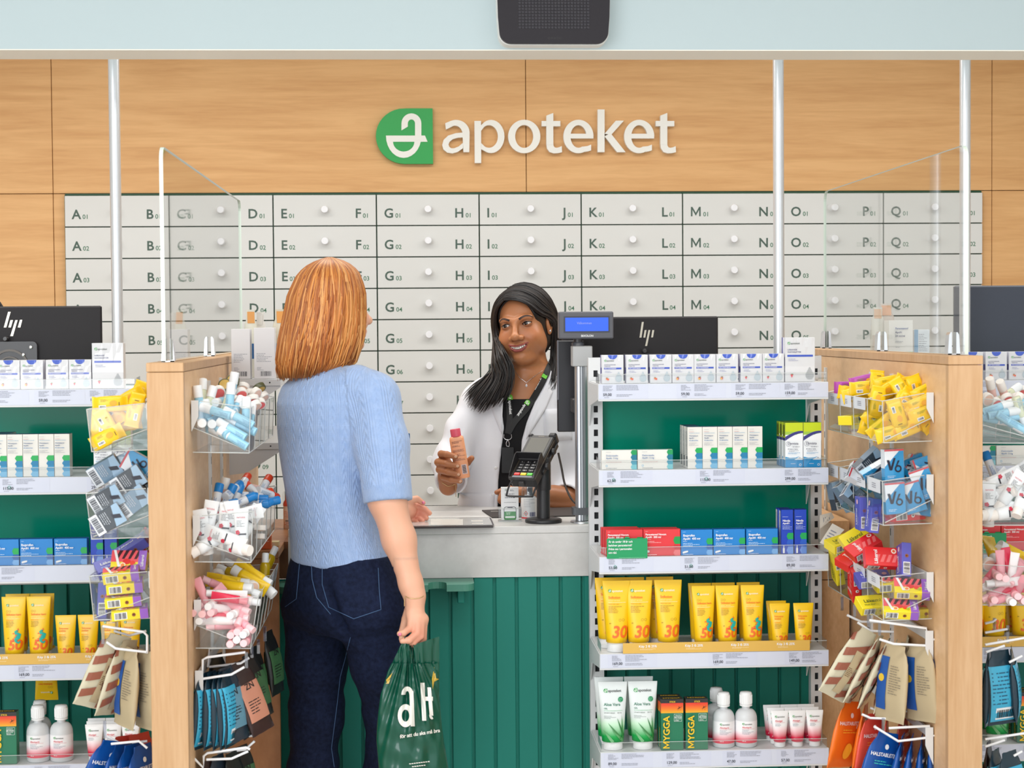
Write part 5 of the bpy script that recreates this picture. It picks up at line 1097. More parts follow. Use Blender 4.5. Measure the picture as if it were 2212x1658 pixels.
# customer-side partition
heap('in the lip balm bin', [('cb', 448, 898, 3.90, 100, 10), ('cb', 480, 900, 3.905, 20, 30), ('cgr', 490, 872, 3.93, 70, 10), ('cb', 455, 884, 3.93, 0, 80), ('cb', 520, 918, 3.885, 155, 8), ('cb', 485, 938, 3.875, 156, 20), ('tp', 505, 868, 3.98, 0, 20, 40), ('tw', 550, 876, 4.0, 0, 30, 60), ('tp', 560, 872, 4.1, 0, 20, 50), ('cb', 540, 905, 3.93, 84, 30), ('cb', 430, 868, 3.90, 96, 0), ('cgr', 452, 868, 3.94, 76, 20), ('cb', 497, 862, 3.92, 86, 10), ('cb', 466, 888, 3.88, 164, 16), ('cb', 515, 902, 3.875, 152, 6), ('cb', 500, 927, 3.868, 150, 10), ('cb', 503, 946, 3.862, 148, 4), ('cb', 437, 912, 3.89, 0, -84), ('cb', 456, 914, 3.90, 0, -80), ('cb', 470, 925, 3.88, 150, 40), ('cb', 532, 893, 3.90, 90, 12), ('cb', 510, 882, 3.93, 70, 50), ('cb', 472, 868, 3.97, 10, -96), ('cb', 530, 872, 3.95, 0, -90), ('tp', 472, 847, 4.03, 0, 20, 30), ('tg', 486, 832, 4.12, 20, 10, -30), ('tg', 503, 822, 4.16, -10, 0, -40), ('cb', 502, 838, 4.03, 80, 0), ('tp', 520, 850, 4.06, 0, 20, 40), ('tp', 545, 862, 4.05, -20, 30, 60), ('tw', 552, 850, 4.13, 10, 40, 50), ('tw', 525, 838, 4.18, -20, 10, 40), ('tw', 540, 850, 4.16, 0, 10, 60), ('tg', 560, 838, 4.22, 0, 30, 60), ('tw', 568, 858, 4.22, 0, 40, 60), ('cgr', 437, 852, 4.02, 90, 20), ('tw', 522, 868, 4.0, 0, 0, 50)])
heap('in the cream tube bin', [('wt', 450, 1130, 3.90, 80, 10), ('wt', 505, 1130, 3.90, 96, -6), ('wt', 455, 1170, 3.875, 30, 20), ('wt', 520, 1112, 3.94, 10, 20), ('wt', 540, 1128, 3.97, 60, 40), ('cbl', 480, 1092, 3.97, 10, 20), ('wt', 470, 1150, 3.9, 50, 30), ('cbl', 560, 1098, 4.12, 30, 30), ('co', 560, 1072, 4.24, 20, 30), ('wt', 522, 1148, 3.872, 91, 0), ('wt', 486, 1136, 3.895, 84, 8), ('wt', 440, 1148, 3.885, 100, -6), ('wt', 486, 1160, 3.868, 162, 10), ('wt', 470, 1112, 3.92, 8, 0), ('wt', 505, 1180, 3.862, 172, 40), ('cbl', 503, 1058, 4.04, 40, 60), ('cbl', 491, 1078, 4.02, 66, 20), ('cbl', 522, 1070, 4.08, -6, 10), ('cbl', 508, 1078, 4.05, 70, 20), ('cbl', 545, 1076, 4.12, -4, 0), ('cbl', 520, 1084, 4.0, 24, 20), ('cbl', 572, 1086, 4.18, 10, 20), ('cbl', 546, 1090, 4.1, 4, 0), ('cbl', 468, 1078, 4.0, 80, 20), ('co', 525, 1044, 4.2, 60, 60), ('co', 548, 1060, 4.2, 140, 20), ('co', 570, 1050, 4.27, 60, 50), ('co', 578, 1066, 4.22, -30, 50), ('cpk', 556, 1056, 4.26, -20, 50), ('cpk', 482, 1066, 4.06, 80, 10), ('tw', 545, 1098, 4.03, 0, 0, 60), ('tw', 560, 1140, 4.06, 0, 0, 80), ('tw', 558, 1158, 4.08, 0, 0, 80)])
heap('in the lip gloss bin', [('pt', 455, 1290, 3.91, 40, 20), ('pw', 520, 1296, 3.90, 174, 10), ('pt', 500, 1330, 3.875, 174, 12), ('pw', 440, 1334, 3.885, 0, 84), ('pt', 485, 1350, 3.872, 4, 6), ('pt', 505, 1384, 3.862, 0, 84), ('yt', 520, 1272, 3.96, 160, 10), ('yt', 560, 1256, 4.08, 140, 20), ('pt', 520, 1342, 3.872, 150, 30), ('pd', 470, 1308, 3.895, 20, 30), ('pt', 439, 1284, 3.90, 112, 0), ('pw', 490, 1283, 3.90, -5, 4), ('pd', 496, 1292, 3.875, 172, 6), ('pw', 478, 1340, 3.865, 178, 0), ('pt', 428, 1318, 3.89, 0, 80), ('pt', 445, 1320, 3.88, 0, 84), ('pt', 465, 1317, 3.885, 0, 82), ('pw', 462, 1303, 3.89, 0, 80), ('pw', 480, 1314, 3.88, 168, -40), ('pw', 512, 1322, 3.875, 0, 76), ('pt', 506, 1308, 3.885, 160, 20), ('pt', 525, 1318, 3.88, 70, 40), ('pt', 506, 1365, 3.87, 0, 84), ('pt', 520, 1358, 3.872, 0, 84), ('pw', 534, 1363, 3.868, 0, 84), ('pw', 520, 1374, 3.865, 0, 84), ('pt', 534, 1382, 3.862, 0, 84), ('pt', 470, 1264, 3.95, -30, 20), ('pd', 480, 1332, 3.875, -6, 10), ('yt', 492, 1256, 4.0, 172, 0), ('yt', 500, 1268, 3.95, 176, 10), ('yt', 545, 1240, 4.06, 150, 10), ('yt', 540, 1252, 4.03, -30, -20), ('ms', 520, 1228, 4.12, 152, 0), ('ms', 505, 1238, 4.08, 158, 10), ('ms', 580, 1214, 4.33, 64, 20), ('ms', 572, 1232, 4.26, 88, 10), ('tw', 545, 1268, 4.0, 10, 30, 20), ('tw', 470, 1242, 4.06, 0, 0, 30), ('pt', 458, 1330, 3.9, 170, 10)])
# monitor-side face of the customer-side partition
heap('in upper bin beside monitor rack', [('pk1', 238, 872, 3.88, 2, 4), ('pk2', 292, 885, 3.885, 78, 8), ('pk3', 215, 910, 3.88, 88, 10), ('pk1', 232, 918, 3.875, -62, 10), ('pk2', 254, 897, 3.90, -50, 0), ('pk3', 232, 944, 3.868, 28, 4), ('pk1', 278, 862, 3.95, 30, 10), ('pk2', 268, 915, 3.91, 10, 0), ('pk3', 298, 858, 3.98, 70, 10)])
heap('in middle bin beside monitor rack', [('gs', 228, 1016, 3.92, -60, 10), ('gs', 260, 1008, 3.93, -66, -10), ('gb', 300, 1004, 3.92, 60, 0, 0), ('gg', 230, 1078, 3.87, -62, 10), ('gg', 278, 1038, 3.89, -58, 6), ('gg', 234, 1120, 3.865, -60, 4), ('gs', 288, 1082, 3.88, -54, 0), ('gg', 300, 1052, 3.95, -40, 20)])
heap('in lower bin beside monitor rack', [('pf', 262, 1240, 3.895, 5, 6, 14), ('pf', 270, 1265, 3.885, 3, 6, 10), ('pf', 267, 1295, 3.88, 4, 6, 8), ('pf', 281, 1322, 3.872, 4, 8, 6), ('pf', 280, 1213, 3.93, 4, -6, 60), ('pv', 285, 1182, 4.0, 32, 0, 20), ('pr', 305, 1180, 4.04, 50, 0, 40), ('pv', 225, 1300, 3.93, 90, 20), ('pv', 245, 1222, 3.97, 6, 20, 30)])
# outer face of the right-hand partition
heap('in upper bin, outer face', [('cpk', 2190, 880, 3.93, 60, 10), ('cb', 2145, 905, 3.89, -10, 0), ('cb', 2192, 900, 3.885, 10, 0), ('tp', 2150, 872, 3.95, 0, 20, 30), ('cgr', 2180, 850, 4.02, 30, 20), ('cb', 2206, 925, 3.868, -30, 0), ('cb', 2155, 880, 3.89, 18, 0), ('cb', 2168, 892, 3.88, 10, 0), ('cb', 2182, 912, 3.87, -32, 0), ('cpk', 2142, 845, 3.97, 98, -30, -20), ('cpk', 2168, 848, 4.0, 120, -30), ('tp', 2175, 862, 3.96, 0, 10, 40), ('cgr', 2206, 890, 3.88, -70, 0), ('tw', 2132, 862, 3.93, 0, 20, 20), ('tp', 2196, 860, 4.0, 0, 0, 50), ('cb', 2206, 872, 3.93, 20, 30), ('tp', 2206, 845, 4.06, 0, 0, 50)])
heap('in middle bin, outer face', [('wt', 2145, 1050, 3.92, 40, 10), ('wt', 2200, 1045, 3.91, 20, 10), ('wt', 2165, 1085, 3.885, 150, 10), ('wt', 2205, 1100, 3.87, 170, 10), ('wt', 2150, 1110, 3.87, 0, 30), ('wt', 2182, 1060, 3.875, 56, 0), ('wt', 2208, 1075, 3.872, 60, 30), ('wt', 2160, 1035, 3.91, 20, 0), ('cbl', 2140, 1008, 3.96, 106, 20), ('wt', 2150, 1070, 3.90, 200, 40), ('wt', 2180, 1105, 3.866, 10, 10), ('wt', 2136, 1088, 3.885, 90, 0), ('wt', 2195, 1020, 3.95, 30, 0)])
heap('in lower bin, outer face', [('pw', 2140, 1262, 3.885, 20, 10), ('pt', 2200, 1255, 3.88, 10, 10), ('pt', 2168, 1292, 3.868, 14, 10), ('pt', 2140, 1290, 3.872, 0, 84), ('yt', 2190, 1195, 4.0, -30, 20), ('pw', 2172, 1257, 3.868, 4, 0), ('pt', 2162, 1225, 3.90, 94, 0), ('pd', 2178, 1220, 3.905, 100, 0), ('pt', 2150, 1240, 3.885, 0, 84), ('pt', 2164, 1244, 3.882, 0, 84), ('pw', 2186, 1235, 3.885, 80, 0), ('pt', 2196, 1240, 3.89, 40, 40), ('pd', 2145, 1236, 3.91, 40, 20), ('pt', 2152, 1280, 3.872, 22, 10), ('pd', 2180, 1275, 3.878, 10, 0), ('pt', 2190, 1282, 3.868, 0, 84), ('pt', 2204, 1292, 3.866, 0, 84), ('pw', 2178, 1294, 3.864, 0, 84), ('pt', 2202, 1268, 3.876, 80, -40), ('yt', 2142, 1185, 3.99, 80, 60), ('yt', 2165, 1185, 4.02, -10, 60), ('tw', 2136, 1218, 3.93, 0, 0, 20), ('pt', 2200, 1212, 3.95, -40, 0)])
# ---------------------------------------------------------------- wire hooks and hanging pouches
WIRE = mat('hook_white', (236, 236, 238), 0.3); PLATE = acrylic('hook_plate', (214, 216, 226), 0.9, 0.12)
def hook(label, Xs, sg, wires, plates, Y=3.86):
    t = thing('display_hook', label, 'hook', (Xs, Y, 0), 0, 'white wire display hooks')
    org = Vector((Xs, Y, 0))
    for w in wires:
        mb = MB(); mb.tube([px(x, y, Y + dy) - org for x, y, dy in w], 0.0030, WIRE, 7); mb.build('prong', t)
    for x, y, dy, h in plates:
        p = px(x, y, Y + dy) - org; mb = MB(); mb.box(p.x - .0035, p.x + .0035, p.y - .0006, p.y + .0006, p.z - h, p.z, PLATE); mb.build('label_plate', t)
    return t
def cross(Xs, sg, y, Y0, Y1, label):
    z = px(900, y, 3.86).z; t = thing('hook_bar', label, 'bar', (Xs, Y0, z)); s = sg
    MB().prism([(s * .002, .012), (s * .020, .012), (s * .020, -.03), (s * .002, -.075)], METALW, -.004, -.001).build('end_bracket', t, fixn=True)
    mb = MB(); mb.box(min(s * .006, s * .012), max(s * .006, s * .012), 0, Y1 - Y0, -.012, .008, METALW); mb.build('bar', t)
cross(XR0, -1, 1392, 3.86, 4.4, 'white hook bar on the partition above the paper pouches'); cross(XR0, -1, 1604, 3.86, 4.4, 'white hook bar on the partition above the blue pouches')
cross(XL1, 1, 1450, 3.86, 4.4, 'white hook bar on the customer-side partition above dark pouches')
hook('white double wire hook holding the blue and cream paper pouches', XR0, -1, [[(2022, 1380, 0), (2001, 1382, 0), (2001, 1356, 0), (1878, 1339, 0)], [(2004, 1394, 0), (1930, 1390, 0), (1900, 1380, 0)]], [(1900, 1340, 0, .034)])
hook('white wire hook further back with striped paper pouches', XR0, -1, [[(1930, 1364, .1), (1880, 1362, .1), (1853, 1344, .1)], [(1990, 1345, .18), (1860, 1342, .18), (1830, 1328, .18)]], [(1876, 1326, .1, .04), (1846, 1305, .18, .03), (1819, 1288, .24, .034)])
hook('white wire hook with orange and red pouches', XR0, -1, [[(1960, 1535, .1), (1900, 1535, .1), (1880, 1528, .1)], [(1930, 1552, .05), (1880, 1550, .05), (1862, 1542, .05)]], [(1872, 1545, .05, .01)])
hook('white double wire hook with blue pouches', XR0, -1, [[(2024, 1588, 0), (2008, 1588, 0), (2008, 1567, 0), (1920, 1572, 0)], [(2008, 1592, 0), (1940, 1600, 0), (1888, 1568, 0)]], [(1908, 1550, 0, .034)])
hook('white double wire hook holding the teal pouches near the customer', XL1, 1, [[(425, 1450, 0), (436, 1466, 0), (438, 1424, 0), (448, 1419, 0), (530, 1408, 0)], [(436, 1466, 0), (500, 1456, 0), (528, 1440, 0)], [(449, 1440, .08), (452, 1400, .08), (520, 1396, .08)], [(452, 1440, .08), (520, 1432, .08), (538, 1420, .08)]], [(532, 1408, 0, .036), (544, 1392, .08, .03), (558, 1380, .16, .034), (572, 1352, .24, .036)])
hook('lower white double wire hook near the customer with dark pouches', XL1, 1, [[(412, 1630, 0), (440, 1658, 0), (440, 1632, 0), (448, 1626, 0), (532, 1614, 0), (540, 1618, 0)], [(446, 1640, 0), (500, 1638, 0), (536, 1622, 0)], [(455, 1612, .08), (458, 1600, .08), (545, 1588, .08)], [(470, 1626, .08), (530, 1618, .08), (550, 1600, .08)], [(560, 1527, .25), (574, 1524, .25), (576, 1516, .25)], [(540, 1560, .2), (566, 1548, .2), (570, 1540, .2)]], [])
hook('white double wire hook with paper pouches by the monitor-side rack', XL0, -1, [[(318, 1410, 0), (318, 1372, 0), (310, 1364, 0), (222, 1352, 0)], [(318, 1408, 0), (250, 1400, 0), (230, 1386, 0)], [(316, 1362, .08), (280, 1372, .08), (246, 1362, .08)]], [(222, 1350, 0, .042), (252, 1340, .08, .03)])
hook('white wire hook with blue pouches by the monitor-side rack', XL0, -1, [[(318, 1615, 0), (300, 1600, 0), (240, 1606, 0)], [(318, 1600, .06), (262, 1606, .06), (232, 1590, .06)]], [(226, 1556, 0, .04)])
hook('white double wire hook with teal pouches on the outer partition face', XR1, 1, [[(2128, 1346, .1), (2145, 1342, .1), (2152, 1336, .1)], [(2128, 1366, .05), (2176, 1358, .05)], [(2128, 1392, 0), (2220, 1376, 0)], [(2130, 1408, 0), (2170, 1394, 0)], [(2180, 1430, 0), (2208, 1416, 0)]], [(2148, 1334, .1, .034), (2177, 1350, .05, .042)])
hook('lower white wire hook on the outer partition face', XR1, 1, [[(2128, 1596, 0), (2220, 1582, 0)], [(2128, 1612, 0), (2170, 1598, 0)], [(2190, 1632, 0), (2208, 1622, 0)]], [])
def pouch(name, mats, deco=None, w=.090, h=.178, t=.020, seed=1):
    """hanging pouch: hole edge at z=0, hangs down; wide face towards -y"""
    rng = random.Random(seed); n = 20; R = []
    for k, (z, sc, ww) in enumerate(((0, .05, .62), (-.012, .08, .66), (-.022, .22, .80), (-.04, .62, .92), (-h * .45, 1.0, 1.0), (-h * .7, .96, 1.0), (-h * .88, .5, 1.0), (-h * .95, .10, 1.0), (-h, .05, 1.0))):
        R.append([(w / 2 * ww * math.copysign(abs(math.cos(q)) ** .6, math.cos(q)) + rng.uniform(-.0008, .0008), t / 2 * sc * math.copysign(abs(math.sin(q)) ** .8, math.sin(q)) + rng.uniform(-.0012, .0012), z + rng.uniform(-.0008, .0008)) for q in [2 * PI * j / n for j in range(n)]])
    mb = MB(); mb.rings(R, mats[0]); parts = [('pouch_body', mb.mesh('pouch_body'))]
    if deco:
        pm = MB()
        for s in (1, -1):
            def S(u, v, L, s=s):
                tz = [0, .012, .022, .04, h * .45, h * .7, h * .88, h * .95, h]; f = np.interp(-v, tz, [.05, .08, .22, .62, 1, .96, .5, .10, .05]); ww = np.interp(-v, tz, [.62, .66, .80, .92, 1, 1, 1, 1, 1])
                return (u * s, -s * (t / 2 * f * max(0.0, 1 - min(1, abs(2 * u / (w * ww))) ** 3.33) ** .4 + .0017 + L), v)
            deco(Print(pm, S), w, h)
        parts.append(('printing', pm.mesh('printing'), 'pouch_body'))
    return proto(name, 'pouch', parts)
KRAFT = C(188, 170, 136, r=.6); KCR = C(206, 198, 172, r=.6); BROWN = C(150, 88, 68, r=.6); DBLU = C(30, 84, 160, r=.5)
def d_strip(p, w, h):
    for k in range(5):
        z = -.02 - k * .040; n = 10
        for i in range(n): a, b = -w / 2 * .94 + w * .94 * i / n, -w / 2 * .94 + w * .94 * (i + 1) / n; f = lambda u: z + (u + w / 2) * .45; (max(f(a), f(b)) < -.012 and min(f(a), f(b)) - .020 > -h) and [p.poly([(a, f(a) - .020 + .005 * j), (b, f(b) - .020 + .005 * j), (b, f(b) - .015 + .005 * j), (a, f(a) - .015 + .005 * j)], BROWN, 2) for j in range(4)]
    p.rect(-.012, .012, -h * .92, -h * .3, KRAFT, 4, nx=4, nz=14); p.lines(-.010, .010, -h * .55, .002, 6, C(110, 80, 50), 3, 6, 2.0)
def d_blue(p, w, h): p.rect(-w * .44, -w * .1, -h * .86, -.03, DBLU, 2, nx=8, nz=14); p.poly(disc(-w * .28, -h * .45, .009), C(226, 190, 60), 4); p.lines(-w * .02, w * .4, -.05, .0022, 12, C(120, 110, 96), 4, 3, 2.6)
def d_txt(c, ink, word):
    def f(p, w, h): p.text(word, 0, -h * .34, .0085, ink, 4, bold=1, align='c'); p.lines(-w * .3, w * .3, -h * .42, .003, 2, c, 4, 4, 2); p.poly(disc(0, -h * .2, .006), ink, 4); p.poly(disc(.004, -h * .74, .016, .02), c, 3)
    return f
def d_teal(p, w, h): p.rect(-w * .45, w * .45, -h * .95, -h * .2, C(64, 170, 206, r=.25), 2, nx=14, nz=14); p.lines(-w * .4, w * .42, -h * .3, .004, 9, C(30, 90, 120), 5, 4, 2.2); p.rect(-w * .3, w * .34, -h * .92, -h * .76, WHITE, 5, nx=3); p.bars(-w * .26, w * .3, -h * .9, -h * .79, BLACK, 4, 7)
def d_dark(c): 
    def f(p, w, h): p.rect(-w * .42, w * .42, -h * .82, -h * .3, C(*c), 2, nx=14, nz=12); p.lines(-w * .3, w * .3, -h * .55, .003, 5, BLACK, 5, 4, 2.2); p.text('ZN', 0, -h * .38, .014, BLACK, 5, bold=1, align='c')
    return f
BG = {'st': pouch('paper_pouch', [KCR], d_strip), 'bl': pouch('paper_pouch', [KRAFT], d_blue, seed=2), 'or': pouch('lozenge_pouch', [C(240, 116, 32, r=.3)], d_txt(C(250, 196, 60), WHITE, 'HALSTABLETTER'), .1, .16), 're': pouch('lozenge_pouch', [C(228, 82, 66, r=.3)], d_txt(C(250, 150, 60), WHITE, 'HALSTABLETTER'), .1, .16), 'bu': pouch('lozenge_pouch', [C(18, 78, 156, r=.25)], d_txt(C(60, 190, 180), WHITE, 'HALSTABLETTER'), .1, .16, seed=3),
      'te': pouch('foil_pouch', [C(28, 52, 66, r=.25)], d_teal, .08, .172, .026), 'dp': pouch('foil_pouch', [C(48, 30, 30, r=.3)], d_dark((190, 128, 104)), .07, .172, .022), 'dg': pouch('foil_pouch', [C(26, 28, 28, r=.3)], d_dark((52, 92, 58)), .07, .155, .022), 'dy': pouch('foil_pouch', [C(40, 52, 64, r=.3)], d_dark((92, 136, 156)), .07, .172, .022)}
BD = {'st': 'brown striped paper pouch', 'bl': 'cream paper pouch with blue panel', 'or': 'orange lozenge pouch', 're': 'red lozenge pouch', 'bu': 'blue lozenge pouch', 'te': 'teal foil pouch', 'dp': 'dark foil pouch with pink panel', 'dg': 'black foil pouch with green panel', 'dy': 'dark foil pouch with pale blue panel'}
def hang(where, items):
    tot = {}; seen = {}
    for it in items: tot[it[0]] = tot.get(it[0], 0) + 1
    for k, x, y, Y, roll, yaw in sorted(items, key=lambda i: i[1]):
        n = seen[k] = seen.get(k, 0) + 1
        lab = '%s %s' % (BD[k], where) if tot[k] == 1 else '%s, %s of %d from left %s' % (BD[k], ORD[n - 1], tot[k], where)
        inst(BG[k], px(x, y, Y), lab, ('%ses %s' % (BD[k], where)) if tot[k] > 1 else None, rot=ROT(roll, yaw))
hang('below pastille bin', [('st', 1878, 1362, 3.93, -31, 28), ('st', 1905, 1372, 3.95, -28, 62), ('st', 1922, 1378, 3.96, -24, 68), ('st', 1938, 1382, 3.98, -18, 72), ('bl', 1935, 1392, 3.90, -5, -58), ('bl', 1962, 1390, 4.0, -2, -70), ('bl', 1985, 1392, 3.88, 3, -56), ('bl', 2018, 1394, 3.88, 4, -62), ('st', 1962, 1374, 4.04, -12, 76)])
hang('on lowest partition hooks', [('or', 1842, 1515, 4.02, -12, 40), ('or', 1872, 1520, 4.02, -10, 66), ('re', 1890, 1540, 3.97, -9, 42), ('re', 1918, 1545, 3.98, -8, 70), ('re', 1950, 1540, 4.02, 0, 60), ('bu', 1920, 1582, 3.885, -16, 26), ('bu', 1952, 1585, 3.90, -13, 68), ('bu', 1972, 1587, 3.90, -9, 70), ('bu', 1992, 1588, 3.90, -4, 70), ('bu', 2010, 1590, 3.90, 2, 70), ('bu', 2026, 1592, 3.90, 6, 70)])
hang('on hooks near customer', [('te', 443, 1452, 3.88, -4, 66), ('te', 457, 1450, 3.885, -1, 72), ('te', 470, 1449, 3.89, 1, 74), ('te', 481, 1448, 3.89, 3, 72), ('te', 490, 1446, 3.895, 4, 70), ('dy', 486, 1440, 3.90, 10, 52), ('dp', 500, 1434, 3.95, 15, 64), ('dp', 512, 1430, 3.94, 20, 48), ('dg', 535, 1412, 4.03, 14, 55), ('dg', 548, 1396, 4.1, 6, 66), ('dg', 580, 1362, 4.16, 8, 70), ('dg', 468, 1412, 3.99, 2, 60)])
hang('on lowest hooks near customer', [('dy', 470, 1630, 3.9, 3, 58), ('dg', 500, 1624, 3.92, 8, 60), ('dg', 520, 1610, 3.98, 6, 50), ('dp', 452, 1640, 3.88, 0, 60)])
hang('beside monitor rack', [('st', 262, 1372, 3.90, -24, 34), ('st', 282, 1382, 3.91, -18, 60), ('bl', 283, 1400, 3.88, -6, -52), ('bl', 312, 1404, 3.88, 0, -52)])
hang('low beside monitor rack', [('bu', 248, 1600, 3.90, -20, 40), ('bu', 268, 1604, 3.89, -14, 62), ('bu', 288, 1606, 3.88, -8, 62), ('bu', 308, 1608, 3.88, -2, 62), ('re', 272, 1588, 3.96, -8, 50), ('re', 300, 1584, 3.97, 0, 50)])
hang('on outer face of partition', [('te', 2160, 1404, 3.88, 2, 18), ('te', 2138, 1406, 3.90, -1, 60), ('te', 2184, 1398, 3.90, 5, 68), ('te', 2150, 1618, 3.89, 0, 50), ('te', 2180, 1622, 3.88, 4, 30), ('dp', 2136, 1600, 3.92, 0, 60)])
# ================================================================ people: smooth bodies grown from signed distance fields
import openvdb
def rc(P, a, b, r1, r2):
    a = np.asarray(a, np.float32); b = np.asarray(b, np.float32); ab = b - a; t = np.clip(((P - a) @ ab) / max(float(ab @ ab), 1e-12), 0, 1)
    d = P - a - t[:, None] * ab
    return np.sqrt((d * d).sum(1)) - (r1 + (r2 - r1) * t)
def chain(P, pts, rads, k=0.0):
    d = None
    for i in range(len(pts) - 1):
        e = rc(P, pts[i], pts[i + 1], rads[i], rads[i + 1]); d = e if d is None else (smin(d, e, k) if k else np.minimum(d, e))
    return d
def ell(P, c, r, M=None):
    q = P - np.asarray(c, np.float32)
    if M is not None: q = q @ np.asarray(M, np.float32)
    r = np.asarray(r, np.float32); k0 = np.sqrt(((q / r) ** 2).sum(1)); k1 = np.sqrt(((q / (r * r)) ** 2).sum(1)); return k0 * (k0 - 1) / np.maximum(k1, 1e-9)
def smin(a, b, k): h = np.maximum(k - np.abs(a - b), 0) / k; return np.minimum(a, b) - h * h * k * 0.25
def smax(a, b, k): return -smin(-a, -b, k)
def loft(P, tab, axu, axv):
    """tab rows: z, cx, cy, half-width along axu, half-depth along axv, exponent-free ellipse"""
    T = np.asarray(tab, np.float32); z = P[:, 2]; o = [np.interp(z, T[:, 0], T[:, k]) for k in range(1, 5)]
    dx, dy = P[:, 0] - o[0], P[:, 1] - o[1]; u = (dx * axu[0] + dy * axu[1]) / o[2]; v = (dx * axv[0] + dy * axv[1]) / o[3]
    d = (np.sqrt(u * u + v * v) - 1) * np.minimum(o[2], o[3]); return np.maximum(d, np.maximum(T[0, 0] - z, z - T[-1, 0]))
def grow(f, lo, hi, h):
    """mesh of f=0: coarse pass finds the blocks the surface crosses, only those are sampled finely"""
    lo = np.asarray(lo, np.float32); hi = np.asarray(hi, np.float32); B = 8
    nb = np.ceil((hi - lo) / (h * B)).astype(int); n = nb * B
    g = np.stack(np.meshgrid(*[lo[i] + (np.arange(nb[i]) + 0.5) * h * B - h * .5 for i in range(3)], indexing='ij'), -1).reshape(-1, 3).astype(np.float32)
    dc = f(g); near = np.nonzero(np.abs(dc) < h * B * 1.35)[0]
    vol = np.repeat(np.repeat(np.repeat(np.where(dc > 0, 3 * h, -3 * h).astype(np.float32).reshape(nb), B, 0), B, 1), B, 2)
    off = np.stack(np.meshgrid(*[np.arange(B)] * 3, indexing='ij'), -1).reshape(-1, 3)
    bi = np.stack(np.unravel_index(near, nb), -1) * B
    step = 4000
    for s in range(0, len(bi), step):
        ijk = (bi[s:s + step, None, :] + off[None]).reshape(-1, 3); P = (lo + ijk * h).astype(np.float32); vol[ijk[:, 0], ijk[:, 1], ijk[:, 2]] = np.clip(f(P), -3 * h, 3 * h)
    gr = openvdb.FloatGrid(3 * h); gr.copyFromArray(np.ascontiguousarray(vol)); V, Q = gr.convertToQuads(isovalue=0.0)
    return lo + V * h, Q[:, ::-1]
def qmesh(name, V, Q, m, attrs=None, smooth=True):
    me = bpy.data.meshes.new(name); me.from_pydata(V.tolist(), [], Q.tolist()); me.materials.append(m); me.polygons.foreach_set('use_smooth', [smooth] * len(me.polygons))
    for k, a in (attrs or {}).items():
        at = me.attributes.new(k, 'FLOAT_COLOR' if a.shape[1] == 4 else 'FLOAT_VECTOR', 'POINT'); at.data.foreach_set('color' if a.shape[1] == 4 else 'vector', a.astype(np.float32).ravel())
    me.update(); return me
def march(f, xy, Y0=3.2, Y1=6.2, lift=0.0, n=110):
    """first hit of the surface seen through photo pixels"""
    D = np.array([tuple(ray(x, y)) for x, y in xy], np.float32); D /= np.linalg.norm(D, axis=1)[:, None]; o = np.array(CAMP, np.float32)
    t = np.full(len(D), Y0, np.float32) / D[:, 1]; tm = Y1 / D[:, 1]
    for _ in range(n): t = np.minimum(t + np.clip(f(o + D * t[:, None]) * 0.8, -.02, .2), tm)
    return o + D * (t - lift)[:, None]
def dense(pts, n=6):
    out = []
    for i in range(len(pts) - 1): out += [(pts[i][0] + (pts[i + 1][0] - pts[i][0]) * k / n, pts[i][1] + (pts[i + 1][1] - pts[i][1]) * k / n) for k in range(n)]
    return out + [pts[-1]]
def smooth_path(pts, n=8):
    P = [Vector(p) for p in pts]; out = []
    for i in range(len(P) - 1):
        p0, p1, p2, p3 = P[max(i - 1, 0)], P[i], P[i + 1], P[min(i + 2, len(P) - 1)]
        for k in range(n):
            t = k / n; out.append(0.5 * ((2 * p1) + (p2 - p0) * t + (2 * p0 - 5 * p1 + 4 * p2 - p3) * t * t + (3 * p1 - p0 - 3 * p2 + p3) * t ** 3))
    return out + [P[-1]]
def seam(name, f, pts, r, m, parent, lift=0.0003):
    q = march(f, dense(pts, 8), lift=lift); mb = MB(); mb.tube([tuple(p) for p in q], r, m, 5); return mb.build(name, parent)
def ribbon(f, pts, w, lift, n=8):
    """strip of half-width w px along a pixel path laid on a surface; returns list of (left,right) points"""
    P = smooth_path([Vector((x, y, 0)) for x, y in pts], n); L, R = [], []
    for i, p in enumerate(P):
        d = (P[min(i + 1, len(P) - 1)] - P[max(i - 1, 0)]).normalized(); nn = Vector((-d.y, d.x, 0)); ww = w(i / (len(P) - 1)) if callable(w) else w; L.append(p + nn * ww); R.append(p - nn * ww)
    A = march(f, [(p.x, p.y) for p in L], lift=lift); B = march(f, [(p.x, p.y) for p in R], lift=lift); return A, B
def strip_mesh(A, B, m, mb=None, th=0.0):
    mb = mb or MB(); n = len(A); V = [tuple(p) for p in A] + [tuple(p) for p in B]; mb.add(V, [(i, i + 1, n + i + 1, n + i) for i in range(n - 1)], m, True); return mb
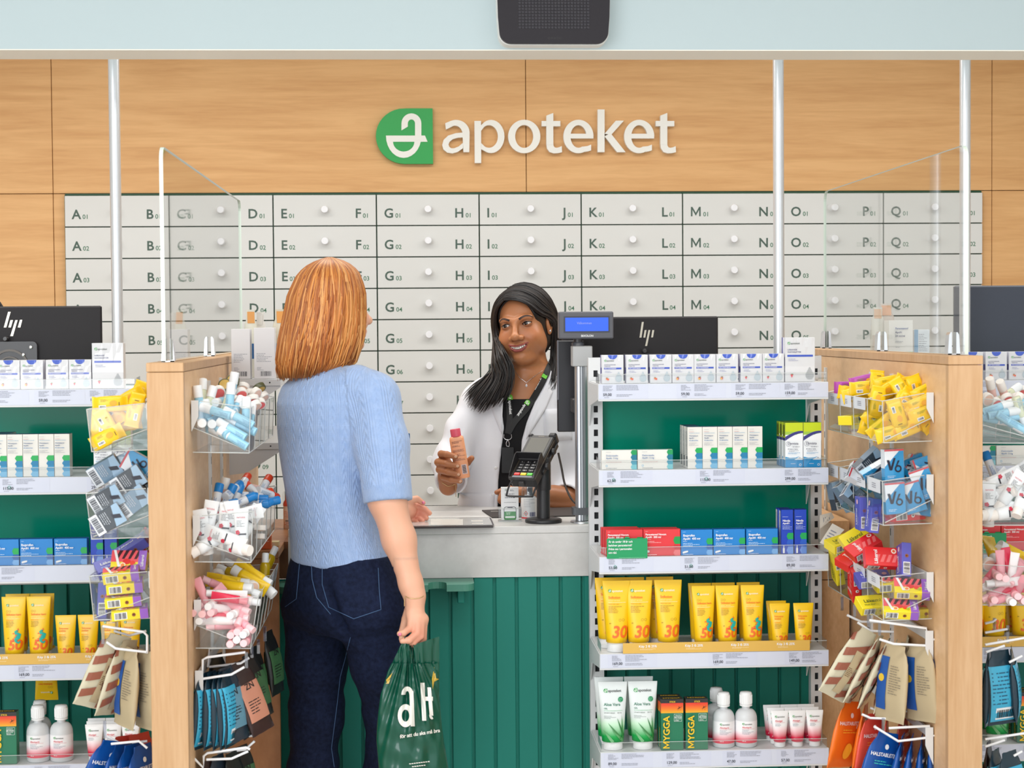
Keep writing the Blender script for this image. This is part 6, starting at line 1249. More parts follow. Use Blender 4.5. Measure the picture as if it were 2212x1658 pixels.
def patch(f, poly, lift, th, m, name, parent, sub=10):
    """flat cloth piece cut to a pixel outline and laid on the surface, with thickness"""
    pts = dense(list(poly) + [poly[0]], sub)[:-1]; top = march(f, pts, lift=lift); cx = sum(p[0] for p in pts) / len(pts); cy = sum(p[1] for p in pts) / len(pts); n = len(pts)
    rings = [top]
    for t in (.66, .33): rings.append(march(f, [(cx + (x - cx) * t, cy + (y - cy) * t) for x, y in pts], lift=lift))
    ce = march(f, [(cx, cy)], lift=lift); base = march(f, pts, lift=lift - th)
    V = np.concatenate([base] + rings + [ce]); F = []
    for r in range(len(rings)):
        for i in range(n): j = (i + 1) % n; F.append((r * n + i, r * n + j, (r + 1) * n + j, (r + 1) * n + i))
    F += [(len(rings) * n + i, len(rings) * n + (i + 1) % n, len(V) - 1) for i in range(n)]
    mb = MB(); mb.add([tuple(v) for v in V], F, m, True); return mb.build(name, parent, fixn=True)
def skin_mat(name, rgb, lip=None, rough=0.42):
    m = mat(name, rgb, rough, spec=0.4, sss=0.18); n, l, b = nodes(m); at = n.new('ShaderNodeAttribute'); at.attribute_name = 'tone'
    l.new(at.outputs['Color'], b.inputs['Base Color'])
    tc = n.new('ShaderNodeTexCoord'); no = n.new('ShaderNodeTexNoise'); no.inputs['Scale'].default_value = 320; bp = n.new('ShaderNodeBump'); bp.inputs['Strength'].default_value = 0.12; bp.inputs['Distance'].default_value = 0.0006
    l.new(tc.outputs['Object'], no.inputs['Vector']); l.new(no.outputs[0], bp.inputs['Height']); l.new(bp.outputs[0], b.inputs['Normal']); return m
def locks(name, curves, rad, cols, parent, seed=1, ns=5, mat_=None):
    """hair locks: tapered tubes in one mesh, each with its own tint"""
    rng = random.Random(seed); V, F, Cc = [], [], []
    for c in curves:
        n = len(c); r0 = rad * rng.uniform(.7, 1.25); col = np.array(rng.choice(cols)) * rng.uniform(.88, 1.12); up = None; b0 = len(V)
        for i, p in enumerate(c):
            t = (c[min(i + 1, n - 1)] - c[max(i - 1, 0)]).normalized()
            if up is None: up = Vector((0, 1, 0)) if abs(t.y) < .9 else Vector((1, 0, 0))
            a = t.cross(up); a = a.normalized() if a.length > 1e-6 else Vector((1, 0, 0)); up = a.cross(t).normalized()
            s = i / (n - 1); r = r0 * (0.55 + 0.45 * min(1, s * 5)) * (1 - 0.85 * max(0, (s - .72) / .28) ** 1.5)
            for j in range(ns): q = 2 * PI * j / ns; V.append(tuple(p + a * (r * math.cos(q)) + up * (r * .62 * math.sin(q)))); Cc.append(tuple(col) + (1,))
        for i in range(n - 1):
            for j in range(ns): k = (j + 1) % ns; F.append((b0 + i * ns + j, b0 + i * ns + k, b0 + (i + 1) * ns + k, b0 + (i + 1) * ns + j))
        F.append(tuple(b0 + (n - 1) * ns + j for j in range(ns)))
    me = bpy.data.meshes.new(name); me.from_pydata(V, [], F); me.materials.append(mat_); me.polygons.foreach_set('use_smooth', [True] * len(F))
    at = me.attributes.new('tone', 'FLOAT_COLOR', 'POINT'); at.data.foreach_set('color', np.array(Cc, np.float32).ravel()); me.update(); return link(name, me, parent)
def hair_mat(name, rgb, rough):
    m = mat(name, rgb, rough, spec=0.45); n, l, b = nodes(m); at = n.new('ShaderNodeAttribute'); at.attribute_name = 'tone'; l.new(at.outputs['Color'], b.inputs['Base Color']); b.inputs['Anisotropic'].default_value = 0.4; return m
def const_tone(V, rgb): return np.tile(np.array(lin(rgb) + (1,), np.float32), (len(V), 1))
def hand_sdf(P, wrist, palm, fingers, rw, k=0.006):
    d = chain(P, [wrist] + palm, rw, 0.008)
    for pts, rr in fingers: d = smin(d, chain(P, pts, rr, 0.002), k)
    return d
def WP(x, y, Y): return tuple(px(x, y, Y))
# ---------------------------------------------------------------- customer seen from behind
CY = 4.28
cust = thing('person', 'woman seen from behind with ginger bob, light blue knit top and dark jeans', 'person', (px(735, 1200, CY).x, CY, 0))
ca_ = math.radians(36); FW = (math.sin(ca_), math.cos(ca_)); RT = (math.cos(ca_), -math.sin(ca_))
def zc(y, x=720, Y=CY): return px(x, y, Y).z
def row(y, xl, xr, dep, Y=CY):   # silhouette row of the photo -> loft row (half-width from the projected width of the turned ellipse)
    a = px(xl, y, Y); b = px(xr, y, Y); hw = (b.x - a.x) / 2; c, s = math.cos(ca_), math.sin(ca_)
    A = math.sqrt(max(hw * hw - (dep * s) ** 2, 0.001)) / c
    return ((a.z + b.z) / 2, (a.x + b.x) / 2, Y, A, dep)
TOR = [row(1232, 630, 852, .112), row(1205, 627, 850, .112), row(1160, 625, 832, .108), row(1100, 621, 812, .102), row(1040, 612, 806, .102), row(980, 602, 808, .106), row(920, 597, 812, .110), row(870, 596, 812, .106), row(835, 606, 800, .090), row(812, 630, 780, .072), row(795, 655, 758, .058), row(775, 668, 748, .05)]
TOR = sorted(TOR)
RS, RE, RW = WP(806, 862, 4.20), WP(836, 1078, 4.14), WP(894, 1284, 4.10)
LS, LE, LW_ = WP(652, 868, 4.38), WP(735, 1075, 4.60), WP(866, 1104, 4.70)
def f_sweater(P):
    d = loft(P, TOR, RT, FW)
    rs = chain(P, [WP(770, 838, 4.22), RS, WP(826, 960, 4.165), WP(838, 1082, 4.14)], [.058, .064, .063, .060], .02)
    q = P - np.array(RE, np.float32); ax = np.array(RE, np.float32) - np.array(WP(826, 960, 4.165), np.float32); ax /= np.linalg.norm(ax)
    rs = np.maximum(rs, q @ ax - .006)
    d = smin(d, rs, .03)
    ls = chain(P, [WP(680, 842, 4.34), LS, LE], [.052, .056, .056], .02); d = smin(d, np.maximum(ls, (P - np.array(LE, np.float32)) @ np.array([.2, .7, -.4], np.float32) - .0), .03)
    hem = zc(1203) - P[:, 2] - 0.045 * (P[:, 0] - px(740, 1200, CY).x); hem = -P[:, 2] + zc(1219) + 0.06 * (px(740, 1200, CY).x - P[:, 0])
    d = smax(d, hem, .006)
    # soft folds at the armhole and lower back
    d = d + .0020 * np.sin(P[:, 2] * 46 + P[:, 0] * 30) * np.clip((1.15 - P[:, 2]) * 4, 0, 1) * np.clip(P[:, 2] - .9, 0, 1) * 4 * .4
    d = smax(d, -(rc(P, WP(762, 870, 4.13), WP(782, 1010, 4.09), .010, .010)), .03)
    return d
V, Q = grow(f_sweater, (px(560, 900, 4.3).x, 3.98, zc(1260)), (px(930, 900, 4.3).x, 4.75, zc(760)), .0048)
# knit coordinates: distance around the body (or sleeve) and height
c0 = np.interp(V[:, 2], [r[0] for r in TOR], [r[1] for r in TOR]); ang = np.arctan2(V[:, 0] - c0, -(V[:, 1] - CY))
uu = ang * (.040 * 26 / (2 * PI)); vv = V[:, 2].copy()
sl = chain(V.astype(np.float32), [RS, WP(826, 960, 4.165), RE], [.064, .063, .060]); onr = sl < loft(V.astype(np.float32), TOR, RT, FW) - .002
A0 = np.array(RS); Aax = np.array(RE) - A0; Aax /= np.linalg.norm(Aax); e1 = np.array([0, -1., 0]) + Aax[1] * Aax; e1 /= np.linalg.norm(e1); e2 = np.cross(Aax, e1); rel = V - A0
uu = np.where(onr, np.arctan2(rel @ e2, rel @ e1) * (.040 * 10 / (2 * PI)), uu); vv = np.where(onr, -(rel @ Aax), vv)
ribm = np.clip((zc(1206) + .06 * (px(740, 1200, CY).x - V[:, 0]) - V[:, 2]) * 300, 0, 1) * (~onr) + np.clip((rel @ Aax - (np.linalg.norm(np.array(RE) - A0) - .028)) * 300, 0, 1) * onr
def knit_mat():
    m = mat('sweater_blue', (158, 188, 232), 0.85, spec=0.2); n, l, b = nodes(m); b.inputs['Sheen Weight'].default_value = 0.35
    at = n.new('ShaderNodeAttribute'); at.attribute_name = 'knit'; sp = n.new('ShaderNodeSeparateXYZ'); l.new(at.outputs['Vector'], sp.inputs[0])
    def M(op, a, b_=None, c=None):
        x = n.new('ShaderNodeMath'); x.operation = op
        for i, v in enumerate((a, b_, c)):
            if v is None: continue
            if isinstance(v, (int, float)): x.inputs[i].default_value = v
            else: l.new(v, x.inputs[i])
        return x.outputs[0]
    s = M('FRACT', M('MULTIPLY_ADD', sp.outputs[0], 1 / .040, 50.0)); t = M('MULTIPLY', sp.outputs[1], 1 / .026)
    k = M('ABSOLUTE', M('SUBTRACT', s, .74)); inc = M('LESS_THAN', k, .25)
    cab = M('MULTIPLY', M('SINE', M('MULTIPLY', M('MULTIPLY_ADD', k, 2.6, t), 2 * PI)), M('SUBTRACT', 1.0, M('MULTIPLY', k, 3.6)))
    rib = M('MULTIPLY', M('SINE', M('MULTIPLY', s, 2 * PI * 6)), .55)
    st = M('MULTIPLY', M('SINE', M('MULTIPLY', sp.outputs[1], 2 * PI / .0042)), .10)
    h = M('ADD', M('ADD', M('MULTIPLY', cab, inc), M('MULTIPLY', rib, M('SUBTRACT', 1.0, inc))), st)
    fr_ = M('MULTIPLY', M('SINE', M('MULTIPLY', sp.outputs[0], 2 * PI / .0040)), .5); h = M('ADD', M('MULTIPLY', h, M('SUBTRACT', 1.0, sp.outputs[2])), M('MULTIPLY', fr_, sp.outputs[2]))
    bp = n.new('ShaderNodeBump'); bp.inputs['Strength'].default_value = 0.5; bp.inputs['Distance'].default_value = 0.0022; l.new(h, bp.inputs['Height'])
    tc = n.new('ShaderNodeTexCoord'); no = n.new('ShaderNodeTexNoise'); no.inputs['Scale'].default_value = 500; b2 = n.new('ShaderNodeBump'); b2.inputs['Strength'].default_value = .3; b2.inputs['Distance'].default_value = .0012
    l.new(tc.outputs['Object'], no.inputs['Vector']); l.new(no.outputs[0], b2.inputs['Height']); l.new(bp.outputs[0], b2.inputs['Normal']); l.new(b2.outputs[0], b.inputs['Normal'])
    n2 = n.new('ShaderNodeTexNoise'); n2.inputs['Scale'].default_value = 60; n2.inputs['Detail'].default_value = 5; cr = n.new('ShaderNodeValToRGB'); cr.color_ramp.elements[0].color = lin((136, 163, 208)) + (1,); cr.color_ramp.elements[1].color = lin((166, 187, 222)) + (1,)
    l.new(tc.outputs['Object'], n2.inputs['Vector']); l.new(n2.outputs[0], cr.inputs[0]); l.new(cr.outputs[0], b.inputs['Base Color'])
    return m
CO = np.array(cust.location)
swm = link('knit_top', qmesh('knit_top', V - CO, Q, knit_mat(), {'knit': np.stack([uu, vv, ribm], 1)}), cust)
# hem and cuff ribs
def band(name, f, pts, w, parent, m):
    A, B = ribbon(f, pts, w, .0032); me = strip_mesh(A, B, m); me.build(name, parent)
# jeans
def zj(y): return px(740, y, CY).z
HIP = sorted([row(1180, 634, 842, .105), row(1225, 620, 862, .115), row(1270, 612, 878, .122), row(1310, 611, 882, .122), row(1338, 630, 866, .108), row(1362, 676, 822, .085)])
def leg(P, pts, rr): return chain(P, [WP(*p) for p in pts], rr, .03)
def f_jeans(P):
    d = loft(P, HIP, RT, FW)
    l1 = leg(P, [(682, 1330, 4.36), (684, 1430, 4.37), (684, 1540, 4.38), (676, 1660, 4.40), (672, 2100, 4.50)], [.082, .074, .066, .060, .075])
    l2 = leg(P, [(806, 1330, 4.24), (826, 1430, 4.26), (846, 1540, 4.32), (842, 1660, 4.38), (835, 2100, 4.50)], [.085, .076, .066, .062, .075])
    d = smin(d, l1, .05); d = smin(d, l2, .05)
    d = np.maximum(d, P[:, 2] - zj(1195)); d = np.maximum(d, .06 - P[:, 2])
    # seat cleft, crease under the seat, knee folds
    d = smax(d, -rc(P, WP(678, 1215, 4.16), WP(742, 1352, 4.17), .006, .010), .028)
    for a, b in (((630, 1356, 4.26), (712, 1350, 4.22)), ((775, 1366, 4.13), (850, 1356, 4.11))): d = smax(d, -rc(P, WP(*a), WP(*b), .002, .002), .010)
    d += .0016 * np.sin(P[:, 2] * 95 + P[:, 0] * 40 + 2 * np.sin(P[:, 2] * 21)) * np.clip((zj(1400) - P[:, 2]) * 5, 0, 1)
    return d
V, Q = grow(f_jeans, (px(590, 1300, 4.3).x, 4.02, .05), (px(910, 1300, 4.3).x, 4.62, zj(1185)), .0055)
DEN = mottle('denim', (26, 35, 62), (15, 22, 42), 90, 0.85, spec=.15); bump(DEN, 900, .35, .0008, (1, 1, .25))
jn = link('jeans', qmesh('jeans', V - CO, Q, DEN), cust)
ST = mat('jeans_stitch', (70, 100, 140), 0.8)
def sm(name, pts, parent):
    q = march(f_jeans, dense(pts, 8), lift=.0006) - CO; mb = MB(); mb.tube([tuple(p) for p in q], .0009, ST, 4); return mb.build(name, parent)
for pts in ([(696, 1226), (696, 1262), (710, 1311), (764, 1336), (823, 1316), (819, 1270), (817, 1226)], [(648, 1204), (644, 1250), (640, 1293), (616, 1310)], [(672, 1208), (674, 1250), (684, 1290), (714, 1326)], [(757, 1376), (746, 1420), (735, 1461), (727, 1530), (716, 1615), (722, 1656)]): sm('seam', pts, jn)
sh = MB()
for x, Y in ((672, 4.50), (835, 4.50)):
    p = px(x, 2100, Y); sh.T = Matrix.Translation((p.x - CO[0], Y - CO[1], 0)) @ Matrix.Rotation(-ca_, 4, 'Z'); b2 = MB(); b2.T = sh.T
    b2.rings([[(.042 * w * math.cos(q), yy + 0 * q, .035 * h + .034 * h * math.sin(q)) for q in [2 * PI * j / 14 for j in range(14)]] for yy, w, h in ((-.09, .3, .6), (-.08, .9, .95), (-.02, .95, 1.0), (.06, 1.05, .8), (.13, .95, .6), (.155, .5, .4))], C(226, 224, 220)); b2.build('shoe', cust)
# skin: neck, forearms and hands in one mesh
HY = 4.29; HC = WP(704, 660, HY)
ha = math.radians(56); hf = (math.sin(ha), math.cos(ha)); hr = (math.cos(ha), -math.sin(ha))
HM = np.array([[hr[0], hr[1], 0], [hf[0], hf[1], 0], [0, 0, 1]], np.float32).T
def hp(r, f, u):
    f += .010; return (HC[0] + hr[0] * r + hf[0] * f, HC[1] + hr[1] * r + hf[1] * f, HC[2] + u)
def f_chead(P):
    d = ell(P, hp(0, -.004, .008), (.066, .080, .080), HM); d = smin(d, ell(P, hp(0, .036, -.04), (.058, .06, .078), HM), .03)
    d = smin(d, rc(P, hp(0, .088, -.004), hp(0, .112, -.036), .007, .011), .014); d = smin(d, ell(P, hp(0, .112, -.038), (.010, .012, .009), HM), .008)
    for s in (-1, 1):
        d = smin(d, ell(P, hp(s * .034, .066, -.034), (.026, .022, .024), HM), .02); d = smax(d, -ell(P, hp(s * .031, .098, .0), (.017, .013, .011), HM), .012); d = smin(d, ell(P, hp(s * .076, -.004, -.01), (.008, .016, .03), HM), .006)
    d = smin(d, ell(P, hp(0, .082, -.098), (.018, .016, .016), HM), .02); d = smin(d, rc(P, hp(-.02, .093, -.064), hp(.02, .093, -.064), .005, .005), .008); d = smin(d, rc(P, hp(-.016, .090, -.075), hp(.016, .090, -.075), .006, .006), .008)
    d = smin(d, rc(P, hp(0, -.012, -.07), (px(708, 835, 4.29).x, 4.29, zc(835)), .052, .058), .03)
    return d
RH_f = [([WP(890, 1330, 4.085), WP(886, 1356, 4.07), WP(872, 1366, 4.055), WP(863, 1368, 4.05)], [.0105, .0088, .0078, .0066]),
        ([WP(902, 1336, 4.08), WP(901, 1367, 4.065), WP(884, 1382, 4.05), WP(869, 1384, 4.05)], [.0105, .0092, .0082, .0068]),
        ([WP(910, 1338, 4.085), WP(909, 1373, 4.07), WP(894, 1386, 4.06), WP(879, 1388, 4.06)], [.0100, .0088, .0078, .0066]),
        ([WP(916, 1338, 4.095), WP(915, 1379, 4.085), WP(900, 1391, 4.075), WP(885, 1394, 4.075)], [.0090, .0078, .0070, .0060]),
        ([WP(886, 1306, 4.11), WP(877, 1336, 4.13), WP(870, 1362, 4.13), WP(868, 1380, 4.115)], [.011, .0105, .009, .0072])]
LH_f = [([WP(872, 1090, 4.70), WP(884, 1080, 4.70), WP(900, 1077, 4.71), WP(914, 1086, 4.715)], [.012, .0105, .0092, .0072]),
        ([WP(886, 1093, 4.72), WP(902, 1093, 4.73), WP(917, 1099, 4.73), WP(928, 1108, 4.725)], [.0105, .0095, .0085, .0068]),
        ([WP(884, 1101, 4.72), WP(900, 1103, 4.735), WP(912, 1110, 4.73), WP(921, 1119, 4.72)], [.0105, .0095, .0085, .0070]),
        ([WP(881, 1108, 4.715), WP(894, 1114, 4.73), WP(905, 1120, 4.72), WP(913, 1126, 4.71)], [.0100, .0088, .0080, .0066]),
        ([WP(876, 1114, 4.71), WP(886, 1122, 4.715), WP(895, 1126, 4.71), WP(902, 1129, 4.70)], [.0092, .0078, .0070, .0060])]
def f_carms(P):
    d = chain(P, [RS, RE, WP(862, 1165, 4.125), WP(888, 1262, 4.105), WP(896, 1288, 4.10)], [.045, .044, .039, .0262, .0245], .02)
    e = hand_sdf(P, WP(896, 1288, 4.10), [WP(896, 1312, 4.098), WP(900, 1334, 4.09)], RH_f, [.0235, .0215, .0200])
    e = smin(e, rc(P, WP(890, 1328, 4.088), WP(914, 1336, 4.092), .013, .012), .01); d = smin(d, e, .012)
    l = chain(P, [LS, LE, LW_], [.046, .043, .026], .02); g = hand_sdf(P, LW_, [WP(876, 1103, 4.705), WP(886, 1104, 4.715)], LH_f, [.024, .022, .018])
    g = smin(g, rc(P, WP(884, 1095, 4.712), WP(878, 1112, 4.712), .014, .014), .012)
    return np.minimum(d, smin(l, g, .012))
def f_cskin(P): return smin(f_chead(P), np.minimum(f_carms(P), loft(P, TOR, RT, FW) + .014), .02)
V1, Q1 = grow(lambda P: f_cskin(P), (px(600, 700, 4.3).x - .02, 4.0, zc(1205)), (px(930, 700, 4.3).x + .01, 4.80, zc(560)), .0042)
Vh, Qh = grow(f_carms, tuple(np.array(WP(852, 1405, 4.1)) - [0, .1, 0]), tuple(np.array(WP(925, 1200, 4.1)) + [0, .09, 0]), .0022)
Vl, Ql = grow(f_carms, tuple(np.array(WP(858, 1140, 4.7)) - [0, .09, 0]), tuple(np.array(WP(935, 1060, 4.7)) + [0, .09, 0]), .0024)
def outside(V, Q, boxes):
    c = V[Q].mean(1); k = np.ones(len(Q), bool)
    for lo, hi in boxes: k &= ~((c > lo).all(1) & (c < hi).all(1))
    return Q[k]
bA = (np.array(WP(852, 1405, 4.1)) - [0, .1, 0] + .004, np.array(WP(925, 1200, 4.1)) + [0, .09, 0] - .006); bB = (np.array(WP(858, 1140, 4.7)) - [0, .09, 0] + .004, np.array(WP(935, 1060, 4.7)) + [0, .09, 0] - .006)
Q1 = outside(V1, Q1, [bA, bB])
Vs = np.concatenate([V1, Vh, Vl]); Qs = np.concatenate([Q1, Qh + len(V1), Ql + len(V1) + len(Vh)])
tone = const_tone(Vs, (226, 172, 144)); red = np.array(lin((214, 128, 106)) + (1,))
hd = np.clip(1 - np.linalg.norm(Vs - np.array(WP(898, 1375, 4.07)), axis=1) / .05, 0, 1)[:, None] * .75; tone = tone * (1 - hd) + red * hd
hl = np.clip(1.3 - np.linalg.norm(Vs - np.array(WP(905, 1112, 4.72)), axis=1) / .05, 0, 1)[:, None] * .7; tone = tone * (1 - hl) + red * hl
SKC = skin_mat('skin_fair', (226, 172, 144))
link('body', qmesh('body', Vs - CO, Qs, SKC, {'tone': tone}), cust)
nl = MB(); NP = mat('nail_pink', (232, 130, 160), .25)
for x, y, Y in ((864, 1369.5, 4.043), (914.5, 1085, 4.706)):
    p = np.array(WP(x, y, Y)) - CO; nl.T = Matrix.Translation(tuple(p)); o = MB(); o.T = nl.T; o.lathe([(.0002, -.0016), (.0040, -.0010), (.0044, .0006), (.0002, .0014)], NP, 10, axis='y'); o.build('nail', cust)
br = march(f_carms, dense([(876, 1287), (881, 1290), (888, 1292), (897, 1292.5), (906, 1291), (912, 1288.5), (915, 1286)], 3), lift=.0006) - CO; b = MB(); b.tube([tuple(p) for p in br], .0011, mat('bracelet_gold', (212, 180, 130), .25, metal=.8), 5)
b.tube([tuple(br[0]), tuple(br[0] + [-.003, 0, -.012]), tuple(br[0] + [-.003, 0, -.024])], .0011, MATS['bracelet_gold'], 5); b.build('bracelet', cust)
# ginger bob: a solid under-shape plus individual locks
GC = [lin(c) for c in ((186, 112, 50), (204, 134, 66), (168, 96, 42), (222, 160, 96), (196, 122, 58), (150, 84, 40), (212, 148, 84))]
def f_chair_hair(P):
    tabh = sorted([(zc(818), px(668, 818, HY).x, HY - .005, .078, .064), (zc(790), px(680, 790, HY).x, HY - .006, .098, .086), (zc(740), px(691, 740, HY).x, HY - .006, .103, .096), (zc(690), px(698, 690, HY).x, HY - .004, .099, .100), (zc(640), px(705, 640, HY).x, HY, .092, .098), (zc(600), px(709, 600, HY).x, HY, .076, .086), (zc(572), px(709, 572, HY).x, HY, .048, .058), (zc(557), px(710, 557, HY).x, HY, .012, .014)])
    d = loft(P, tabh, (1, 0), (0, 1))
    face = ell(P, hp(0, .118, -.05), (.062, .075, .105), HM); d = smax(d, -face, .015)
    return d
Vf, Qf = grow(lambda P: f_chair_hair(P) + .004, (px(580, 700, 4.3).x, 4.15, zc(830)), (px(810, 700, 4.3).x, 4.45, zc(550)), .006)
HRM = hair_mat('hair_ginger', (190, 116, 54), .42)
hb = link('hair', qmesh('hair', Vf - CO, Qf, HRM, {'tone': const_tone(Vf, (172, 104, 48))}), cust)
rng = random.Random(5); curves = []
top = Vector(WP(713, 557, HY))
for i in range(900):
    a = rng.uniform(0, 2 * PI); da = Vector((math.cos(a), math.sin(a), 0)); fx = da.x * hf[0] + da.y * hf[1]
    if fx > .80: continue
    endz = zc(rng.uniform(798, 822) - 12 * max(0, da.x) - 26 * max(0, da.x) * rng.random()); pts = []
    n = 16; ph = rng.uniform(0, 6.28); tw = rng.uniform(-.25, .25)
    for k in range(n + 1):
        t = (k / n) ** 1.55; z = top.z + (endz - top.z) * t; aa = a + tw * t + .04 * math.sin(ph + t * 7)
        yy = 558 + (812 - 558) * t; cx = np.interp(yy, [557, 600, 640, 690, 740, 790, 818], [711, 709, 706, 702, 695, 684, 672]); rw = np.interp(yy, [557, 562, 572, 586, 600, 640, 690, 740, 790, 822], [.003, .020, .046, .064, .076, .094, .1005, .1045, .100, .078]); rd = rw * np.interp(yy, [557, 690, 790], [1.1, 1.0, .9])
        c = px(cx, yy, HY); s = 1 + .02 * math.sin(ph * 3) - (.10 * rng.random() if t > .95 else 0)
        pts.append(Vector((c.x + math.cos(aa) * rw * s, HY + math.sin(aa) * rd * s, z)) - Vector(CO))
    curves.append(pts)
locks('hair_lock', curves, .0036, GC, hb, 3, 5, HRM)
# ---------------------------------------------------------------- pharmacist behind the counter
PYc = 5.25
pharm = thing('person', 'smiling dark-haired woman in white coat and black lanyard holding a peach bottle', 'person', (px(1118, 1090, PYc).x, PYc, 0)); PO = np.array(pharm.location)
HCp = np.array(WP(1130, 699, 5.22)); RMp = Matrix.Rotation(math.radians(-20), 3, 'Z') @ Matrix.Rotation(math.radians(-7.5), 3, 'Y') @ Matrix.Rotation(math.radians(2), 3, 'X'); RMn = np.array(RMp, np.float32)
def toL(P): return ((P - HCp.astype(np.float32)) @ RMn) * 100      # centimetres in the head's own frame, face towards -y
def hl_(x, y, z): return tuple(HCp + RMn @ (np.array([x, y, z]) * .01))
EYE = 3.3
def eye_open(q, s):
    # almond opening in the lids
    x = (q[:, 0] - s * EYE); z = q[:, 2] + .02 - .10 * s * x * s; return np.maximum(np.abs(x) / 1.42 + (z / np.where(z > 0, .56, .40)) ** 2 - 1.0, q[:, 1] + 6.2) * .45
LIPU = [(-3.05, -7.7, -5.75), (-2.0, -8.85, -6.25), (-.8, -9.5, -6.45), (0, -9.58, -6.58), (.8, -9.5, -6.45), (2.0, -8.85, -6.25), (3.05, -7.7, -5.75)]
LIPL = [(-3.0, -7.7, -5.85), (-2.0, -8.65, -7.05), (-.85, -9.2, -7.72), (.85, -9.2, -7.72), (2.0, -8.65, -7.05), (3.0, -7.7, -5.85)]
def f_head_l(q):
    d = ell(q, (0, 1.3, 2.6), (7.5, 9.0, 8.3)); d = smin(d, ell(q, (0, -2.6, -3.6), (6.2, 6.1, 7.6)), 2.5)
    for s in (-1, 1):
        d = smin(d, ell(q, (s * 4.1, -4.6, -4.3), (2.7, 3.3, 3.0)), 2.0); d = smin(d, ell(q, (s * 4.3, -1.4, -6.4), (2.4, 3.4, 2.8)), 2.5)
    d = smin(d, ell(q, (0, -6.6, -9.9), (2.3, 2.1, 1.7)), 2.2); d = smin(d, ell(q, (0, -3.2, -10.6), (3.4, 4.0, 2.0)), 2.2)
    d = smin(d, chain(q, [(-4.6, -7.0, 1.7), (-2.4, -8.2, 1.6), (0, -8.2, 1.1), (2.4, -8.2, 1.6), (4.6, -7.0, 1.7)], [.7, .85, .7, .85, .7]), 1.4)
    for s in (-1, 1): d = smax(d, -ell(q, (s * EYE, -9.6, -.25), (1.9, 2.0, 1.35)), 1.1)
    d = smin(d, rc(q, (0, -8.3, .6), (0, -10.5, -3.3), .62, 1.0), 1.1); d = smin(d, ell(q, (0, -10.55, -3.75), (1.35, 1.2, 1.1)), .7)
    for s in (-1, 1): d = smin(d, ell(q, (s * 1.5, -9.35, -4.1), (.95, 1.15, .85)), .6)
    for s in (-1, 1): d = smax(d, -rc(q, (s * .75, -9.9, -4.9), (s * .95, -9.5, -4.2), .42, .3), .25)
    # smile: cheeks fold, mouth opening, lips
    for s in (-1, 1): d = smax(d, -chain(q, [(s * 2.1, -9.15, -4.3), (s * 3.0, -8.6, -5.2), (s * 3.7, -7.9, -6.5), (s * 3.5, -7.6, -7.3)], [.16, .2, .2, .1]), .7)
    d = smin(d, ell(q, (0, -7.6, -7.0), (3.0, 1.55, 1.75)), 1.0)
    d = smin(d, chain(q, LIPU, [.16, .34, .42, .38, .42, .34, .16]), .30); d = smin(d, chain(q, LIPL, [.16, .40, .54, .54, .40, .16]), .30)
    mo = chain(q, [(-2.55, -8.5, -6.12), (-1.5, -9.3, -6.80), (0, -9.7, -7.08), (1.5, -9.3, -6.80), (2.55, -8.5, -6.12)], [.10, .34, .44, .34, .10]); mo = np.minimum(mo, chain(q, [(-2.1, -8.3, -6.4), (0, -8.6, -7.05), (2.1, -8.3, -6.4)], [.3, .6, .3])); mo = np.minimum(mo, chain(q, [(-2.35, -8.5, -6.16), (-1.5, -8.95, -6.78), (0, -9.2, -7.06), (1.5, -8.95, -6.78), (2.35, -8.5, -6.16)], [.20, .40, .50, .40, .20])); d = smax(d, -mo, .12)
    d = smax(d, -chain(q, [(-1.4, -8.9, -8.95), (0, -9.15, -9.0), (1.4, -8.9, -8.95)], [.15, .2, .15]), .9)
    # lids over the eyeballs, then the almond openings
    for s in (-1, 1):
        d = smin(d, ell(q, (s * EYE, -6.75, -.05), (1.45, 1.42, 1.32)), .35); d = smax(d, -eye_open(q, s), .08)
        d = np.maximum(d, -ell(q, (s * EYE, -6.75, -.05), (1.24, 1.24, 1.24)))
    for s in (-1, 1):
        e = ell(q, (s * 7.75, 1.1, -1.1), (.95, 1.75, 3.0)); e = smax(e, -ell(q, (s * 8.55, .85, -.7), (.7, 1.05, 1.9)), .3); e = smin(e, ell(q, (s * 7.7, .6, -3.6), (.55, .8, .8)), .4); d = smin(d, e, .5)
    return d
TORP = sorted([(zc(y, 1110, PYc), (px(a, y, PYc).x + px(b, y, PYc).x) / 2, PYc + o, (px(b, y, PYc).x - px(a, y, PYc).x) / 2, dd) for y, a, b, dd, o in ((786, 1090, 1192, .05, 0), (802, 1068, 1212, .066, 0), (820, 1048, 1226, .080, 0), (848, 1026, 1236, .096, 0), (900, 1006, 1242, .118, -.005), (960, 1004, 1244, .126, -.008), (1020, 996, 1248, .128, 0), (1090, 989, 1252, .132, 0), (1300, 986, 1256, .14, 0))])
AX, AY = (1, 0), (0, 1)
def f_torso(P): return loft(P, TORP, AX, AY)
NB = WP(1138, 840, 5.265)
def f_pskin(P):
    d = f_head_l(toL(P)) * .01; d = smin(d, rc(P, hl_(0, 1.6, -6), NB, .055, .064), .02); d = smin(d, f_torso(P) + .016, .05)
    for a, b in (((1128, 812), (1085, 815)), ((1142, 812), (1195, 812))): d = smin(d, rc(P, WP(a[0], a[1], 5.19), WP(b[0], b[1], 5.23), .006, .006), .025)
    return np.maximum(d, zc(1080, 1110, PYc) - P[:, 2])
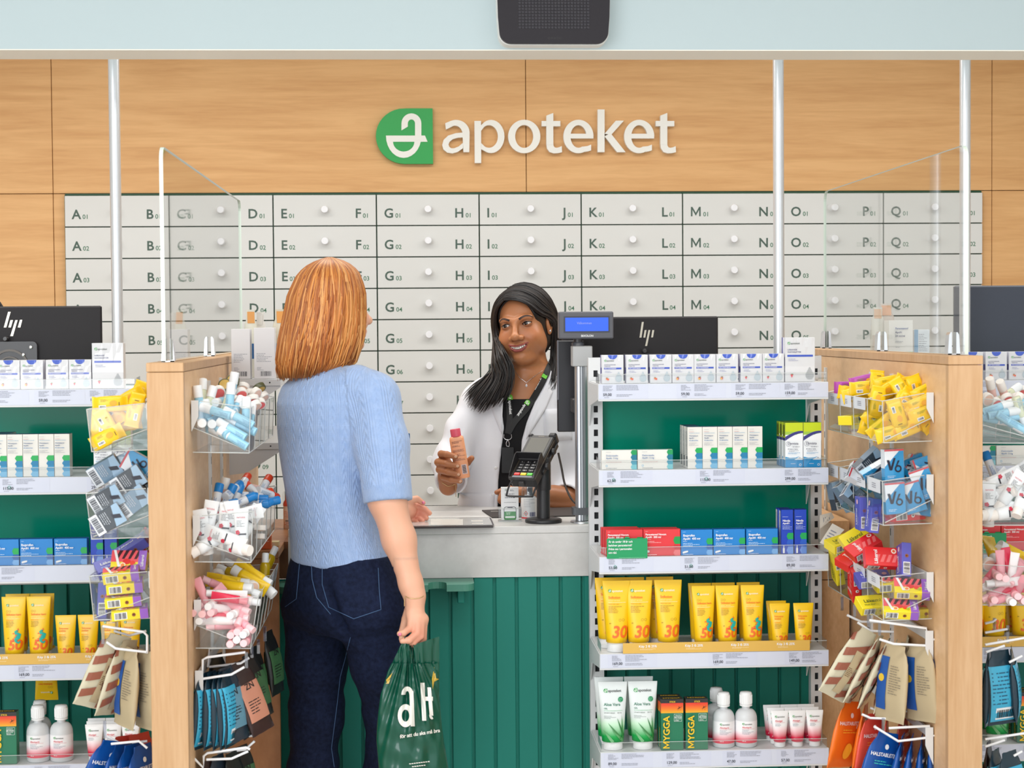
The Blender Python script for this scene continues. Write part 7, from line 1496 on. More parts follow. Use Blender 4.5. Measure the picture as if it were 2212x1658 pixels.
RHf = [([WP(958, 985, 4.975), WP(953, 980, 4.945), WP(965, 981, 4.915), WP(984, 986, 4.907)], [.0115, .0105, .0095, .0078]), ([WP(955, 997, 4.975), WP(946, 998, 4.945), WP(964, 1001, 4.912), WP(988, 1006, 4.906)], [.0115, .0108, .0098, .0080]),
       ([WP(956, 1010, 4.975), WP(949, 1014, 4.945), WP(967, 1019, 4.912), WP(990, 1024, 4.906)], [.0110, .0105, .0095, .0078]), ([WP(961, 1022, 4.975), WP(957, 1030, 4.95), WP(974, 1036, 4.918), WP(994, 1039, 4.912)], [.0100, .0092, .0085, .0070]),
       ([WP(972, 1030, 4.975), WP(994, 1010, 4.972), WP(1010, 998, 4.962), WP(1019, 989, 4.95)], [.014, .012, .0105, .0080])]
LHf = [([WP(1112, 1060, 5.07), WP(1102, 1056, 5.05), WP(1090, 1062, 5.035), WP(1082, 1074, 5.03)], [.011, .0105, .0095, .008]), ([WP(1112, 1065, 5.06), WP(1100, 1060, 5.04), WP(1086, 1068, 5.025), WP(1080, 1080, 5.02)], [.011, .0105, .0095, .008]),
       ([WP(1113, 1070, 5.05), WP(1102, 1068, 5.03), WP(1090, 1075, 5.02), WP(1084, 1084, 5.02)], [.0105, .0098, .009, .0075]), ([WP(1116, 1075, 5.045), WP(1106, 1075, 5.03), WP(1096, 1081, 5.02), WP(1092, 1087, 5.02)], [.0095, .009, .008, .007]), ([WP(1118, 1060, 5.09), WP(1100, 1058, 5.09), WP(1084, 1060, 5.08), WP(1073, 1063, 5.07)], [.0125, .011, .0095, .0075])]
def f_phr(P): 
    d = hand_sdf(P, WP(968, 1050, 5.0), [WP(966, 1030, 4.985), WP(962, 1005, 4.98)], RHf, [.027, .026, .022], .007); return smin(d, rc(P, WP(960, 988, 4.978), WP(966, 1024, 4.978), .014, .014), .01)
def f_phl(P):
    d = hand_sdf(P, WP(1140, 1068, 5.085), [WP(1128, 1066, 5.075), WP(1116, 1066, 5.065)], LHf, [.027, .026, .022], .008); return smin(d, chain(P, [WP(1235, 1080, 5.13), WP(1195, 1074, 5.11), WP(1140, 1068, 5.085)], [.040, .038, .0275]), .012)
hb0 = np.array(hl_(0, 0, 0))
Va, Qa = grow(f_pskin, hb0 + [-.105, -.135, -.128], hb0 + [.105, .13, .125], .00165)
Vb, Qb = grow(f_pskin, (px(1000, 900, 5.2).x, 5.08, zc(1000, 1110, PYc)), (px(1250, 900, 5.2).x, 5.42, hb0[2] - .10), .0048)
Qb = outside(Vb, Qb, [(hb0 + [-.105, -.135, -.124], hb0 + [.105, .13, .125])])
Vc, Qc = grow(f_phr, np.array(WP(930, 1075, 4.97)) - [0, .09, 0], np.array(WP(1030, 960, 4.97)) + [0, .07, 0], .0024)
Vd, Qd = grow(f_phl, np.array(WP(1060, 1105, 5.08)) - [0, .1, 0], np.array(WP(1250, 1030, 5.08)) + [0, .12, 0], .003)
Vs = np.concatenate([Va, Vb, Vc, Vd]); o1, o2, o3 = len(Va), len(Va) + len(Vb), len(Va) + len(Vb) + len(Vc); Qs = np.concatenate([Qa, Qb + o1, Qc + o2, Qd + o3])
def blend(t, w, rgb): w = np.clip(w, 0, 1)[:, None]; return t * (1 - w) + np.array(lin(rgb) + (1,)) * w
SB = (184, 122, 82); tone = const_tone(Vs, SB); q = toL(Vs.astype(np.float32))
inh = np.arange(len(Vs)) < len(Va) + len(Vb)
tone = blend(tone, np.where(inh, np.clip(1.2 - ell(q, (0, -7, 4.5), (4.5, 5, 3)) / 2 * 1.0, 0, 1) * .35, 0), (182, 118, 80))
for s in (-1, 1):
    tone = blend(tone, np.where(inh, np.clip(1 - ell(q, (s * 4.2, -7, -3.2), (1.6, 3, 1.5)) / 1.5, 0, 1) * .35, 0), (190, 112, 76))
    tone = blend(tone, np.where(inh, np.clip(1 - ell(q, (s * EYE, -7.5, -.1), (1.6, 1.6, 1.0)) / .7, 0, 1) * .40, 0), (112, 66, 46))
    tone = blend(tone, np.where(inh, np.clip(1 - rc(q, (s * .75, -9.9, -4.9), (s * .95, -9.5, -4.2), .42, .3) / .15, 0, 1) * .8, 0), (60, 30, 22))
lw = np.minimum(chain(q, LIPU, [.2, .42, .50, .46, .50, .42, .2]), chain(q, LIPL, [.2, .42, .54, .54, .42, .2]))
tone = blend(tone, np.where(inh & (q[:, 1] < -7.2), np.clip((.16 - lw) / .14, 0, 1), 0), (150, 76, 70))
mo = chain(q, [(-2.5, -8.6, -6.42), (0, -8.4, -7.1), (2.5, -8.6, -6.42)], [.10, .7, .10]); tone = blend(tone, np.where(inh & (q[:, 1] > -8.6) & (q[:, 1] < -6), np.clip((.3 - mo) / .2, 0, 1), 0), (70, 24, 24))
tone = blend(tone, np.where(~inh, .35, 0.0), (140, 84, 56))
SKP = skin_mat('skin_brown', SB, rough=.38)
body = link('body', qmesh('body', Vs - PO, Qs, SKP, {'tone': tone}), pharm)
# eyes, teeth, lashes, brows
gz = Vector((-.46, -.88, -.02)).normalized()
EW = mat('eye_white', (232, 226, 220), .12, coat=.6); EI = mat('iris_brown', (38, 22, 15), .25, coat=.3); EP = mat('pupil', (8, 6, 6), .05, coat=1.0)
for s in (-1, 1):
    c = Vector(hl_(s * EYE, -6.75, -.05)) - Vector(PO); r = .0120; mb = MB(); zx = Vector((0, 0, 1)); mb.T = Matrix.Translation(c) @ gz.to_track_quat('Z', 'Y').to_matrix().to_4x4()
    pr = lambda a: (r * math.sin(math.radians(a)), r * math.cos(math.radians(a)))
    mb.lathe([pr(a) for a in (180, 150, 120, 90, 70, 50, 40, 31)], EW, 20, cap0=False, cap1=False); mb.lathe([pr(31), pr(24), pr(14)], EI, 20, cap0=False, cap1=False); mb.lathe([pr(14), (r * .12, r * 1.0), (0.00001, r * 1.005)], EP, 20, cap0=False, cap1=False)
    mb.build('eye', pharm, fixn=True)
    ls = MB(); P_l = []
    for k in range(13):
        t = -1 + 2 * k / 12; x = t * 1.40; z = .56 * math.sqrt(max(0, 1 - abs(t))) - .02 + .10 * x * 1; yy = -6.75 - math.sqrt(max(.02, 1.44 ** 2 - x * x * .98 - z * z)) ; P_l.append(Vector(hl_(s * EYE + x * 1, yy + .02, z * 1 if s > 0 else (.56 * math.sqrt(max(0, 1 - abs(t))) - .02 - .10 * x * -1)) ) - Vector(PO))
    ls.tube(P_l, [.0006 + .0010 * math.sin(PI * k / 12) for k in range(13)], mat('lash', (20, 14, 12), .5), 5); ls.build('eyelash', pharm)
te = MB(); TM = mat('tooth', (238, 232, 222), .18, coat=.4)
tb = thing_t = None
for k in range(8):
    xk = (k - 3.5) * .55; a = math.radians(xk * 13); w = .27; hgt = .50 if 2 < k < 5 else .46
    yk = -9.12 + .15 * xk * xk; zk = -6.90 + .150 * xk * xk
    m = MB(); m.T = Matrix.Translation(Vector(hl_(xk, yk, zk)) - Vector(PO)) @ (RMp.to_4x4() @ Matrix.Rotation(a, 4, 'Z')); m.box(-w * .01, w * .01, -.0018, .0018, -hgt * .01, hgt * .01, TM, .0009); m.build('tooth', pharm)
mt = MB(); mt.T = Matrix.Translation(Vector(hl_(0, -7.5, -7.0)) - Vector(PO)) @ RMp.to_4x4(); mt.box(-.022, .022, -.004, .004, -.008, .008, mat('mouth_dark', (60, 20, 20), .6)); mt.build('mouth_inside', pharm)
BRW = mat('brow', (52, 32, 24), .7)
f_hd = lambda P: f_head_l(toL(P)) * .01
def lp(x, y, z): return proj(hl_(x, y, z))
for s in (-1, 1):
    pts = [lp(s * 1.5, -8.9, 1.45), lp(s * 2.6, -8.8, 2.0), lp(s * 3.7, -8.2, 2.25), lp(s * 4.7, -7.3, 2.0), lp(s * 5.4, -6.4, 1.45)]
    A, B = ribbon(f_hd, pts, lambda t: 2.0 * (1 - t) ** .6 + .35, .0016, 6); strip_mesh(A - PO, B - PO, BRW).build('eyebrow', pharm)
er = MB(); er.T = Matrix.Translation(Vector(hl_(8.1, .1, -3.3)) - Vector(PO)); er.lathe([(.0001, -.004), (.003, -.003), (.004, 0), (.003, .003), (.0001, .004)], CHROME, 12); er.build('earring', pharm)
# black top and white coat
z_top = zc(862, 1125, 5.15)
def f_top(P): return smax(f_torso(P) + .010, P[:, 2] - z_top - .5 * np.maximum(np.abs(P[:, 0] - px(1128, 870, 5.15).x) - .028, 0), .004)
V, Q = grow(f_top, (px(1000, 900, 5.2).x, 5.08, zc(1120, 1110, PYc)), (px(1250, 900, 5.2).x, 5.42, z_top + .06), .006)
TOPM = mat('black_top', (20, 19, 22), .75, spec=.25); link('black_top', qmesh('black_top', V - PO, Q, TOPM), pharm)
OPL = sorted([(zc(y, 1100, 5.13), px(x, y, 5.13).x) for x, y in ((1096, 780), (1093, 812), (1090, 838), (1086, 898), (1089, 924), (1084, 965), (1077, 1039), (1075, 1110))]); OPR = sorted([(zc(y, 1100, 5.13), px(x, y, 5.13).x) for x, y in ((1196, 780), (1184, 812), (1158, 866), (1138, 912), (1127, 951), (1125, 985), (1124, 1110))])
def f_coat(P):
    d = f_torso(P)
    for pts, rr in (([(1050, 846, 5.235), (1036, 868, 5.22), (1003, 930, 5.20), (974, 998, 5.16), (975, 1038, 5.04)], [.046, .053, .053, .052, .047]), ([(1215, 836, 5.235), (1232, 862, 5.22), (1246, 960, 5.21), (1250, 1050, 5.18), (1228, 1074, 5.125)], [.046, .054, .054, .052, .048])):
        w = [WP(*p) for p in pts]; e = chain(P, w, rr, .03); a = np.array(w[-1], np.float32); ax = a - np.array(w[-2], np.float32); ax /= np.linalg.norm(ax); e = np.maximum(e, (P - a) @ ax - .004); e = np.maximum(e, -np.maximum(chain(P, [tuple(a - ax * .03), tuple(a + ax * .05)], [rr[-1] - .007] * 2), -((P - a) @ ax + .03))); d = smin(d, e, .022)
    for k, (ux, uy, vx, vy, Y, r) in enumerate(((975, 955, 1000, 985, 5.12, .004), (955, 985, 985, 1010, 5.09, .004), (1040, 880, 1052, 1000, 5.12, .004), (1195, 900, 1165, 1040, 5.12, .004), (1010, 880, 990, 930, 5.13, .005), (1062, 960, 1050, 1060, 5.11, .004))): d = smax(d, -rc(P, WP(ux, uy, Y), WP(vx, vy, Y), r, r), .022)
    xl = np.interp(P[:, 2], [a for a, b in OPL], [b for a, b in OPL]); xr = np.interp(P[:, 2], [a for a, b in OPR], [b for a, b in OPR])
    op = np.maximum(np.maximum(xl - P[:, 0], P[:, 0] - xr), P[:, 1] - PYc - .02); d = smax(d, -op, .006)
    d += .0012 * np.sin(P[:, 2] * 60 + P[:, 0] * 90) * np.clip((px(1010, 900, 5.2).x - P[:, 0]) * 20, 0, 1)
    neck = rc(P, hl_(0, 1.5, -9), NB, .060, .066); d = smax(d, -neck, .008); return d
V, Q = grow(f_coat, (px(915, 900, 5.2).x, 4.93, zc(1105, 1110, PYc)), (px(1300, 900, 5.2).x, 5.42, zc(770, 1110, PYc)), .0048)
COAT = mat('coat_white', (232, 232, 238), .75, spec=.25); bump(COAT, 90, .12, .002); coat = link('lab_coat', qmesh('lab_coat', V - PO, Q, COAT), pharm)
def patchP(f, poly, lift, th, m, name, parent, sub=8):
    o = patch(f, poly, lift, th, m, name, parent, sub); o.data.transform(Matrix.Translation(-Vector(PO))); return o
patchP(f_coat, [(1190, 800), (1203, 812), (1199, 828), (1186, 836), (1194, 846), (1178, 884), (1137, 948), (1139, 918), (1161, 868), (1184, 820)], .006, .005, COAT, 'lapel', coat); patchP(f_coat, [(1090, 812), (1078, 824), (1066, 850), (1060, 880), (1084, 938), (1085, 898), (1088, 842)], .006, .005, COAT, 'lapel', coat)
patchP(f_coat, [(992, 1063), (1068, 1066), (1066, 1105), (992, 1105)], .003, .003, COAT, 'pocket', coat); patchP(f_coat, [(1176, 884), (1234, 880), (1236, 950), (1180, 952)], .003, .003, COAT, 'pocket', coat)
bt = MB()
for x, y in ((1071, 1010), (1065, 1068)): p = march(f_coat, [(x, y)], lift=.001)[0] - PO; b = MB(); b.lathe([(.0045, -.0015), (.0045, .001), (.003, .002)], WHITE, 12, tuple(p), axis='y'); b.build('button', coat)
# lanyard with badge
def f_front(P): return np.minimum(np.minimum(f_coat(P), f_top(P)), f_pskin(P))
LAN = mat('lanyard_black', (18, 18, 20), .6)
lan = None
s1 = [(1095, 800), (1094, 830), (1099, 870), (1101, 905), (1097, 936)]; s2 = [(1196, 772), (1184, 798), (1168, 832), (1140, 878), (1112, 910), (1097, 936)]
ln = MB()
for s_, w in ((s1, 6.5), (s2, 6.8)):
    A, B = ribbon(f_front, s_, w, .004, 10); strip_mesh(A - PO, B - PO, LAN, ln)
lan = ln.build('lanyard', pharm)
def strap_text(x, y, ang, h, txt, logo_first=True):
    mb = MB(); 
    def put(polys, m, lift):
        for P2, F in polys:
            xy = []
            for u, v in P2: c, s = math.cos(ang), math.sin(ang); xy.append((x + u * c + v * s, y + u * s - v * c))
            V_ = march(f_front, xy, lift=lift, n=70) - PO; mb.add([tuple(p) for p in V_], F, m)
    em = 1.75 * h
    put([([(u * em - .0, v * em - em * .15) for u, v in emblem_polys()], [tuple(range(len(emblem_polys())))])], mat('lanyard_green', (110, 205, 60), .5), .0052)
    put([([(u * em, v * em - em * .15) for u, v in P], [tuple(range(len(P)))]) for P in emblem_white()], EMW, .0056)
    put(letters(txt, em * 1.12, 0, h, bold=1, tight=.95), WHITE, .0054); mb.build('lettering', lan)
strap_text(1097.5, 852, math.radians(86), 6.4, 'apoteket'); strap_text(1176.5, 804, math.radians(119.5), 6.4, 'apoteket'); strap_text(1139.5, 862, math.radians(124), 6.2, 'apoteket')
bg = MB(); pb = np.array(march(f_front, [(1097, 985)], lift=.004)[0]) - PO
rg = lambda u, v, d=0.0: (pb[0] + u, pb[1] - .003 - d, pb[2] + v)
bg.prism([(pb[0] + u, pb[2] + v) for u, v in rrect(-.0185, .0175, -.05, .027, .003)], mat('badge_black', (30, 30, 32), .35), pb[1] - .004, pb[1] - .001); bdg = bg.build('badge_holder', lan)
ck = MB(); ck.tube([rg(-.011, .066), rg(-.012, .056), rg(-.006, .050), rg(.006, .050), rg(.012, .056), rg(.011, .066)], .0011, CHROME, 6); ck.tube([rg(0, .050), rg(-.005, .040), rg(-.004, .031), rg(.004, .029), rg(.005, .038), rg(.001, .05)], .0012, CHROME, 6); ck.build('clasp', lan)
nk = MB(); npts = march(f_pskin, dense([(1112, 800), (1122, 815), (1137, 826), (1152, 814), (1172, 800)], 8), lift=.0012) - PO; nk.tube([tuple(p) for p in npts], .0006, CHROME, 4); pc = npts[16]; nk.lathe([(.0001, -.010), (.0036, -.007), (.0030, -.003), (.0001, .001)], mat('pendant', (236, 232, 240), .08, spec=1), 10, tuple(pc + [0, -.001, -.004])); nk.build('necklace', pharm)
gb_ = MB(); wpt = march(f_phr, dense([(955, 1042), (968, 1050), (984, 1046)], 6), lift=.0008) - PO; gb_.tube([tuple(p) for p in wpt], .0011, mat('bracelet_gold', (212, 180, 130), .25, metal=.8), 5); gb_.tube([tuple(wpt[-1]), tuple(wpt[-1] + [.001, 0, -.02]), tuple(wpt[-1] + [.001, 0, -.036])], .0009, MATS['bracelet_gold'], 5); gb_.build('bracelet', pharm)
NLP = mat('nail_natural', (206, 160, 130), .25)
for x, y in ((984.5, 986), (988.5, 1006.5), (990.5, 1024.5), (994.5, 1039.5)): p = march(f_phr, [(x, y)], lift=-.0002)[0] - PO; m = MB(); m.lathe([(.0046, -.0006), (.0044, .0004), (.003, .001)], NLP, 12, tuple(p), axis='y', sq=.8); m.build('nail', pharm)
# hair: cap and locks
def f_cap(P):
    q = toL(P); d = ell(q, (0, 1.6, 2.9), (8.3, 9.6, 8.9)); d = smin(d, ell(q, (0, 3.0, -3.0), (8.0, 7.4, 8.5)), 2.0); d = smax(d, -ell(q, (-.7, -9.3, -1.0), (7.1, 7.9, 9.6)), .6); d = smax(d, -ell(q, (0, -7.5, -7), (7.4, 7.5, 9)), 1.2)
    for s in (-1, 1): d = smax(d, -ell(q, (s * 8.6, .6, -1.6), (1.6, 2.3, 3.4)), .5) if s > 0 else d
    return d * .01
V, Q = grow(f_cap, hb0 + [-.12, -.13, -.16], hb0 + [.12, .15, .14], .004)
HDM = hair_mat('hair_black', (24, 20, 20), .36); hr_ = link('hair', qmesh('hair', V - PO, Q, HDM, {'tone': const_tone(V, (26, 22, 22))}), pharm)
HG = lambda x, y, z: Vector(hl_(x, y, z)); DG = lambda x, y, Y: Vector(WP(x, y, Y))
GL_ = [[HG(-2.5, -7.9, 7.6), HG(-5.3, -6.9, 5.4), HG(-7.0, -5.4, 1.5), HG(-7.3, -4.8, -3.0), DG(1093, 762, 5.135), DG(1107, 796, 5.12), DG(1104, 838, 5.11), DG(1084, 872, 5.11)],
   # guides on the far cheek side, front to back
    [HG(-2.4, -7.3, 8.7), HG(-5.2, -6.6, 6.6), HG(-7.2, -5.0, 2.6), HG(-7.7, -4.2, -2.5), DG(1083, 770, 5.14), DG(1093, 805, 5.125), DG(1084, 845, 5.115), DG(1064, 880, 5.115)],
    [HG(-2.3, -6.4, 9.6), HG(-5.8, -5.2, 7.2), HG(-8.0, -3.6, 2.4), HG(-8.4, -2.8, -3.0), DG(1074, 780, 5.145), DG(1082, 815, 5.125), DG(1062, 855, 5.115), DG(1040, 893, 5.115)],
    [HG(-2.0, -3.0, 11.0), HG(-6.2, -2.0, 8.2), HG(-8.7, -1.5, 2.5), HG(-9.0, -1.2, -3.5), DG(1068, 790, 5.155), DG(1070, 820, 5.13), DG(1048, 855, 5.12), DG(1024, 890, 5.12)],
    [HG(-1.6, 2.0, 11.8), HG(-6.5, 2.0, 8.6), HG(-9.0, 1.5, 2.5), HG(-9.4, 1.2, -4.0), DG(1068, 795, 5.17), DG(1052, 822, 5.14), DG(1030, 850, 5.13), DG(1012, 880, 5.13)],
    [HG(-1.0, 6.0, 10.8), HG(-6.0, 6.5, 7.0), HG(-8.6, 5.0, 1.0), HG(-9.4, 4.0, -6.0), DG(1072, 800, 5.2), DG(1048, 818, 5.16), DG(1020, 838, 5.15), DG(998, 862, 5.15)]]
GR_ = [[HG(-2.5, -7.9, 7.7), HG(.8, -8.3, 7.5), HG(4.2, -7.3, 5.8), HG(6.9, -4.4, 2.4), HG(8.2, -1.4, 1.2), HG(8.8, 2.2, -1.6), DG(1195, 768, 5.24), DG(1192, 808, 5.19), DG(1184, 834, 5.17)],
    [HG(-2.3, -7.4, 8.8), HG(.8, -7.6, 8.6), HG(4.2, -6.6, 6.8), HG(7.0, -3.8, 3.2), HG(8.5, -.6, 1.6), HG(8.9, 2.6, -2.0), DG(1196, 770, 5.24), DG(1194, 812, 5.19), DG(1186, 838, 5.17)],
    [HG(-2.2, -6.2, 9.8), HG(1.5, -6.2, 9.9), HG(5.2, -5.0, 7.8), HG(7.9, -2.2, 4.2), HG(8.9, .8, 1.8), HG(9.1, 3.2, -3.0), DG(1199, 775, 5.25), DG(1198, 815, 5.2), DG(1194, 845, 5.18)],
    [HG(-2.0, -3.5, 11.0), HG(2.2, -3.6, 11.1), HG(6.2, -2.4, 8.6), HG(8.8, .2, 4.2), HG(9.4, 2.4, .5), HG(9.4, 4.0, -5.0), DG(1203, 785, 5.26), DG(1203, 820, 5.21), DG(1202, 850, 5.19)],
    [HG(-1.4, 1.5, 11.9), HG(2.8, 1.2, 11.6), HG(6.8, 2.0, 8.8), HG(9.2, 3.2, 3.8), HG(9.6, 4.4, -2.0), HG(9.4, 5.0, -8.0), DG(1206, 795, 5.28), DG(1208, 830, 5.24), DG(1208, 860, 5.22)],
    [HG(-.6, 6.0, 10.8), HG(3.0, 6.5, 10.0), HG(6.6, 6.5, 6.5), HG(8.6, 6.5, 1.0), HG(9.0, 6.6, -5.0), DG(1196, 790, 5.31), DG(1200, 820, 5.3), DG(1202, 850, 5.29)]]
def spread(G, n, jit, seed, push=.002):
    rng = random.Random(seed); out = []
    S = [smooth_path(g, 4) for g in G]; m = min(len(s) for s in S)
    S = [[s[round(i * (len(s) - 1) / (m - 1))] for i in range(m)] for s in S]
    for _ in range(n):
        t = rng.random() * (len(S) - 1); a = int(t); b = min(a + 1, len(S) - 1); f = t - a; j = Vector((rng.gauss(0, jit), rng.gauss(0, jit), rng.gauss(0, jit))); ph = rng.uniform(0, 6.28); end = rng.uniform(.86, 1.0); c = []
        for i in range(m):
            s = i / (m - 1)
            if s > end: break
            p = S[a][i].lerp(S[b][i], f); o = p - Vector(HCp); w = .4 + 1.8 * s; c.append(p + o.normalized() * push * (1 + .5 * math.sin(ph)) + j * w + Vector((math.sin(ph + s * 8), 0, 0)) * .0022 * s - Vector(PO))
        out.append(c)
    return out
DC = [lin(c) for c in ((26, 22, 22), (34, 28, 27), (20, 18, 20), (44, 34, 30))]
locks('hair_lock', spread(GL_, 380, .0024, 11) + spread(GR_, 460, .0022, 12), .0026, DC, hr_, 4, 5, HDM)
# ---------------------------------------------------------------- the bottle she holds
a = px(985, 940, 4.935); b2 = px(1000, 1032, 4.935)
PE = mat('peach_plastic', (246, 172, 128), .3); PKC = mat('cap_pink', (226, 92, 112), .3)
bo = thing('lotion_bottle', 'peach bottle with pink cap held in the hand of the pharmacist', 'bottle', tuple(b2)); ang_ = math.atan2(a.x - b2.x, a.z - b2.z); bo.rotation_euler = (0, ang_, 0)
hb_ = (a - b2).length; w0 = .0215
mb = MB(); R = []
for z, s in ((0, .9), (.003, 1), (hb_ - .012, .98), (hb_ - .005, .92), (hb_ - .002, .7)): R.append([(u * s, v * s, z) for u, v in rrect(-w0, w0, -.0135, .0135, .011, 4)])
mb.rings(R, PE); bb = mb.build('bottle_body', bo); cp = MB().lathe([(.0148, hb_ - .003), (.0150, hb_ + .016), (.0142, hb_ + .019)], PKC, 22).build('cap', bo)
pm = MB(); p = Print(pm, lambda u, v, L: (u, -.0137 - L, v)); tc_ = C(128, 76, 66)
for k, n_ in enumerate((3, 2, 3, 3, 3)): p.lines(-.016, .017, .108 - k * .0125, .0013, n_, tc_, k, 2, 1.9)
p.rect(.001, .016, .012, .040, C(232, 206, 204), 2); p.rect(.0025, .0145, .013, .038, C(232, 206, 204), 3)
for k in range(15): p.rect(.003, .0135, .014 + k * .0016, .014 + k * .0016 + (.0005, .0009, .0012)[k % 3], BLACK, 5)
pm.build('printing', bb)
# ================================================================ monitors
MDK = mat('monitor_back', (46, 43, 45), .5, spec=.2); MDB = mat('monitor_back_blue', (66, 70, 82), .35, spec=.3); SIL = mat('silver_mark', (196, 188, 172), .25, metal=.6)
def monitor(x0, x1, y0, y1, Y, m, label, mark=None, mount=None, tilt=0):
    a, b = px(x0, y0, Y), px(x1, y1, Y); xc = (a.x + b.x) / 2; w = abs(b.x - a.x) / 2; t = thing('monitor', label, 'monitor', (xc, Y, CTZ)); z1, z0 = a.z - CTZ, b.z - CTZ
    MB().box(-w, w, 0, .012, z0, z1, m, .004).build('back_shell', t); MB().box(-w + .002, w - .002, .012, .018, z0 + .002, z1 - .002, BLACK).build('screen', t)
    O = Vector((xc, Y, CTZ))
    if mark:
        for tl, tr, bl, br_ in mark:
            mb = MB(); P = [px(*p, Y - .0004) - O for p in (bl, br_, tr, tl)]; mb.add([tuple(p) for p in P], [(0, 1, 2, 3)], SIL); mb.build('maker_mark', t)
    cz = mount[1] if mount else (z0 + z1) / 2; cx = mount[0] if mount else 0
    if mount:
        r = mount[2]; pl_ = MB(); pl_.prism(rrect(cx - r, cx + r, cz - r, cz + r, .012), mat('mount_plate', (66, 64, 67), .35), -.014, 0); pl_.build('mount_plate', t)
        for rr, wd, d in ((r * .72, .006, -.018), (r * .45, .004, -.019)):
            m2 = MB(); ring = disc(cx, cz, rr, None, 28); ring2 = disc(cx, cz, rr - wd, None, 28)
            for k in range(28): m2.prism([ring[k], ring[(k + 1) % 28], ring2[(k + 1) % 28], ring2[k]], mat('mount_ring', (96, 86, 78), .35), d, -.013)
            m2.build('mount_ring', t)
        for u, v in ((.78, .78), (.5, .5), (-.78, .78), (-.5, .5)): MB().lathe([(.0048, .014), (.0048, .018), (.002, .0182)], CHROME, 12, (cx + u * r, 0, cz + v * r), axis='y').build('screw', t)
        MB().lathe([(.0065, 0), (.0065, .026), (.005, .028)], mat('mount_knob', (58, 56, 58), .3), 14, (cx - .01, 0, cz + r + .008), axis='y').build('knob', t)
    MB().box(cx - .02, cx + .02, .02, .05, 0.004, max(cz, .05), DARK, .004).build('stand_arm', t); MB().box(cx - .10, cx + .10, -.02, .12, 0, .008, DARK, .003).build('stand_base', t)
    return t
f5 = lambda u, v, k=5.526, bx=0, by=600: (bx + u / k, by + v / k)
mkL = [[f5(97, 404), f5(127, 404), f5(45, 591), f5(75, 591)], [f5(125, 503), f5(155, 503), f5(100, 591), f5(130, 591)], [f5(183, 503), f5(210, 503), f5(122, 694), f5(155, 694)], [f5(238, 500), f5(266, 500), f5(212, 591), f5(243, 591)]]
g5 = lambda u, v: f5(u, v, 5.144, 1170, 640)
mkM = [[g5(1113, 283), g5(1135, 283), g5(1087, 457), g5(1110, 457)], [g5(1145, 373), g5(1166, 373), g5(1130, 457), g5(1152, 457)], [g5(1187, 373), g5(1208, 373), g5(1150, 550), g5(1172, 550)], [g5(1230, 373), g5(1251, 373), g5(1217, 455), g5(1238, 455)]]
YM = 4.83
def mz(y, x): return px(x, y, YM).z - CTZ
def mxo(x, x0, x1): return (px(x, 700, YM).x - (px(x0, 700, YM).x + px(x1, 700, YM).x) / 2)
monitor(-210, 222.5, 663, 880, YM, MDK, 'dark monitor back with silver mark above the white lozenge boxes at the edge', mkL, (mxo(24, -210, 222.5), mz(795, 24), .074))
monitor(1214, 1552, 685, 868, YM, MDK, 'dark monitor back with silver mark behind the customer display', mkM, (mxo(1398, 1214, 1552), mz(822, 1398), .077))
monitor(2062, 2330, 617, 800, YM, MDB, 'blue-grey monitor back beyond the oak partition')
p = px(1222, 932, 4.80); sc_ = thing('side_screen', 'upright dark screen panel beside the shoulder of the pharmacist', 'screen', (p.x, 4.80, CTZ))
a, b = px(1203, 735, 4.80), px(1262, 932, 4.80); MB().box(a.x - p.x, b.x - p.x, 0, .016, b.z - CTZ, a.z - CTZ, mat('side_screen_dark', (38, 37, 42), .3), .003).build('panel', sc_); MB().box(a.x - p.x, a.x - p.x + .005, -.003, .001, b.z - CTZ + .09, a.z - CTZ, mat('bezel_grey', (104, 104, 112), .35), .001).build('bezel', sc_); MB().box(.012, .040, -.085, .002, .30, .34, DARK, .003).build('mount_arm', sc_)
# ================================================================ customer display on an aluminium post
pd = pz(1251, 1127.5, CTZ); YD = pd.y; cd = thing('customer_display', 'customer display with blue screen on an aluminium post', 'display', (pd.x, YD, CTZ)); O = Vector((pd.x, YD, CTZ))
def dl(x, y, dy=0): q = px(x, y, YD + dy) - O; return q.x, q.z
a, b = dl(1207, 673, -.03), dl(1325.5, 731, -.03); GRY = mat('display_grey', (88, 88, 94), .42)
hs = MB(); hs.box(a[0], b[0], -.03, .012, b[1], a[1], GRY, .003); hs.build('housing', cd); s0, s1_ = dl(1221, 686, -.03), dl(1314, 714.5, -.03)
MB().prism([(s0[0] - .004, s1_[1] - .004), (s1_[0] + .004, s1_[1] - .004), (s1_[0] + .004, s0[1] + .004), (s0[0] - .004, s0[1] + .004)], mat('bezel_inner', (58, 60, 68), .3), -.0312, -.029).build('bezel', cd)
BLS = mat('display_blue', (40, 86, 222), .2, emit=.5); scr = MB().prism([(s0[0], s1_[1]), (s1_[0], s1_[1]), (s1_[0], s0[1]), (s0[0], s0[1])], BLS, -.032, -.030).build('lit_screen', cd)
tm = MB(); pt = Print(tm, lambda u, v, L: (u, -.0321 - L, v)); q0 = dl(1246, 700, -.03); pt.text('Välkommen', q0[0], q0[1], .0068, mat('display_text', (140, 156, 196), .4), 1, tight=1.12, xs=.82); tm.build('lettering', scr)
tm = MB(); pt = Print(tm, lambda u, v, L: (u, -.0301 - L, v)); q0 = dl(1268.5, 727, -.03); pt.text('BIXOLON', q0[0], q0[1], .0056, WHITE, 1, bold=1, align='c'); tm.build('lettering', cd)
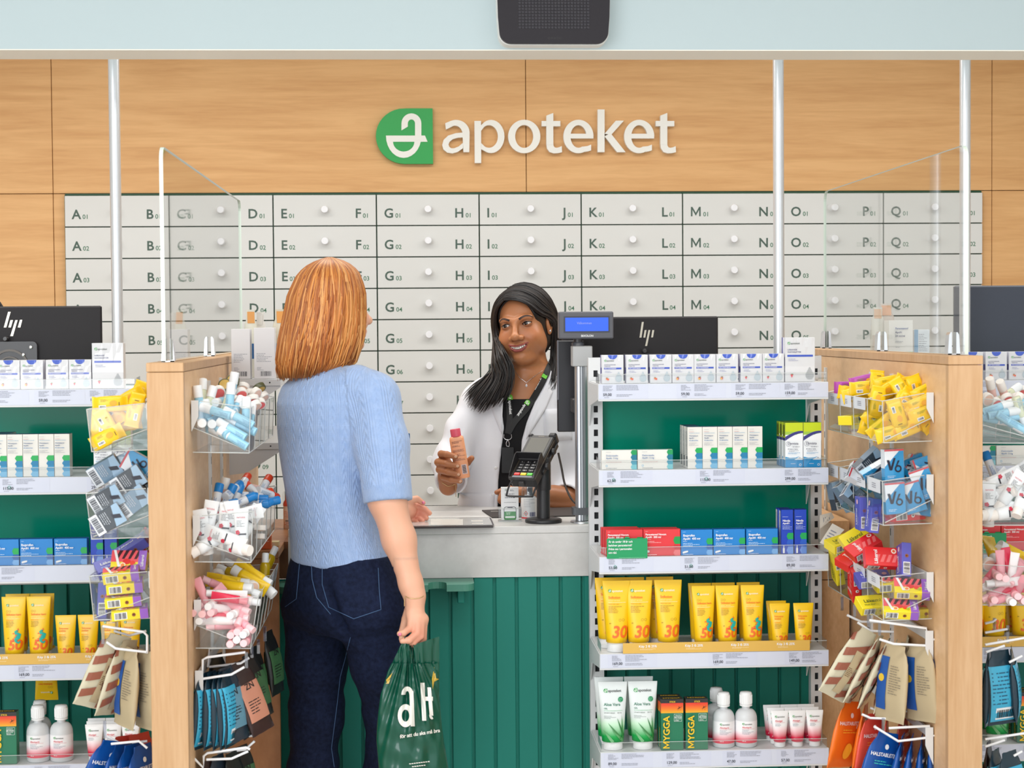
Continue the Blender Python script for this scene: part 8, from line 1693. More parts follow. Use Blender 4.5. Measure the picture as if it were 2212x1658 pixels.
n0, n1 = dl(1258, 731)[1], dl(1258, 748)[1]; MB().lathe([(.0125, n1 + .012), (.0125, n0 + .004)], DARK, 20).build('neck', cd); MB().lathe([(.0175, n1 - .002), (.0175, n1 + .010), (.015, n1 + .012)], mat('neck_collar', (74, 76, 82), .3), 20).build('collar', cd)
k0_, k1_ = dl(1234, 747), dl(1278.5, 790.6); kc = (k0_[0] + k1_[0]) / 2; MB().box(kc - .0275, kc + .0275, -.0275, .0275, k1_[1], k0_[1], mat('zinc_block', (178, 178, 178), .45, metal=.3), .002).build('head_block', cd)
po = MB(); rr_ = .0195
for i in range(1): po.rings([[(kc + u * 1, v, z) for u, v in rrect(-rr_, rr_, -rr_, rr_, .012, 5)] for z in (.006, k1_[1] + .002)], ALU)
for u in (-.006, .001): po.box(kc + u - .0012, kc + u + .0012, -rr_ - .0004, -rr_ + .002, .006, k1_[1], mat('groove_dark', (96, 100, 108), .4))
po.build('post', cd); MB().lathe([(.034, 0), (.034, .003), (.030, .005)], ALU, 28, (kc, 0, 0)).build('base_plate', cd)
c0_, c1_ = dl(1250, 1095)[1], dl(1250, 1110)[1]; MB().prism(rrect(kc - .029, kc + .029, -.024, .024, .008), mat('clip_grey', (92, 94, 98), .45), c1_, c0_, 'xy').build('cable_clip', cd)
# ================================================================ card terminal on its stand
pt_ = pz(1174, 1127.5, CTZ); YT = pt_.y; T = thing('card_terminal', 'black card terminal with coloured keys on a round-footed stand', 'card terminal', (pt_.x, YT, CTZ)); O = Vector((pt_.x, YT, CTZ)); s_ = FPX / YT
TB = mat('terminal_black', (40, 39, 41), .4); TG = mat('terminal_grey', (62, 60, 60), .38); BRZ = mat('terminal_trim', (96, 84, 70), .35, metal=.4)
MB().lathe([(.050, 0), (.051, .003), (.051, .008), (.047, .011), (.020, .0125)], TB, 36).build('foot', T); MB().lathe([(.0185, .011), (.0185, .115)], TB, 26).build('post', T); MB().lathe([(.0205, .090), (.0212, .092), (.0212, .175), (.017, .180)], TB, 26).build('sleeve', T)
base = px(1125, 1030, YT - .075) - O; l_ = Vector((.378, .717, .583)).normalized(); w_ = Vector((.885, -.466, 0)).normalized(); n_ = w_.cross(l_)
TM4 = Matrix(((w_.x, l_.x, n_.x, base.x), (w_.y, l_.y, n_.y, base.y), (w_.z, l_.z, n_.z, base.z), (0, 0, 0, 1)))   # local x: across, y: up the face, z: out of the face
def tp(name, parent=None, fn=None, fixn=True): mb = MB(); mb.T = TM4; fn(mb); return mb.build(name, parent or T, fixn=fixn)
hwid = .0385
bd = tp('body', None, lambda m: (m.box(-hwid, hwid, 0.0, .182, -.040, -.006, TB, .006), m.box(-hwid, hwid, .078, .182, -.007, .0, TG, .003)))
tp('face_trim', None, lambda m: m.box(-hwid - .0006, hwid + .0006, .002, .184, -.010, -.0075, BRZ, .001))
sc2 = tp('touch_screen', None, lambda m: m.box(-.029, .029, .086, .168, -.0005, .0008, mat('screen_grey', (112, 110, 104), .4, spec=.2), .0005))
def mk_txt(m): pr = Print(m, lambda u, v, L: (u, v, .0003 + L)); pr.text('Verifone', 0, .1725, .0038, C(170, 160, 146), 1, align='c', bold=1)
tp('lettering', sc2, mk_txt, False)
def keys(m):
    for r in range(4):
        for c in range(3): m.box(-.026 + c * .018, -.012 + c * .018, .027 + r * .0115, .0355 + r * .0115, -.0065, -.0035, mat('key_dark', (34, 32, 32), .35), .0012)
kp = tp('keypad', None, lambda m: m.box(-.031, .031, .004, .076, -.0075, -.006, BLACK, .0008))
for r in range(4):
    for c in range(3):
        k = tp('key', kp, lambda m: m.box(-.027 + c * .0185, -.0115 + c * .0185, .028 + r * .0118, .0368 + r * .0118, -.0062, -.0035, mat('key_dark', (40, 38, 38), .3), .0012))
        tp('lettering', kp, lambda m: Print(m, lambda u, v, L: (u, v, -.0034 + L)).text('%s' % ('#0*987654321'[r * 3 + 2 - c] if False else ['+', '0', '-', '7', '8', '9', '4', '5', '6', '1', '2', '3'][r * 3 + c]), -.0225 + c * .0185, .0302 + r * .0118, .0042, WHITE, 1), False)
for c, col in enumerate(((232, 48, 40), (240, 206, 40), (86, 196, 60))): tp('colour_key', kp, lambda m: m.box(-.028 + c * .0192, -.0108 + c * .0192, .013, .0235, -.0062, -.0030, C(*col, r=.3), .0014))
def shield(m):
    for s in (-1, 1): m.prism([(.000, -.012), (.000, -.003), (.014, .004), (.070, .022), (.080, .020), (.084, -.008)], TB, s * hwid, s * (hwid - .0022), 'yz')
    m.box(-hwid, hwid, .0795, .083, -.008, .0205, TB, .001); m.box(-hwid, hwid, -.001, .004, -.012, -.002, TG, .002); m.box(-.03, .03, -.0005, .012, -.006, -.004, mat('front_lip', (92, 94, 102), .3), .001)
tp('privacy_shield', None, shield)
tp('cradle_arm', None, lambda m: (m.box(hwid - .001, hwid + .005, .05, .175, -.036, -.022, TB, .002), m.lathe([(.009, 0), (.009, .006), (.007, .008)], TB, 16, (hwid + .004, .075, -.024), axis='x'), m.lathe([(.009, 0), (.009, .006), (.007, .008)], TB, 16, (hwid + .004, .135, -.020), axis='x'), m.box(-.012, .012, .07, .13, -.075, -.038, TB, .004)))
tp('top_clip', None, lambda m: (m.box(hwid - .018, hwid + .004, .172, .190, -.030, .004, TB, .004), m.box(-hwid - .003, -hwid + .012, .172, .186, -.030, .003, TB, .004), m.box(-.010, .006, -.008, .004, -.030, -.012, TG, .003)))
fr = [px(x, y, YT - .055) - O for x, y in ((1108, 1036), (1101, 1046), (1095, 1066), (1099, 1071), (1146, 1072), (1151, 1069), (1160, 1045), (1158, 1037))]
mb = MB(); mb.tube([tuple(q) for q in smooth_path(fr, 3)], .0026, TB, 8); mb.build('loop_handle', T)
cv = [px(x, y, YT + .01 + d) - O for x, y, d in ((1206, 978, .02), (1213, 1010, .03), (1220, 1045, .03), (1233, 1075, .02), (1247, 1090, .0), (1262, 1100, -.01))]
mb = MB(); mb.tube([tuple(q) for q in smooth_path(cv, 6)], .0030, mat('cable_brown', (66, 58, 54), .4), 8); mb.build('cable', T)
# ================================================================ small things on the worktop
def flat(name, poly, th, m, label, cat, b=0.0, extra=None, zoff=0.0003):
    P = [pz(x, y, CTZ + th) for x, y in poly]; cx = sum(p.x for p in P) / len(P); cy = sum(p.y for p in P) / len(P)
    t = thing(name, label, cat, (cx, cy, CTZ + zoff)); MB().prism([(p.x - cx, p.y - cy) for p in P], m, 0, th, 'xy').build('sheet', t, fixn=True); return t, Vector((cx, cy, CTZ))
t, O = flat('writing_pad', [(868, 1118.5), (1058, 1117), (1061, 1119), (1067, 1133), (1065, 1135.5), (874, 1138)], .005, mat('pad_edge', (48, 40, 40), .3), 'clear topped counter pad with dark edge under the hand of the customer', 'pad')
P = [pz(x, y, CTZ + .0056) - O for x, y in ((869, 1119.5), (1057, 1118), (1063.5, 1133), (874, 1136))]; MB().prism([(p.x, p.y) for p in P], mat('pad_glass', (206, 206, 202), .08, spec=.8), .0052, .006, 'xy').build('glass_top', t, fixn=True)
for xa, xb, ya, yb in ((930, 1000, 1121, 1133), (1018, 1043, 1123, 1126), (1019, 1044, 1129, 1131)):
    P = [pz(x, y, CTZ + .0064) - O for x, y in ((xa, ya), (xb, ya), (xb, yb), (xa, yb))]; MB().prism([(p.x, p.y) for p in P], C(226, 222, 214, r=.3), .0061, .0063, 'xy').build('paper_slip', t, fixn=True)
t, O = flat('counter_mat', [(1041, 1101), (1238, 1095), (1268, 1096), (1268, 1112.5), (1063, 1116.5)], .003, mat('mat_dark', (58, 52, 50), .6), 'thin dark mat lying on the worktop behind the card terminal', 'mat')
mm = MB(); Print(mm, lambda u, v, L: (u, v, .0031 + L)).lines(px(1060, 1103, 4.98).x - O.x, px(1092, 1103, 4.98).x - O.x, .02, .006, 2, C(210, 204, 196), 3, 1); mm.build('printing', t)
# leaflet holder
lf = pz(1101, 1126, CTZ); YL = lf.y; O = Vector(lf); kx = FPX / YL
lh_ = thing('leaflet_holder', 'small clear holder of white leaflets with a phone picture beside the card terminal', 'leaflet holder', tuple(lf)); Ll = lambda x, y: (px(x, y, YL) - O)
a, b = Ll(1077, 1098), Ll(1127, 1126); hm = MB(); w2 = (b.x - a.x) / 2; hc_ = (a.x + b.x) / 2
for f_ in ([(-w2, 0, 0), (w2, 0, 0), (w2, 0, a.z), (-w2, 0, a.z)], [(-w2, .035, 0), (w2, .035, 0), (w2, .035, a.z), (-w2, .035, a.z)], [(-w2, 0, 0), (-w2, .035, 0), (-w2, .035, a.z), (-w2, 0, a.z)], [(w2, 0, 0), (w2, .035, 0), (w2, .035, a.z), (w2, 0, a.z)]): hm.add([(hc_ + x, y, z) for x, y, z in f_], [(0, 1, 2, 3)], CLEAR)
hm.box(hc_ - w2, hc_ + w2, -.001, .036, 0, .003, CLEARE); hm.tube([(hc_ - w2, 0, a.z), (hc_ + w2, 0, a.z)], .0009, CLEARE, 5); hm.build('holder', lh_)
lt = thing('leaflet_stack', 'white leaflets with green phone screen standing in the clear holder', 'leaflet', (O.x + hc_, O.y + .004, O.z + .0035)); c1 = Ll(1082, 1054); c2 = Ll(1120, 1124); lw, lh2 = (c2.x - c1.x), (c1.z - c2.z)
mb = MB(); mb.box(-lw / 2, lw / 2, 0, .022, 0, lh2, WHITE, .0004); pr = Print(mb, lambda u, v, L: (u, -L, v)); gk = C(96, 98, 110, r=.6)
pr.rect(-lw * .28, -lw * .14, lh2 * .90, lh2 * .955, C(120, 130, 120), 1); pr.rect(-lw * .26, -lw * .16, lh2 * .91, lh2 * .945, WHITE, 2); pr.rect(-lw * .225, -lw * .195, lh2 * .918, lh2 * .937, C(40, 160, 70), 3); pr.lines(0, lw * .3, lh2 * .92, .0015, 2, gk, 3, 2)
for k in range(3): pr.lines(-lw * .3, lw * .3, lh2 * (.79 - .055 * k), .0022, 1, gk, k, 2)
pr.text('www.medicininstruktioner.se', 0, lh2 * .535, .0021, gk, 2, align='c'); ph_ = rrect(-lw * .36, lw * .36, .001, lh2 * .41, .006); pr.poly(ph_, C(60, 62, 72), 3); pr.poly(rrect(-lw * .33, lw * .33, .001, lh2 * .395, .005), WHITE, 4); pr.rect(-lw * .15, lw * .15, lh2 * .38, lh2 * .40, C(60, 62, 72), 5); pr.rect(-lw * .33, lw * .33, .001, lh2 * .265, C(34, 140, 56), 5); pr.poly(rrect(-lw * .29, lw * .29, lh2 * .065, lh2 * .125, .003), C(236, 244, 236), 7); pr.lines(-lw * .22, lw * .24, lh2 * .22, .0020, 2, C(220, 240, 220), 4, 7)
link('leaflet', mb.mesh('leaflet'), lt)
# disinfectant bottle
sb_ = pz(1143, 1120, CTZ); dz = FPX / sb_.y; bt_ = thing('spray_bottle', 'white disinfectant bottle with clear pump cap behind the card terminal', 'bottle', tuple(sb_)); r = 17.5 / dz; hB = 47 / dz
MB().lathe([(r * .95, 0), (r, .002), (r, hB * .96), (r * .85, hB), (r * .5, hB + .006)], WHITE, 26).build('bottle_body', bt_); MB().lathe([(r * 1.005, .0025), (r * 1.005, .0065)], C(226, 60, 70), 26, cap0=False, cap1=False).build('red_band', bt_)
pm = MB(); pr = Print(pm, lambda u, v, L: (u, -math.sqrt(max(0, (r * 1.01) ** 2 - u * u)) - L, v))
for k in range(5): pr.lines(-r * .7, r * .75, hB * (.93 - .085 * k), .0012, 1, INKL, k, 1)
rd = C(220, 50, 50); x_, z_ = -r * .45, hB * .28; pr.poly([(x_ - .0055, z_), (x_, z_ - .0075), (x_ + .0055, z_), (x_, z_ + .0075)], rd, 2); pr.poly([(x_ - .004, z_), (x_, z_ - .0055), (x_ + .004, z_), (x_, z_ + .0055)], WHITE, 3); pr.poly([(x_ - .0014, z_ - .002), (x_ + .0014, z_ - .002), (x_, z_ + .003)], BLACK, 4); pr.bars(0, r * .75, hB * .14, hB * .34, C(40, 44, 110), 3, 2); pm.build('printing', bt_)
ccl = acrylic('clear_cap_plastic', (236, 240, 244), 1.2, .10); MB().lathe([(r * .92, hB + .002), (r * .92, hB + .012), (r * .80, hB + .034), (r * .35, hB + .044), (.0001, hB + .046)], ccl, 22).build('clear_cap', bt_); MB().box(-.006, .010, -.006, .006, hB + .006, hB + .030, C(140, 142, 146), .003).build('pump', bt_)
# blue pouch standing behind the customer
q = pz(866, 1102, CTZ); bp = thing('stand_up_pouch', 'dark blue pouch with white mark half hidden behind the sleeve of the customer', 'pouch', tuple(q)); kk = FPX / q.y; BLP = C(22, 92, 150, r=.3)
mb = MB(); R = [[(u * w * 1.0, d * s, z) for u, s in [(math.cos(a), math.sin(a)) for a in [2 * PI * k / 20 for k in range(20)]]] for z, w, d in ((0, .024, .022), (.01, .026, .024), (.09, .027, .018), (.19, .027, .004), (.215, .029, .0012), (.228, .0285, .001))]; mb.rings(R, BLP); bpb = mb.build('pouch_body', bp)
sm_ = MB(); pr = Print(sm_, lambda u, v, L: (u, -.018 - L, v)); 
for k in range(5): a_ = k * 2 * PI / 5; pr.poly([(.014 + .0012 * math.cos(a_ + 1.57), .155 + .0012 * math.sin(a_ + 1.57)), (.014 + .010 * math.cos(a_), .155 + .010 * math.sin(a_)), (.014 - .0012 * math.cos(a_ + 1.57), .155 - .0012 * math.sin(a_ + 1.57))], WHITE, 1)
sm_.build('star_mark', bpb)
# ================================================================ side shelves on the partition faces
def side_shelf(Xs, sg, wd, zs, y0, y1, label):
    t = thing('side_shelf', label, 'shelf', (Xs, y0, 0)); s = sg
    for z in zs:
        m = MB(); m.box(min(s * .004, s * wd), max(s * .004, s * wd), 0, y1 - y0, z - .018, z, METALW, .001); sh_ = m.build('shelf_plate', t)
        MB().prism([(s * .004, z - .018), (s * wd, z - .018), (s * wd, z - .022), (s * .05, z - .080), (s * .004, z - .085)], METALW, .004, .0065).build('bracket', t, fixn=True)
        for u in (.35, .8): MB().lathe([(.0022, 0), (.0022, .001)], BLACK, 8, (s * wd * u, .0005, z - .009), axis='y').build('screw_hole', sh_)
        l = MB(); l.add([(s * wd, 0, z), (s * wd, y1 - y0, z), (s * wd, y1 - y0, z + .03), (s * wd, 0, z + .03)], [(0, 1, 2, 3)], CLEAR); l.build('acrylic_lip', sh_)
    return t
YS = 4.58; zs1 = px(540, 819, YS).z; zs2 = px(570, 956, YS).z; wdl = px(606, 820, YS).x - XL1
side_shelf(XL1, 1, wdl, (zs1, zs2), YS, 5.38, 'white metal side shelf on the partition beside the head of the customer')
wdr = px(2020, 760, 4.62).x - XR1 if False else .13
def backcarton(x0, x1, y0, y1, Y, label, seed, rz=0):
    a, b = px(x0, y0, Y), px(x1, y1, Y); w, h = b.x - a.x, a.z - b.z
    def paint(p, w, h): p.lines(-w * .38, w * .36, h * .49, .0016, 6, INKL, seed, 2, 2.6); p.lines(-w * .36, 0, h * .22, .0014, 3, INKL, seed + 1, 2, 2.4); p.rect(-w * .2, w * .34, h * .05, h * .155, WHITE, 1); p.bars(-w * .2, w * .32, h * .055, h * .15, C(70, 66, 76), seed, 2)
    o = link('carton', carton(w, h, .05, C(234, 232, 234, r=.4), paint)); o.name = 'medicine_carton'; o.location = ((a.x + b.x) / 2, Y, zs1 + .0004); o.rotation_euler = (0, 0, rz); tag(o, label, 'box', 'white cartons on the side shelf'); return o
backcarton(499, 541, 708, 816, 4.60, 'white carton with barcode on the side shelf, further from the head of the customer', 2)
backcarton(548, 594, 706, 816, 4.60, 'white carton with barcode on the side shelf, touching the hair of the customer', 3)
def standpouch(x, yt, Y, w, zb, cols, label, seed):
    top = px(x, yt, Y); h = top.z - zb; t = thing('snack_pouch', label, 'pouch', (top.x, Y, zb + .0005), random.Random(seed).uniform(-.5, .5)); mb = MB(); n = 18
    mb.rings([[(w * a_ * math.cos(q), d * math.sin(q), z * h) for q in [2 * PI * j / n for j in range(n)]] for z, a_, d in ((0, .9, .02), (.06, 1, .022), (.5, 1, .018), (.78, .85, .006), (.86, .60, .0025), (1, .62, .0015))], C(*cols[0], r=.3)); b_ = mb.build('pouch_body', t)
    p2 = MB(); pr = Print(p2, lambda u, v, L: (u, -(.0195 if v < .5 * h else .0195 + (.0030 - .0195) * min(1, (v / h - .5) / .36)) - L, v)); pr.rect(-w * .5, w * .5, h * .80, h * .97, C(*cols[1]), 1); pr.lines(-w * .42, w * .42, h * .93, .0022, 4, WHITE, seed, 2, 1.8); pr.rect(-w * .8, w * .8, h * .12, h * .5, C(*cols[2]), 1); p2.build('printing', b_)
for i, (x, yt, Y, w, cl, lb) in enumerate(((541, 669, 4.74, .020, ((222, 220, 206), (226, 160, 90), (40, 100, 160)), 'cream pouch with blue front standing between the two white cartons'), (562, 674, 4.78, .018, ((226, 222, 216), (224, 220, 216), (200, 200, 196)), 'plain cream pouch standing behind the white carton by the hair'), (606, 668, 4.70, .026, ((216, 208, 188), (232, 160, 84), (30, 132, 190)), 'pouch with orange top half hidden behind the hair of the customer'))): standpouch(x, yt, Y, w, zs1, cl, lb, i)
zr_ = PZ - .035; side_shelf(XR1, 1, .15, (zr_,), 4.52, 5.1, 'white metal side shelf behind the screen on the oak partition')
def par24():
    a, b = px(1920, 692, 4.60), px(1972, 760, 4.60); w, h = b.x - a.x, a.z - zr_
    def paint(p, w, h):
        c = C(50, 84, 150); p.text('Paracetamol', -w * .26, h * .79, .0052, c, bold=1); p.text('Apofri', -w * .26, h * .70, .0052, C(40, 50, 110), bold=1); p.text('24 mg/ml', -w * .26, h * .615, .0052, C(40, 50, 110), bold=1); p.lines(-w * .26, w * .3, h * .5, .0016, 2, INKL, 3); p.text('100 ml', -w * .26, h * .36, .003, INKL); chev(p, w * .1, w / 2, 0, h * .26, [(110, 204, 150)])
    o = link('carton', carton(w, h, .05, C(238, 236, 232), paint)); o.name = 'medicine_carton'; o.location = ((a.x + b.x) / 2, 4.60, zr_ + .0004); tag(o, 'white medicine carton with green corner seen through the screen', 'box')
    a, b = px(1975, 712, 4.64), px(2008, 760, 4.64); w, h = b.x - a.x, a.z - zr_
    o = link('carton', carton(w, h, .05, C(228, 234, 240), lambda p, w, h: (p.rect(-w / 2, -w * .25, 0, h, C(140, 180, 214)), p.lines(-w * .2, w * .4, h * .85, .0018, 10, INKL, 4, 3, 2.8)))); o.name = 'medicine_carton'; o.location = ((a.x + b.x) / 2, 4.64, zr_ + .0004); tag(o, 'pale blue and white carton seen through the screen beside the monitor', 'box')
par24()
standpouch(1896, 664, 4.66, .020, zr_, ((222, 220, 212), (228, 190, 160), (200, 190, 180)), 'pale pouch seen through the screen, nearest the middle rack', 7); standpouch(1914, 656, 4.70, .026, zr_, ((220, 206, 196), (232, 176, 140), (190, 150, 120)), 'pinkish pouch seen through the screen behind the medicine carton', 9)
# goods on the side cupboard
q = pz(622, 1141, SBZ); kk = FPX / q.y; rb = thing('pump_bottle', 'pale bottle with red pump under a clear cap on the wooden cupboard', 'bottle', tuple(q)); r = 9.5 / kk; RED = C(232, 58, 44, r=.3)
mb = MB(); hB = 49 / kk; mb.lathe([(r * .95, 0), (r, .002), (r, hB * .85), (r * .93, hB * .9), (r * 1.0, hB)], C(240, 212, 196, r=.35), 22); bbd = mb.build('bottle_body', rb); pm = MB(); pr = Print(pm, lambda u, v, L: (u, -math.sqrt(max(0, (r * 1.02) ** 2 - u * u)) - L, v)); pr.lines(-r * .75, r * .5, hB * .76, .0018, 6, C(220, 120, 90), 3, 1, 1.8); pr.bars(-r * .5, r * .3, hB * .33, hB * .39, BLACK, 3, 1); pr.lines(-r * .75, r * .5, hB * .28, .0018, 4, C(220, 120, 90), 5, 1, 1.8); pm.build('printing', bbd)
MB().lathe([(r * 1.0, hB), (r * 1.05, hB + .004), (r * .9, hB + .012), (r * .5, hB + .018), (r * .5, hB + .034), (r * .42, hB + .036)], RED, 20).build('pump', rb); MB().lathe([(r * 1.12, hB * .97), (r * 1.12, hB + .034), (r * .9, hB + .042)], CLEAR, 20, cap0=False).build('clear_cap', rb)
for x, y, w, h, col, lb in ((573, 1186, .03, .035, (236, 108, 50), 'small orange box on the wooden cupboard behind the cream tube bin'), (593, 1180, .022, .012, (238, 224, 170), 'low cream box on the wooden cupboard beside the red pump bottle')):
    q = pz(x, y, SBZ); o = link('goods_box', carton(w, h, .03, C(*col), lambda p, w, h: p.lines(-w * .35, w * .35, h * .7, .0012, 3, WHITE, 3))); o.location = (q.x, q.y, SBZ + .0004); tag(o, lb, 'box')
q = pz(641, 1142, SBZ); rb2 = thing('pump_bottle', 'bottle with dark red cap nearly hidden behind the customer', 'bottle', tuple(q)); MB().lathe([(r * .95, 0), (r, .002), (r, .055), (r * .5, .062)], C(232, 220, 214), 20).build('bottle_body', rb2); MB().lathe([(r * .8, .060), (r * .8, .082), (r * .3, .084)], C(190, 40, 60), 18).build('cap', rb2)
# opened carton with flaps by the middle rack
oc = thing('open_carton', 'opened carton with printed flaps sticking out between the middle rack and partition', 'box', tuple(px(1778, 1190, 4.40))); O = Vector(oc.location); mb = MB(); CRD = C(236, 228, 216, r=.7)
def flap(pts, m=CRD, ln=True):
    V_ = [Vector(px(*p)) - O for p in pts]; nn = (V_[1] - V_[0]).cross(V_[-1] - V_[0]).normalized() * .0005; b_ = MB(); n = len(V_); b_.add([tuple(v - nn) for v in V_] + [tuple(v + nn) for v in V_], [tuple(range(n)), tuple(range(2 * n - 1, n - 1, -1))] + [(k, k + n, (k + 1) % n + n, (k + 1) % n) for k in range(n)], m)
    if ln and n == 4:
        for k in range(4):
            t0 = .25 + .14 * k; A = V_[0].lerp(V_[3], t0); B = V_[1].lerp(V_[2], t0); A2 = V_[0].lerp(V_[3], t0 + .05); B2 = V_[1].lerp(V_[2], t0 + .05); s = nn * 2.2 if nn.y < 0 else -nn * 2.2; b_.add([tuple(A.lerp(B, .2) + s), tuple(A.lerp(B, .7) + s), tuple(A2.lerp(B2, .7) + s), tuple(A2.lerp(B2, .2) + s)], [(0, 1, 2, 3)], INKL)
    b_.build('flap', oc, fixn=True)
flap([(1771, 1142, 4.36), (1771, 1112, 4.38), (1796, 1106, 4.40), (1802, 1118, 4.40)]); flap([(1771, 1172, 4.34), (1790, 1180, 4.33), (1824, 1144, 4.36), (1798, 1130, 4.38)]); flap([(1771, 1186, 4.40), (1771, 1130, 4.42), (1795, 1128, 4.44), (1795, 1186, 4.44)], CRD, False); flap([(1770, 1190, 4.38), (1792, 1192, 4.36), (1800, 1172, 4.38), (1774, 1166, 4.40)], CRD, False)
# ================================================================ green carrier bag in the customer's hand
YB = 4.055; bag = thing('carrier_bag', 'glossy dark green plastic carrier bag with white lettering in the hand of the customer', 'bag', tuple(px(890, 1730, YB))); BO = Vector(bag.location)
BGM = mat('bag_green', (10, 78, 60), .2, spec=.5); 
ROWS = [(1432, 846, 949), (1448, 838, 949), (1472, 831, 949), (1500, 822, 949), (1540, 817, 952), (1570, 814, 955), (1600, 813, 959), (1630, 816, 964), (1660, 818, 969), (1700, 822, 974), (1735, 828, 976)]
def bag_d(x, y, back=0):
    ys = [r_[0] for r_ in ROWS]; L_ = np.interp(y, ys, [r_[1] for r_ in ROWS]); R_ = np.interp(y, ys, [r_[2] for r_ in ROWS]); u = min(1, max(0, (x - L_) / (R_ - L_))); e = math.sin(PI * u) ** .6
    k = max(0, (1700 - y) / 300); ax = math.atan2(x - 884, y - 1370)
    fold = .0060 * math.sin(ax * 34) * k * e + .0045 * math.sin(ax * 61 + 1) * k * e + .0035 * math.sin(x * .16 + y * .035) * e + .0022 * math.sin(x * .05 - y * .13) * e
    d = (.030 * e * min(1, (y - 1400) / 160) + fold) if not back else -(.022 * e * min(1, (y - 1400) / 160) + fold * .6)
    return (u - .5) * .03 - d
def bag_pt(x, y, back=0, lift=0): return px(x, y, YB + bag_d(x, y, back) - lift) - BO
def sheet(back):
    mb = MB(); n = 96; V_ = []; yy = np.linspace(1432, 1735, 60)
    for y in yy:
        L_ = np.interp(y, [r_[0] for r_ in ROWS], [r_[1] for r_ in ROWS]); R_ = np.interp(y, [r_[0] for r_ in ROWS], [r_[2] for r_ in ROWS])
        for i in range(n + 1): V_.append(tuple(bag_pt(L_ + (R_ - L_) * i / n, y, back)))
    mb.add(V_, [(j * (n + 1) + i, j * (n + 1) + i + 1, (j + 1) * (n + 1) + i + 1, (j + 1) * (n + 1) + i) for j in range(59) for i in range(n)], BGM, True); return mb
fs = sheet(0); bs = sheet(1)
def gridq(c, n=14, m=16, amp=.002, seed=1, dY=0.0):
    # bilinear px patch: corners (top-left, top-right, bottom-right, bottom-left)
    mb = MB(); V_ = []
    for j in range(m + 1):
        for i in range(n + 1):
            u, v = i / n, j / m; x = (c[0][0] * (1 - u) + c[1][0] * u) * (1 - v) + (c[3][0] * (1 - u) + c[2][0] * u) * v; y = (c[0][1] * (1 - u) + c[1][1] * u) * (1 - v) + (c[3][1] * (1 - u) + c[2][1] * u) * v
            V_.append(tuple(px(x, y, YB + (1 - v) * (dY + np.interp(x, [846, 949], [-.015, .015])) + v * (bag_d(x, 1434, dY > .02) + .007) + (1 - v * .9) * (amp * math.sin(u * 17 + seed) + amp * .7 * math.sin(u * 31 + v * 5))) - BO))
    mb.add(V_, [(j * (n + 1) + i, j * (n + 1) + i + 1, (j + 1) * (n + 1) + i + 1, (j + 1) * (n + 1) + i) for j in range(m) for i in range(n)], BGM, True); return mb
body_b = fs.build('front_sheet', bag); bs.build('back_sheet', bag)
gridq([(874, 1374), (884, 1380), (885, 1434), (846, 1434)], seed=2).build('handle', bag); gridq([(882, 1384), (892, 1390), (898, 1434), (885, 1436)], seed=4, dY=.02).build('handle', bag); gridq([(893, 1392), (949, 1374), (949, 1434), (896, 1434)], seed=6, amp=.003).build('top_flap', bag); gridq([(876, 1376), (900, 1390), (949, 1434), (850, 1434)], seed=8, dY=.026).build('top_flap', bag)
mb = MB(); WL = C(236, 234, 226, r=.3)
def bput(P, F, lift):
    P, F = tess(P, F, 3.0); mb.add([tuple(bag_pt(x, y, 0, lift)) for x, y in P], F, WL)
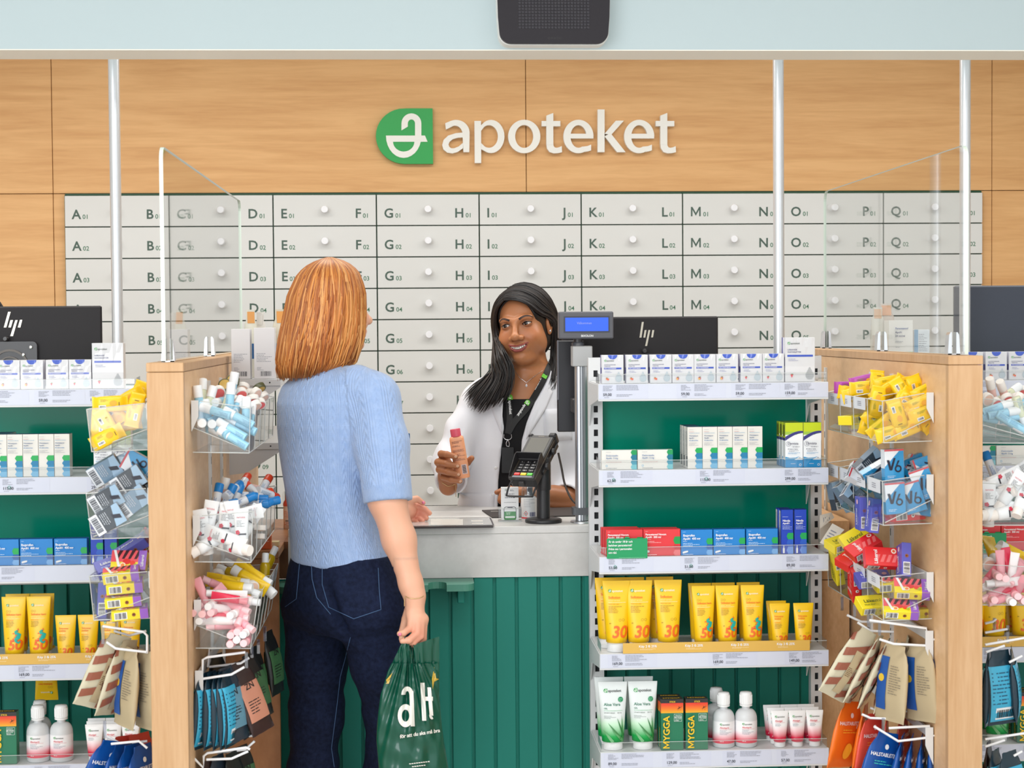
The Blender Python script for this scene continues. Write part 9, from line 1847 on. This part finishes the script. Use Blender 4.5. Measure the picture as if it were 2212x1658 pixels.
def barc(cx, cy, rx, ry, wx, wy, a0, a1, n=26):
    o = [(cx + rx * math.cos(math.radians(a0 + (a1 - a0) * k / n)), cy + ry * math.sin(math.radians(a0 + (a1 - a0) * k / n))) for k in range(n + 1)]; i_ = [(cx + (rx - wx) * math.cos(math.radians(a0 + (a1 - a0) * k / n)), cy + (ry - wy) * math.sin(math.radians(a0 + (a1 - a0) * k / n))) for k in range(n + 1)]
    for k in range(n): bput([o[k], o[k + 1], i_[k + 1], i_[k]], [(0, 1, 2, 3)], .0026)
def bbar(x0, x1, y0, y1, sl=0, n=10):
    for k in range(n):
        a_, b_ = y0 + (y1 - y0) * k / n, y0 + (y1 - y0) * (k + 1) / n; f = lambda y: sl * (y - y0) / (y1 - y0); bput([(x0 + f(a_), a_), (x1 + f(a_), a_), (x1 + f(b_), b_), (x0 + f(b_), b_)], [(0, 1, 2, 3)], .0029)
barc(876, 1545, 17, 25, 9, 12, 0, 360); bbar(884, 893, 1492, 1568, 3); barc(880, 1500, 13, 18, 9, 10, 180, 360); bbar(908, 917, 1474, 1556, 4); bbar(923, 931, 1484, 1545, 5); barc(933, 1543, 6, 10, 5, 6, 60, 180); bbar(918, 935, 1504, 1513, 0, 2)
for P, F in letters('för att du ska må bra', 0, 0, 8.2, bold=1, tight=.90): bput([(864 + u, 1594 - .16 * u - v) for u, v in P], F, .0026)
for k, (x0_, w_) in enumerate(((884, 42), (890, 26))): 
    for x_ in range(x0_, x0_ + w_, 5): bput([(x_, 1648 + 6 * k - .12 * (x_ - x0_)), (x_ + 4, 1648 + 6 * k - .12 * (x_ - x0_)), (x_ + 4, 1650 + 6 * k - .12 * (x_ - x0_)), (x_, 1650 + 6 * k - .12 * (x_ - x0_))], [(0, 1, 2, 3)], .0030)
mb.build('lettering', body_b)
mb = MB(); GL2 = C(196, 160, 50, r=.3)
for P in ([(834, 1468), (848, 1452), (844, 1462), (836, 1474)], [(833, 1476), (843, 1466), (840, 1476)], [(933, 1466), (938, 1440), (942, 1464), (948, 1466), (938, 1472), (935, 1488)]): mb.add([tuple(bag_pt(x, y, 0, .0030)) for x, y in P], [tuple(range(len(P)))], GL2)
mb.build('gold_print', body_b)
# ================================================================ colleague at the next till, only a strand of hair in view
mate = copy_tree(pharm); mate.location.x += -1172 * 5.24 / FPX; mate['label'] = 'person with dark hair, only a sliver showing above the monitor back at the edge'
for ch in list(mate.children):
    if stem_ := ch.name.split('.')[0]:
        if stem_ in ('bracelet', 'nail'): bpy.data.objects.remove(ch)
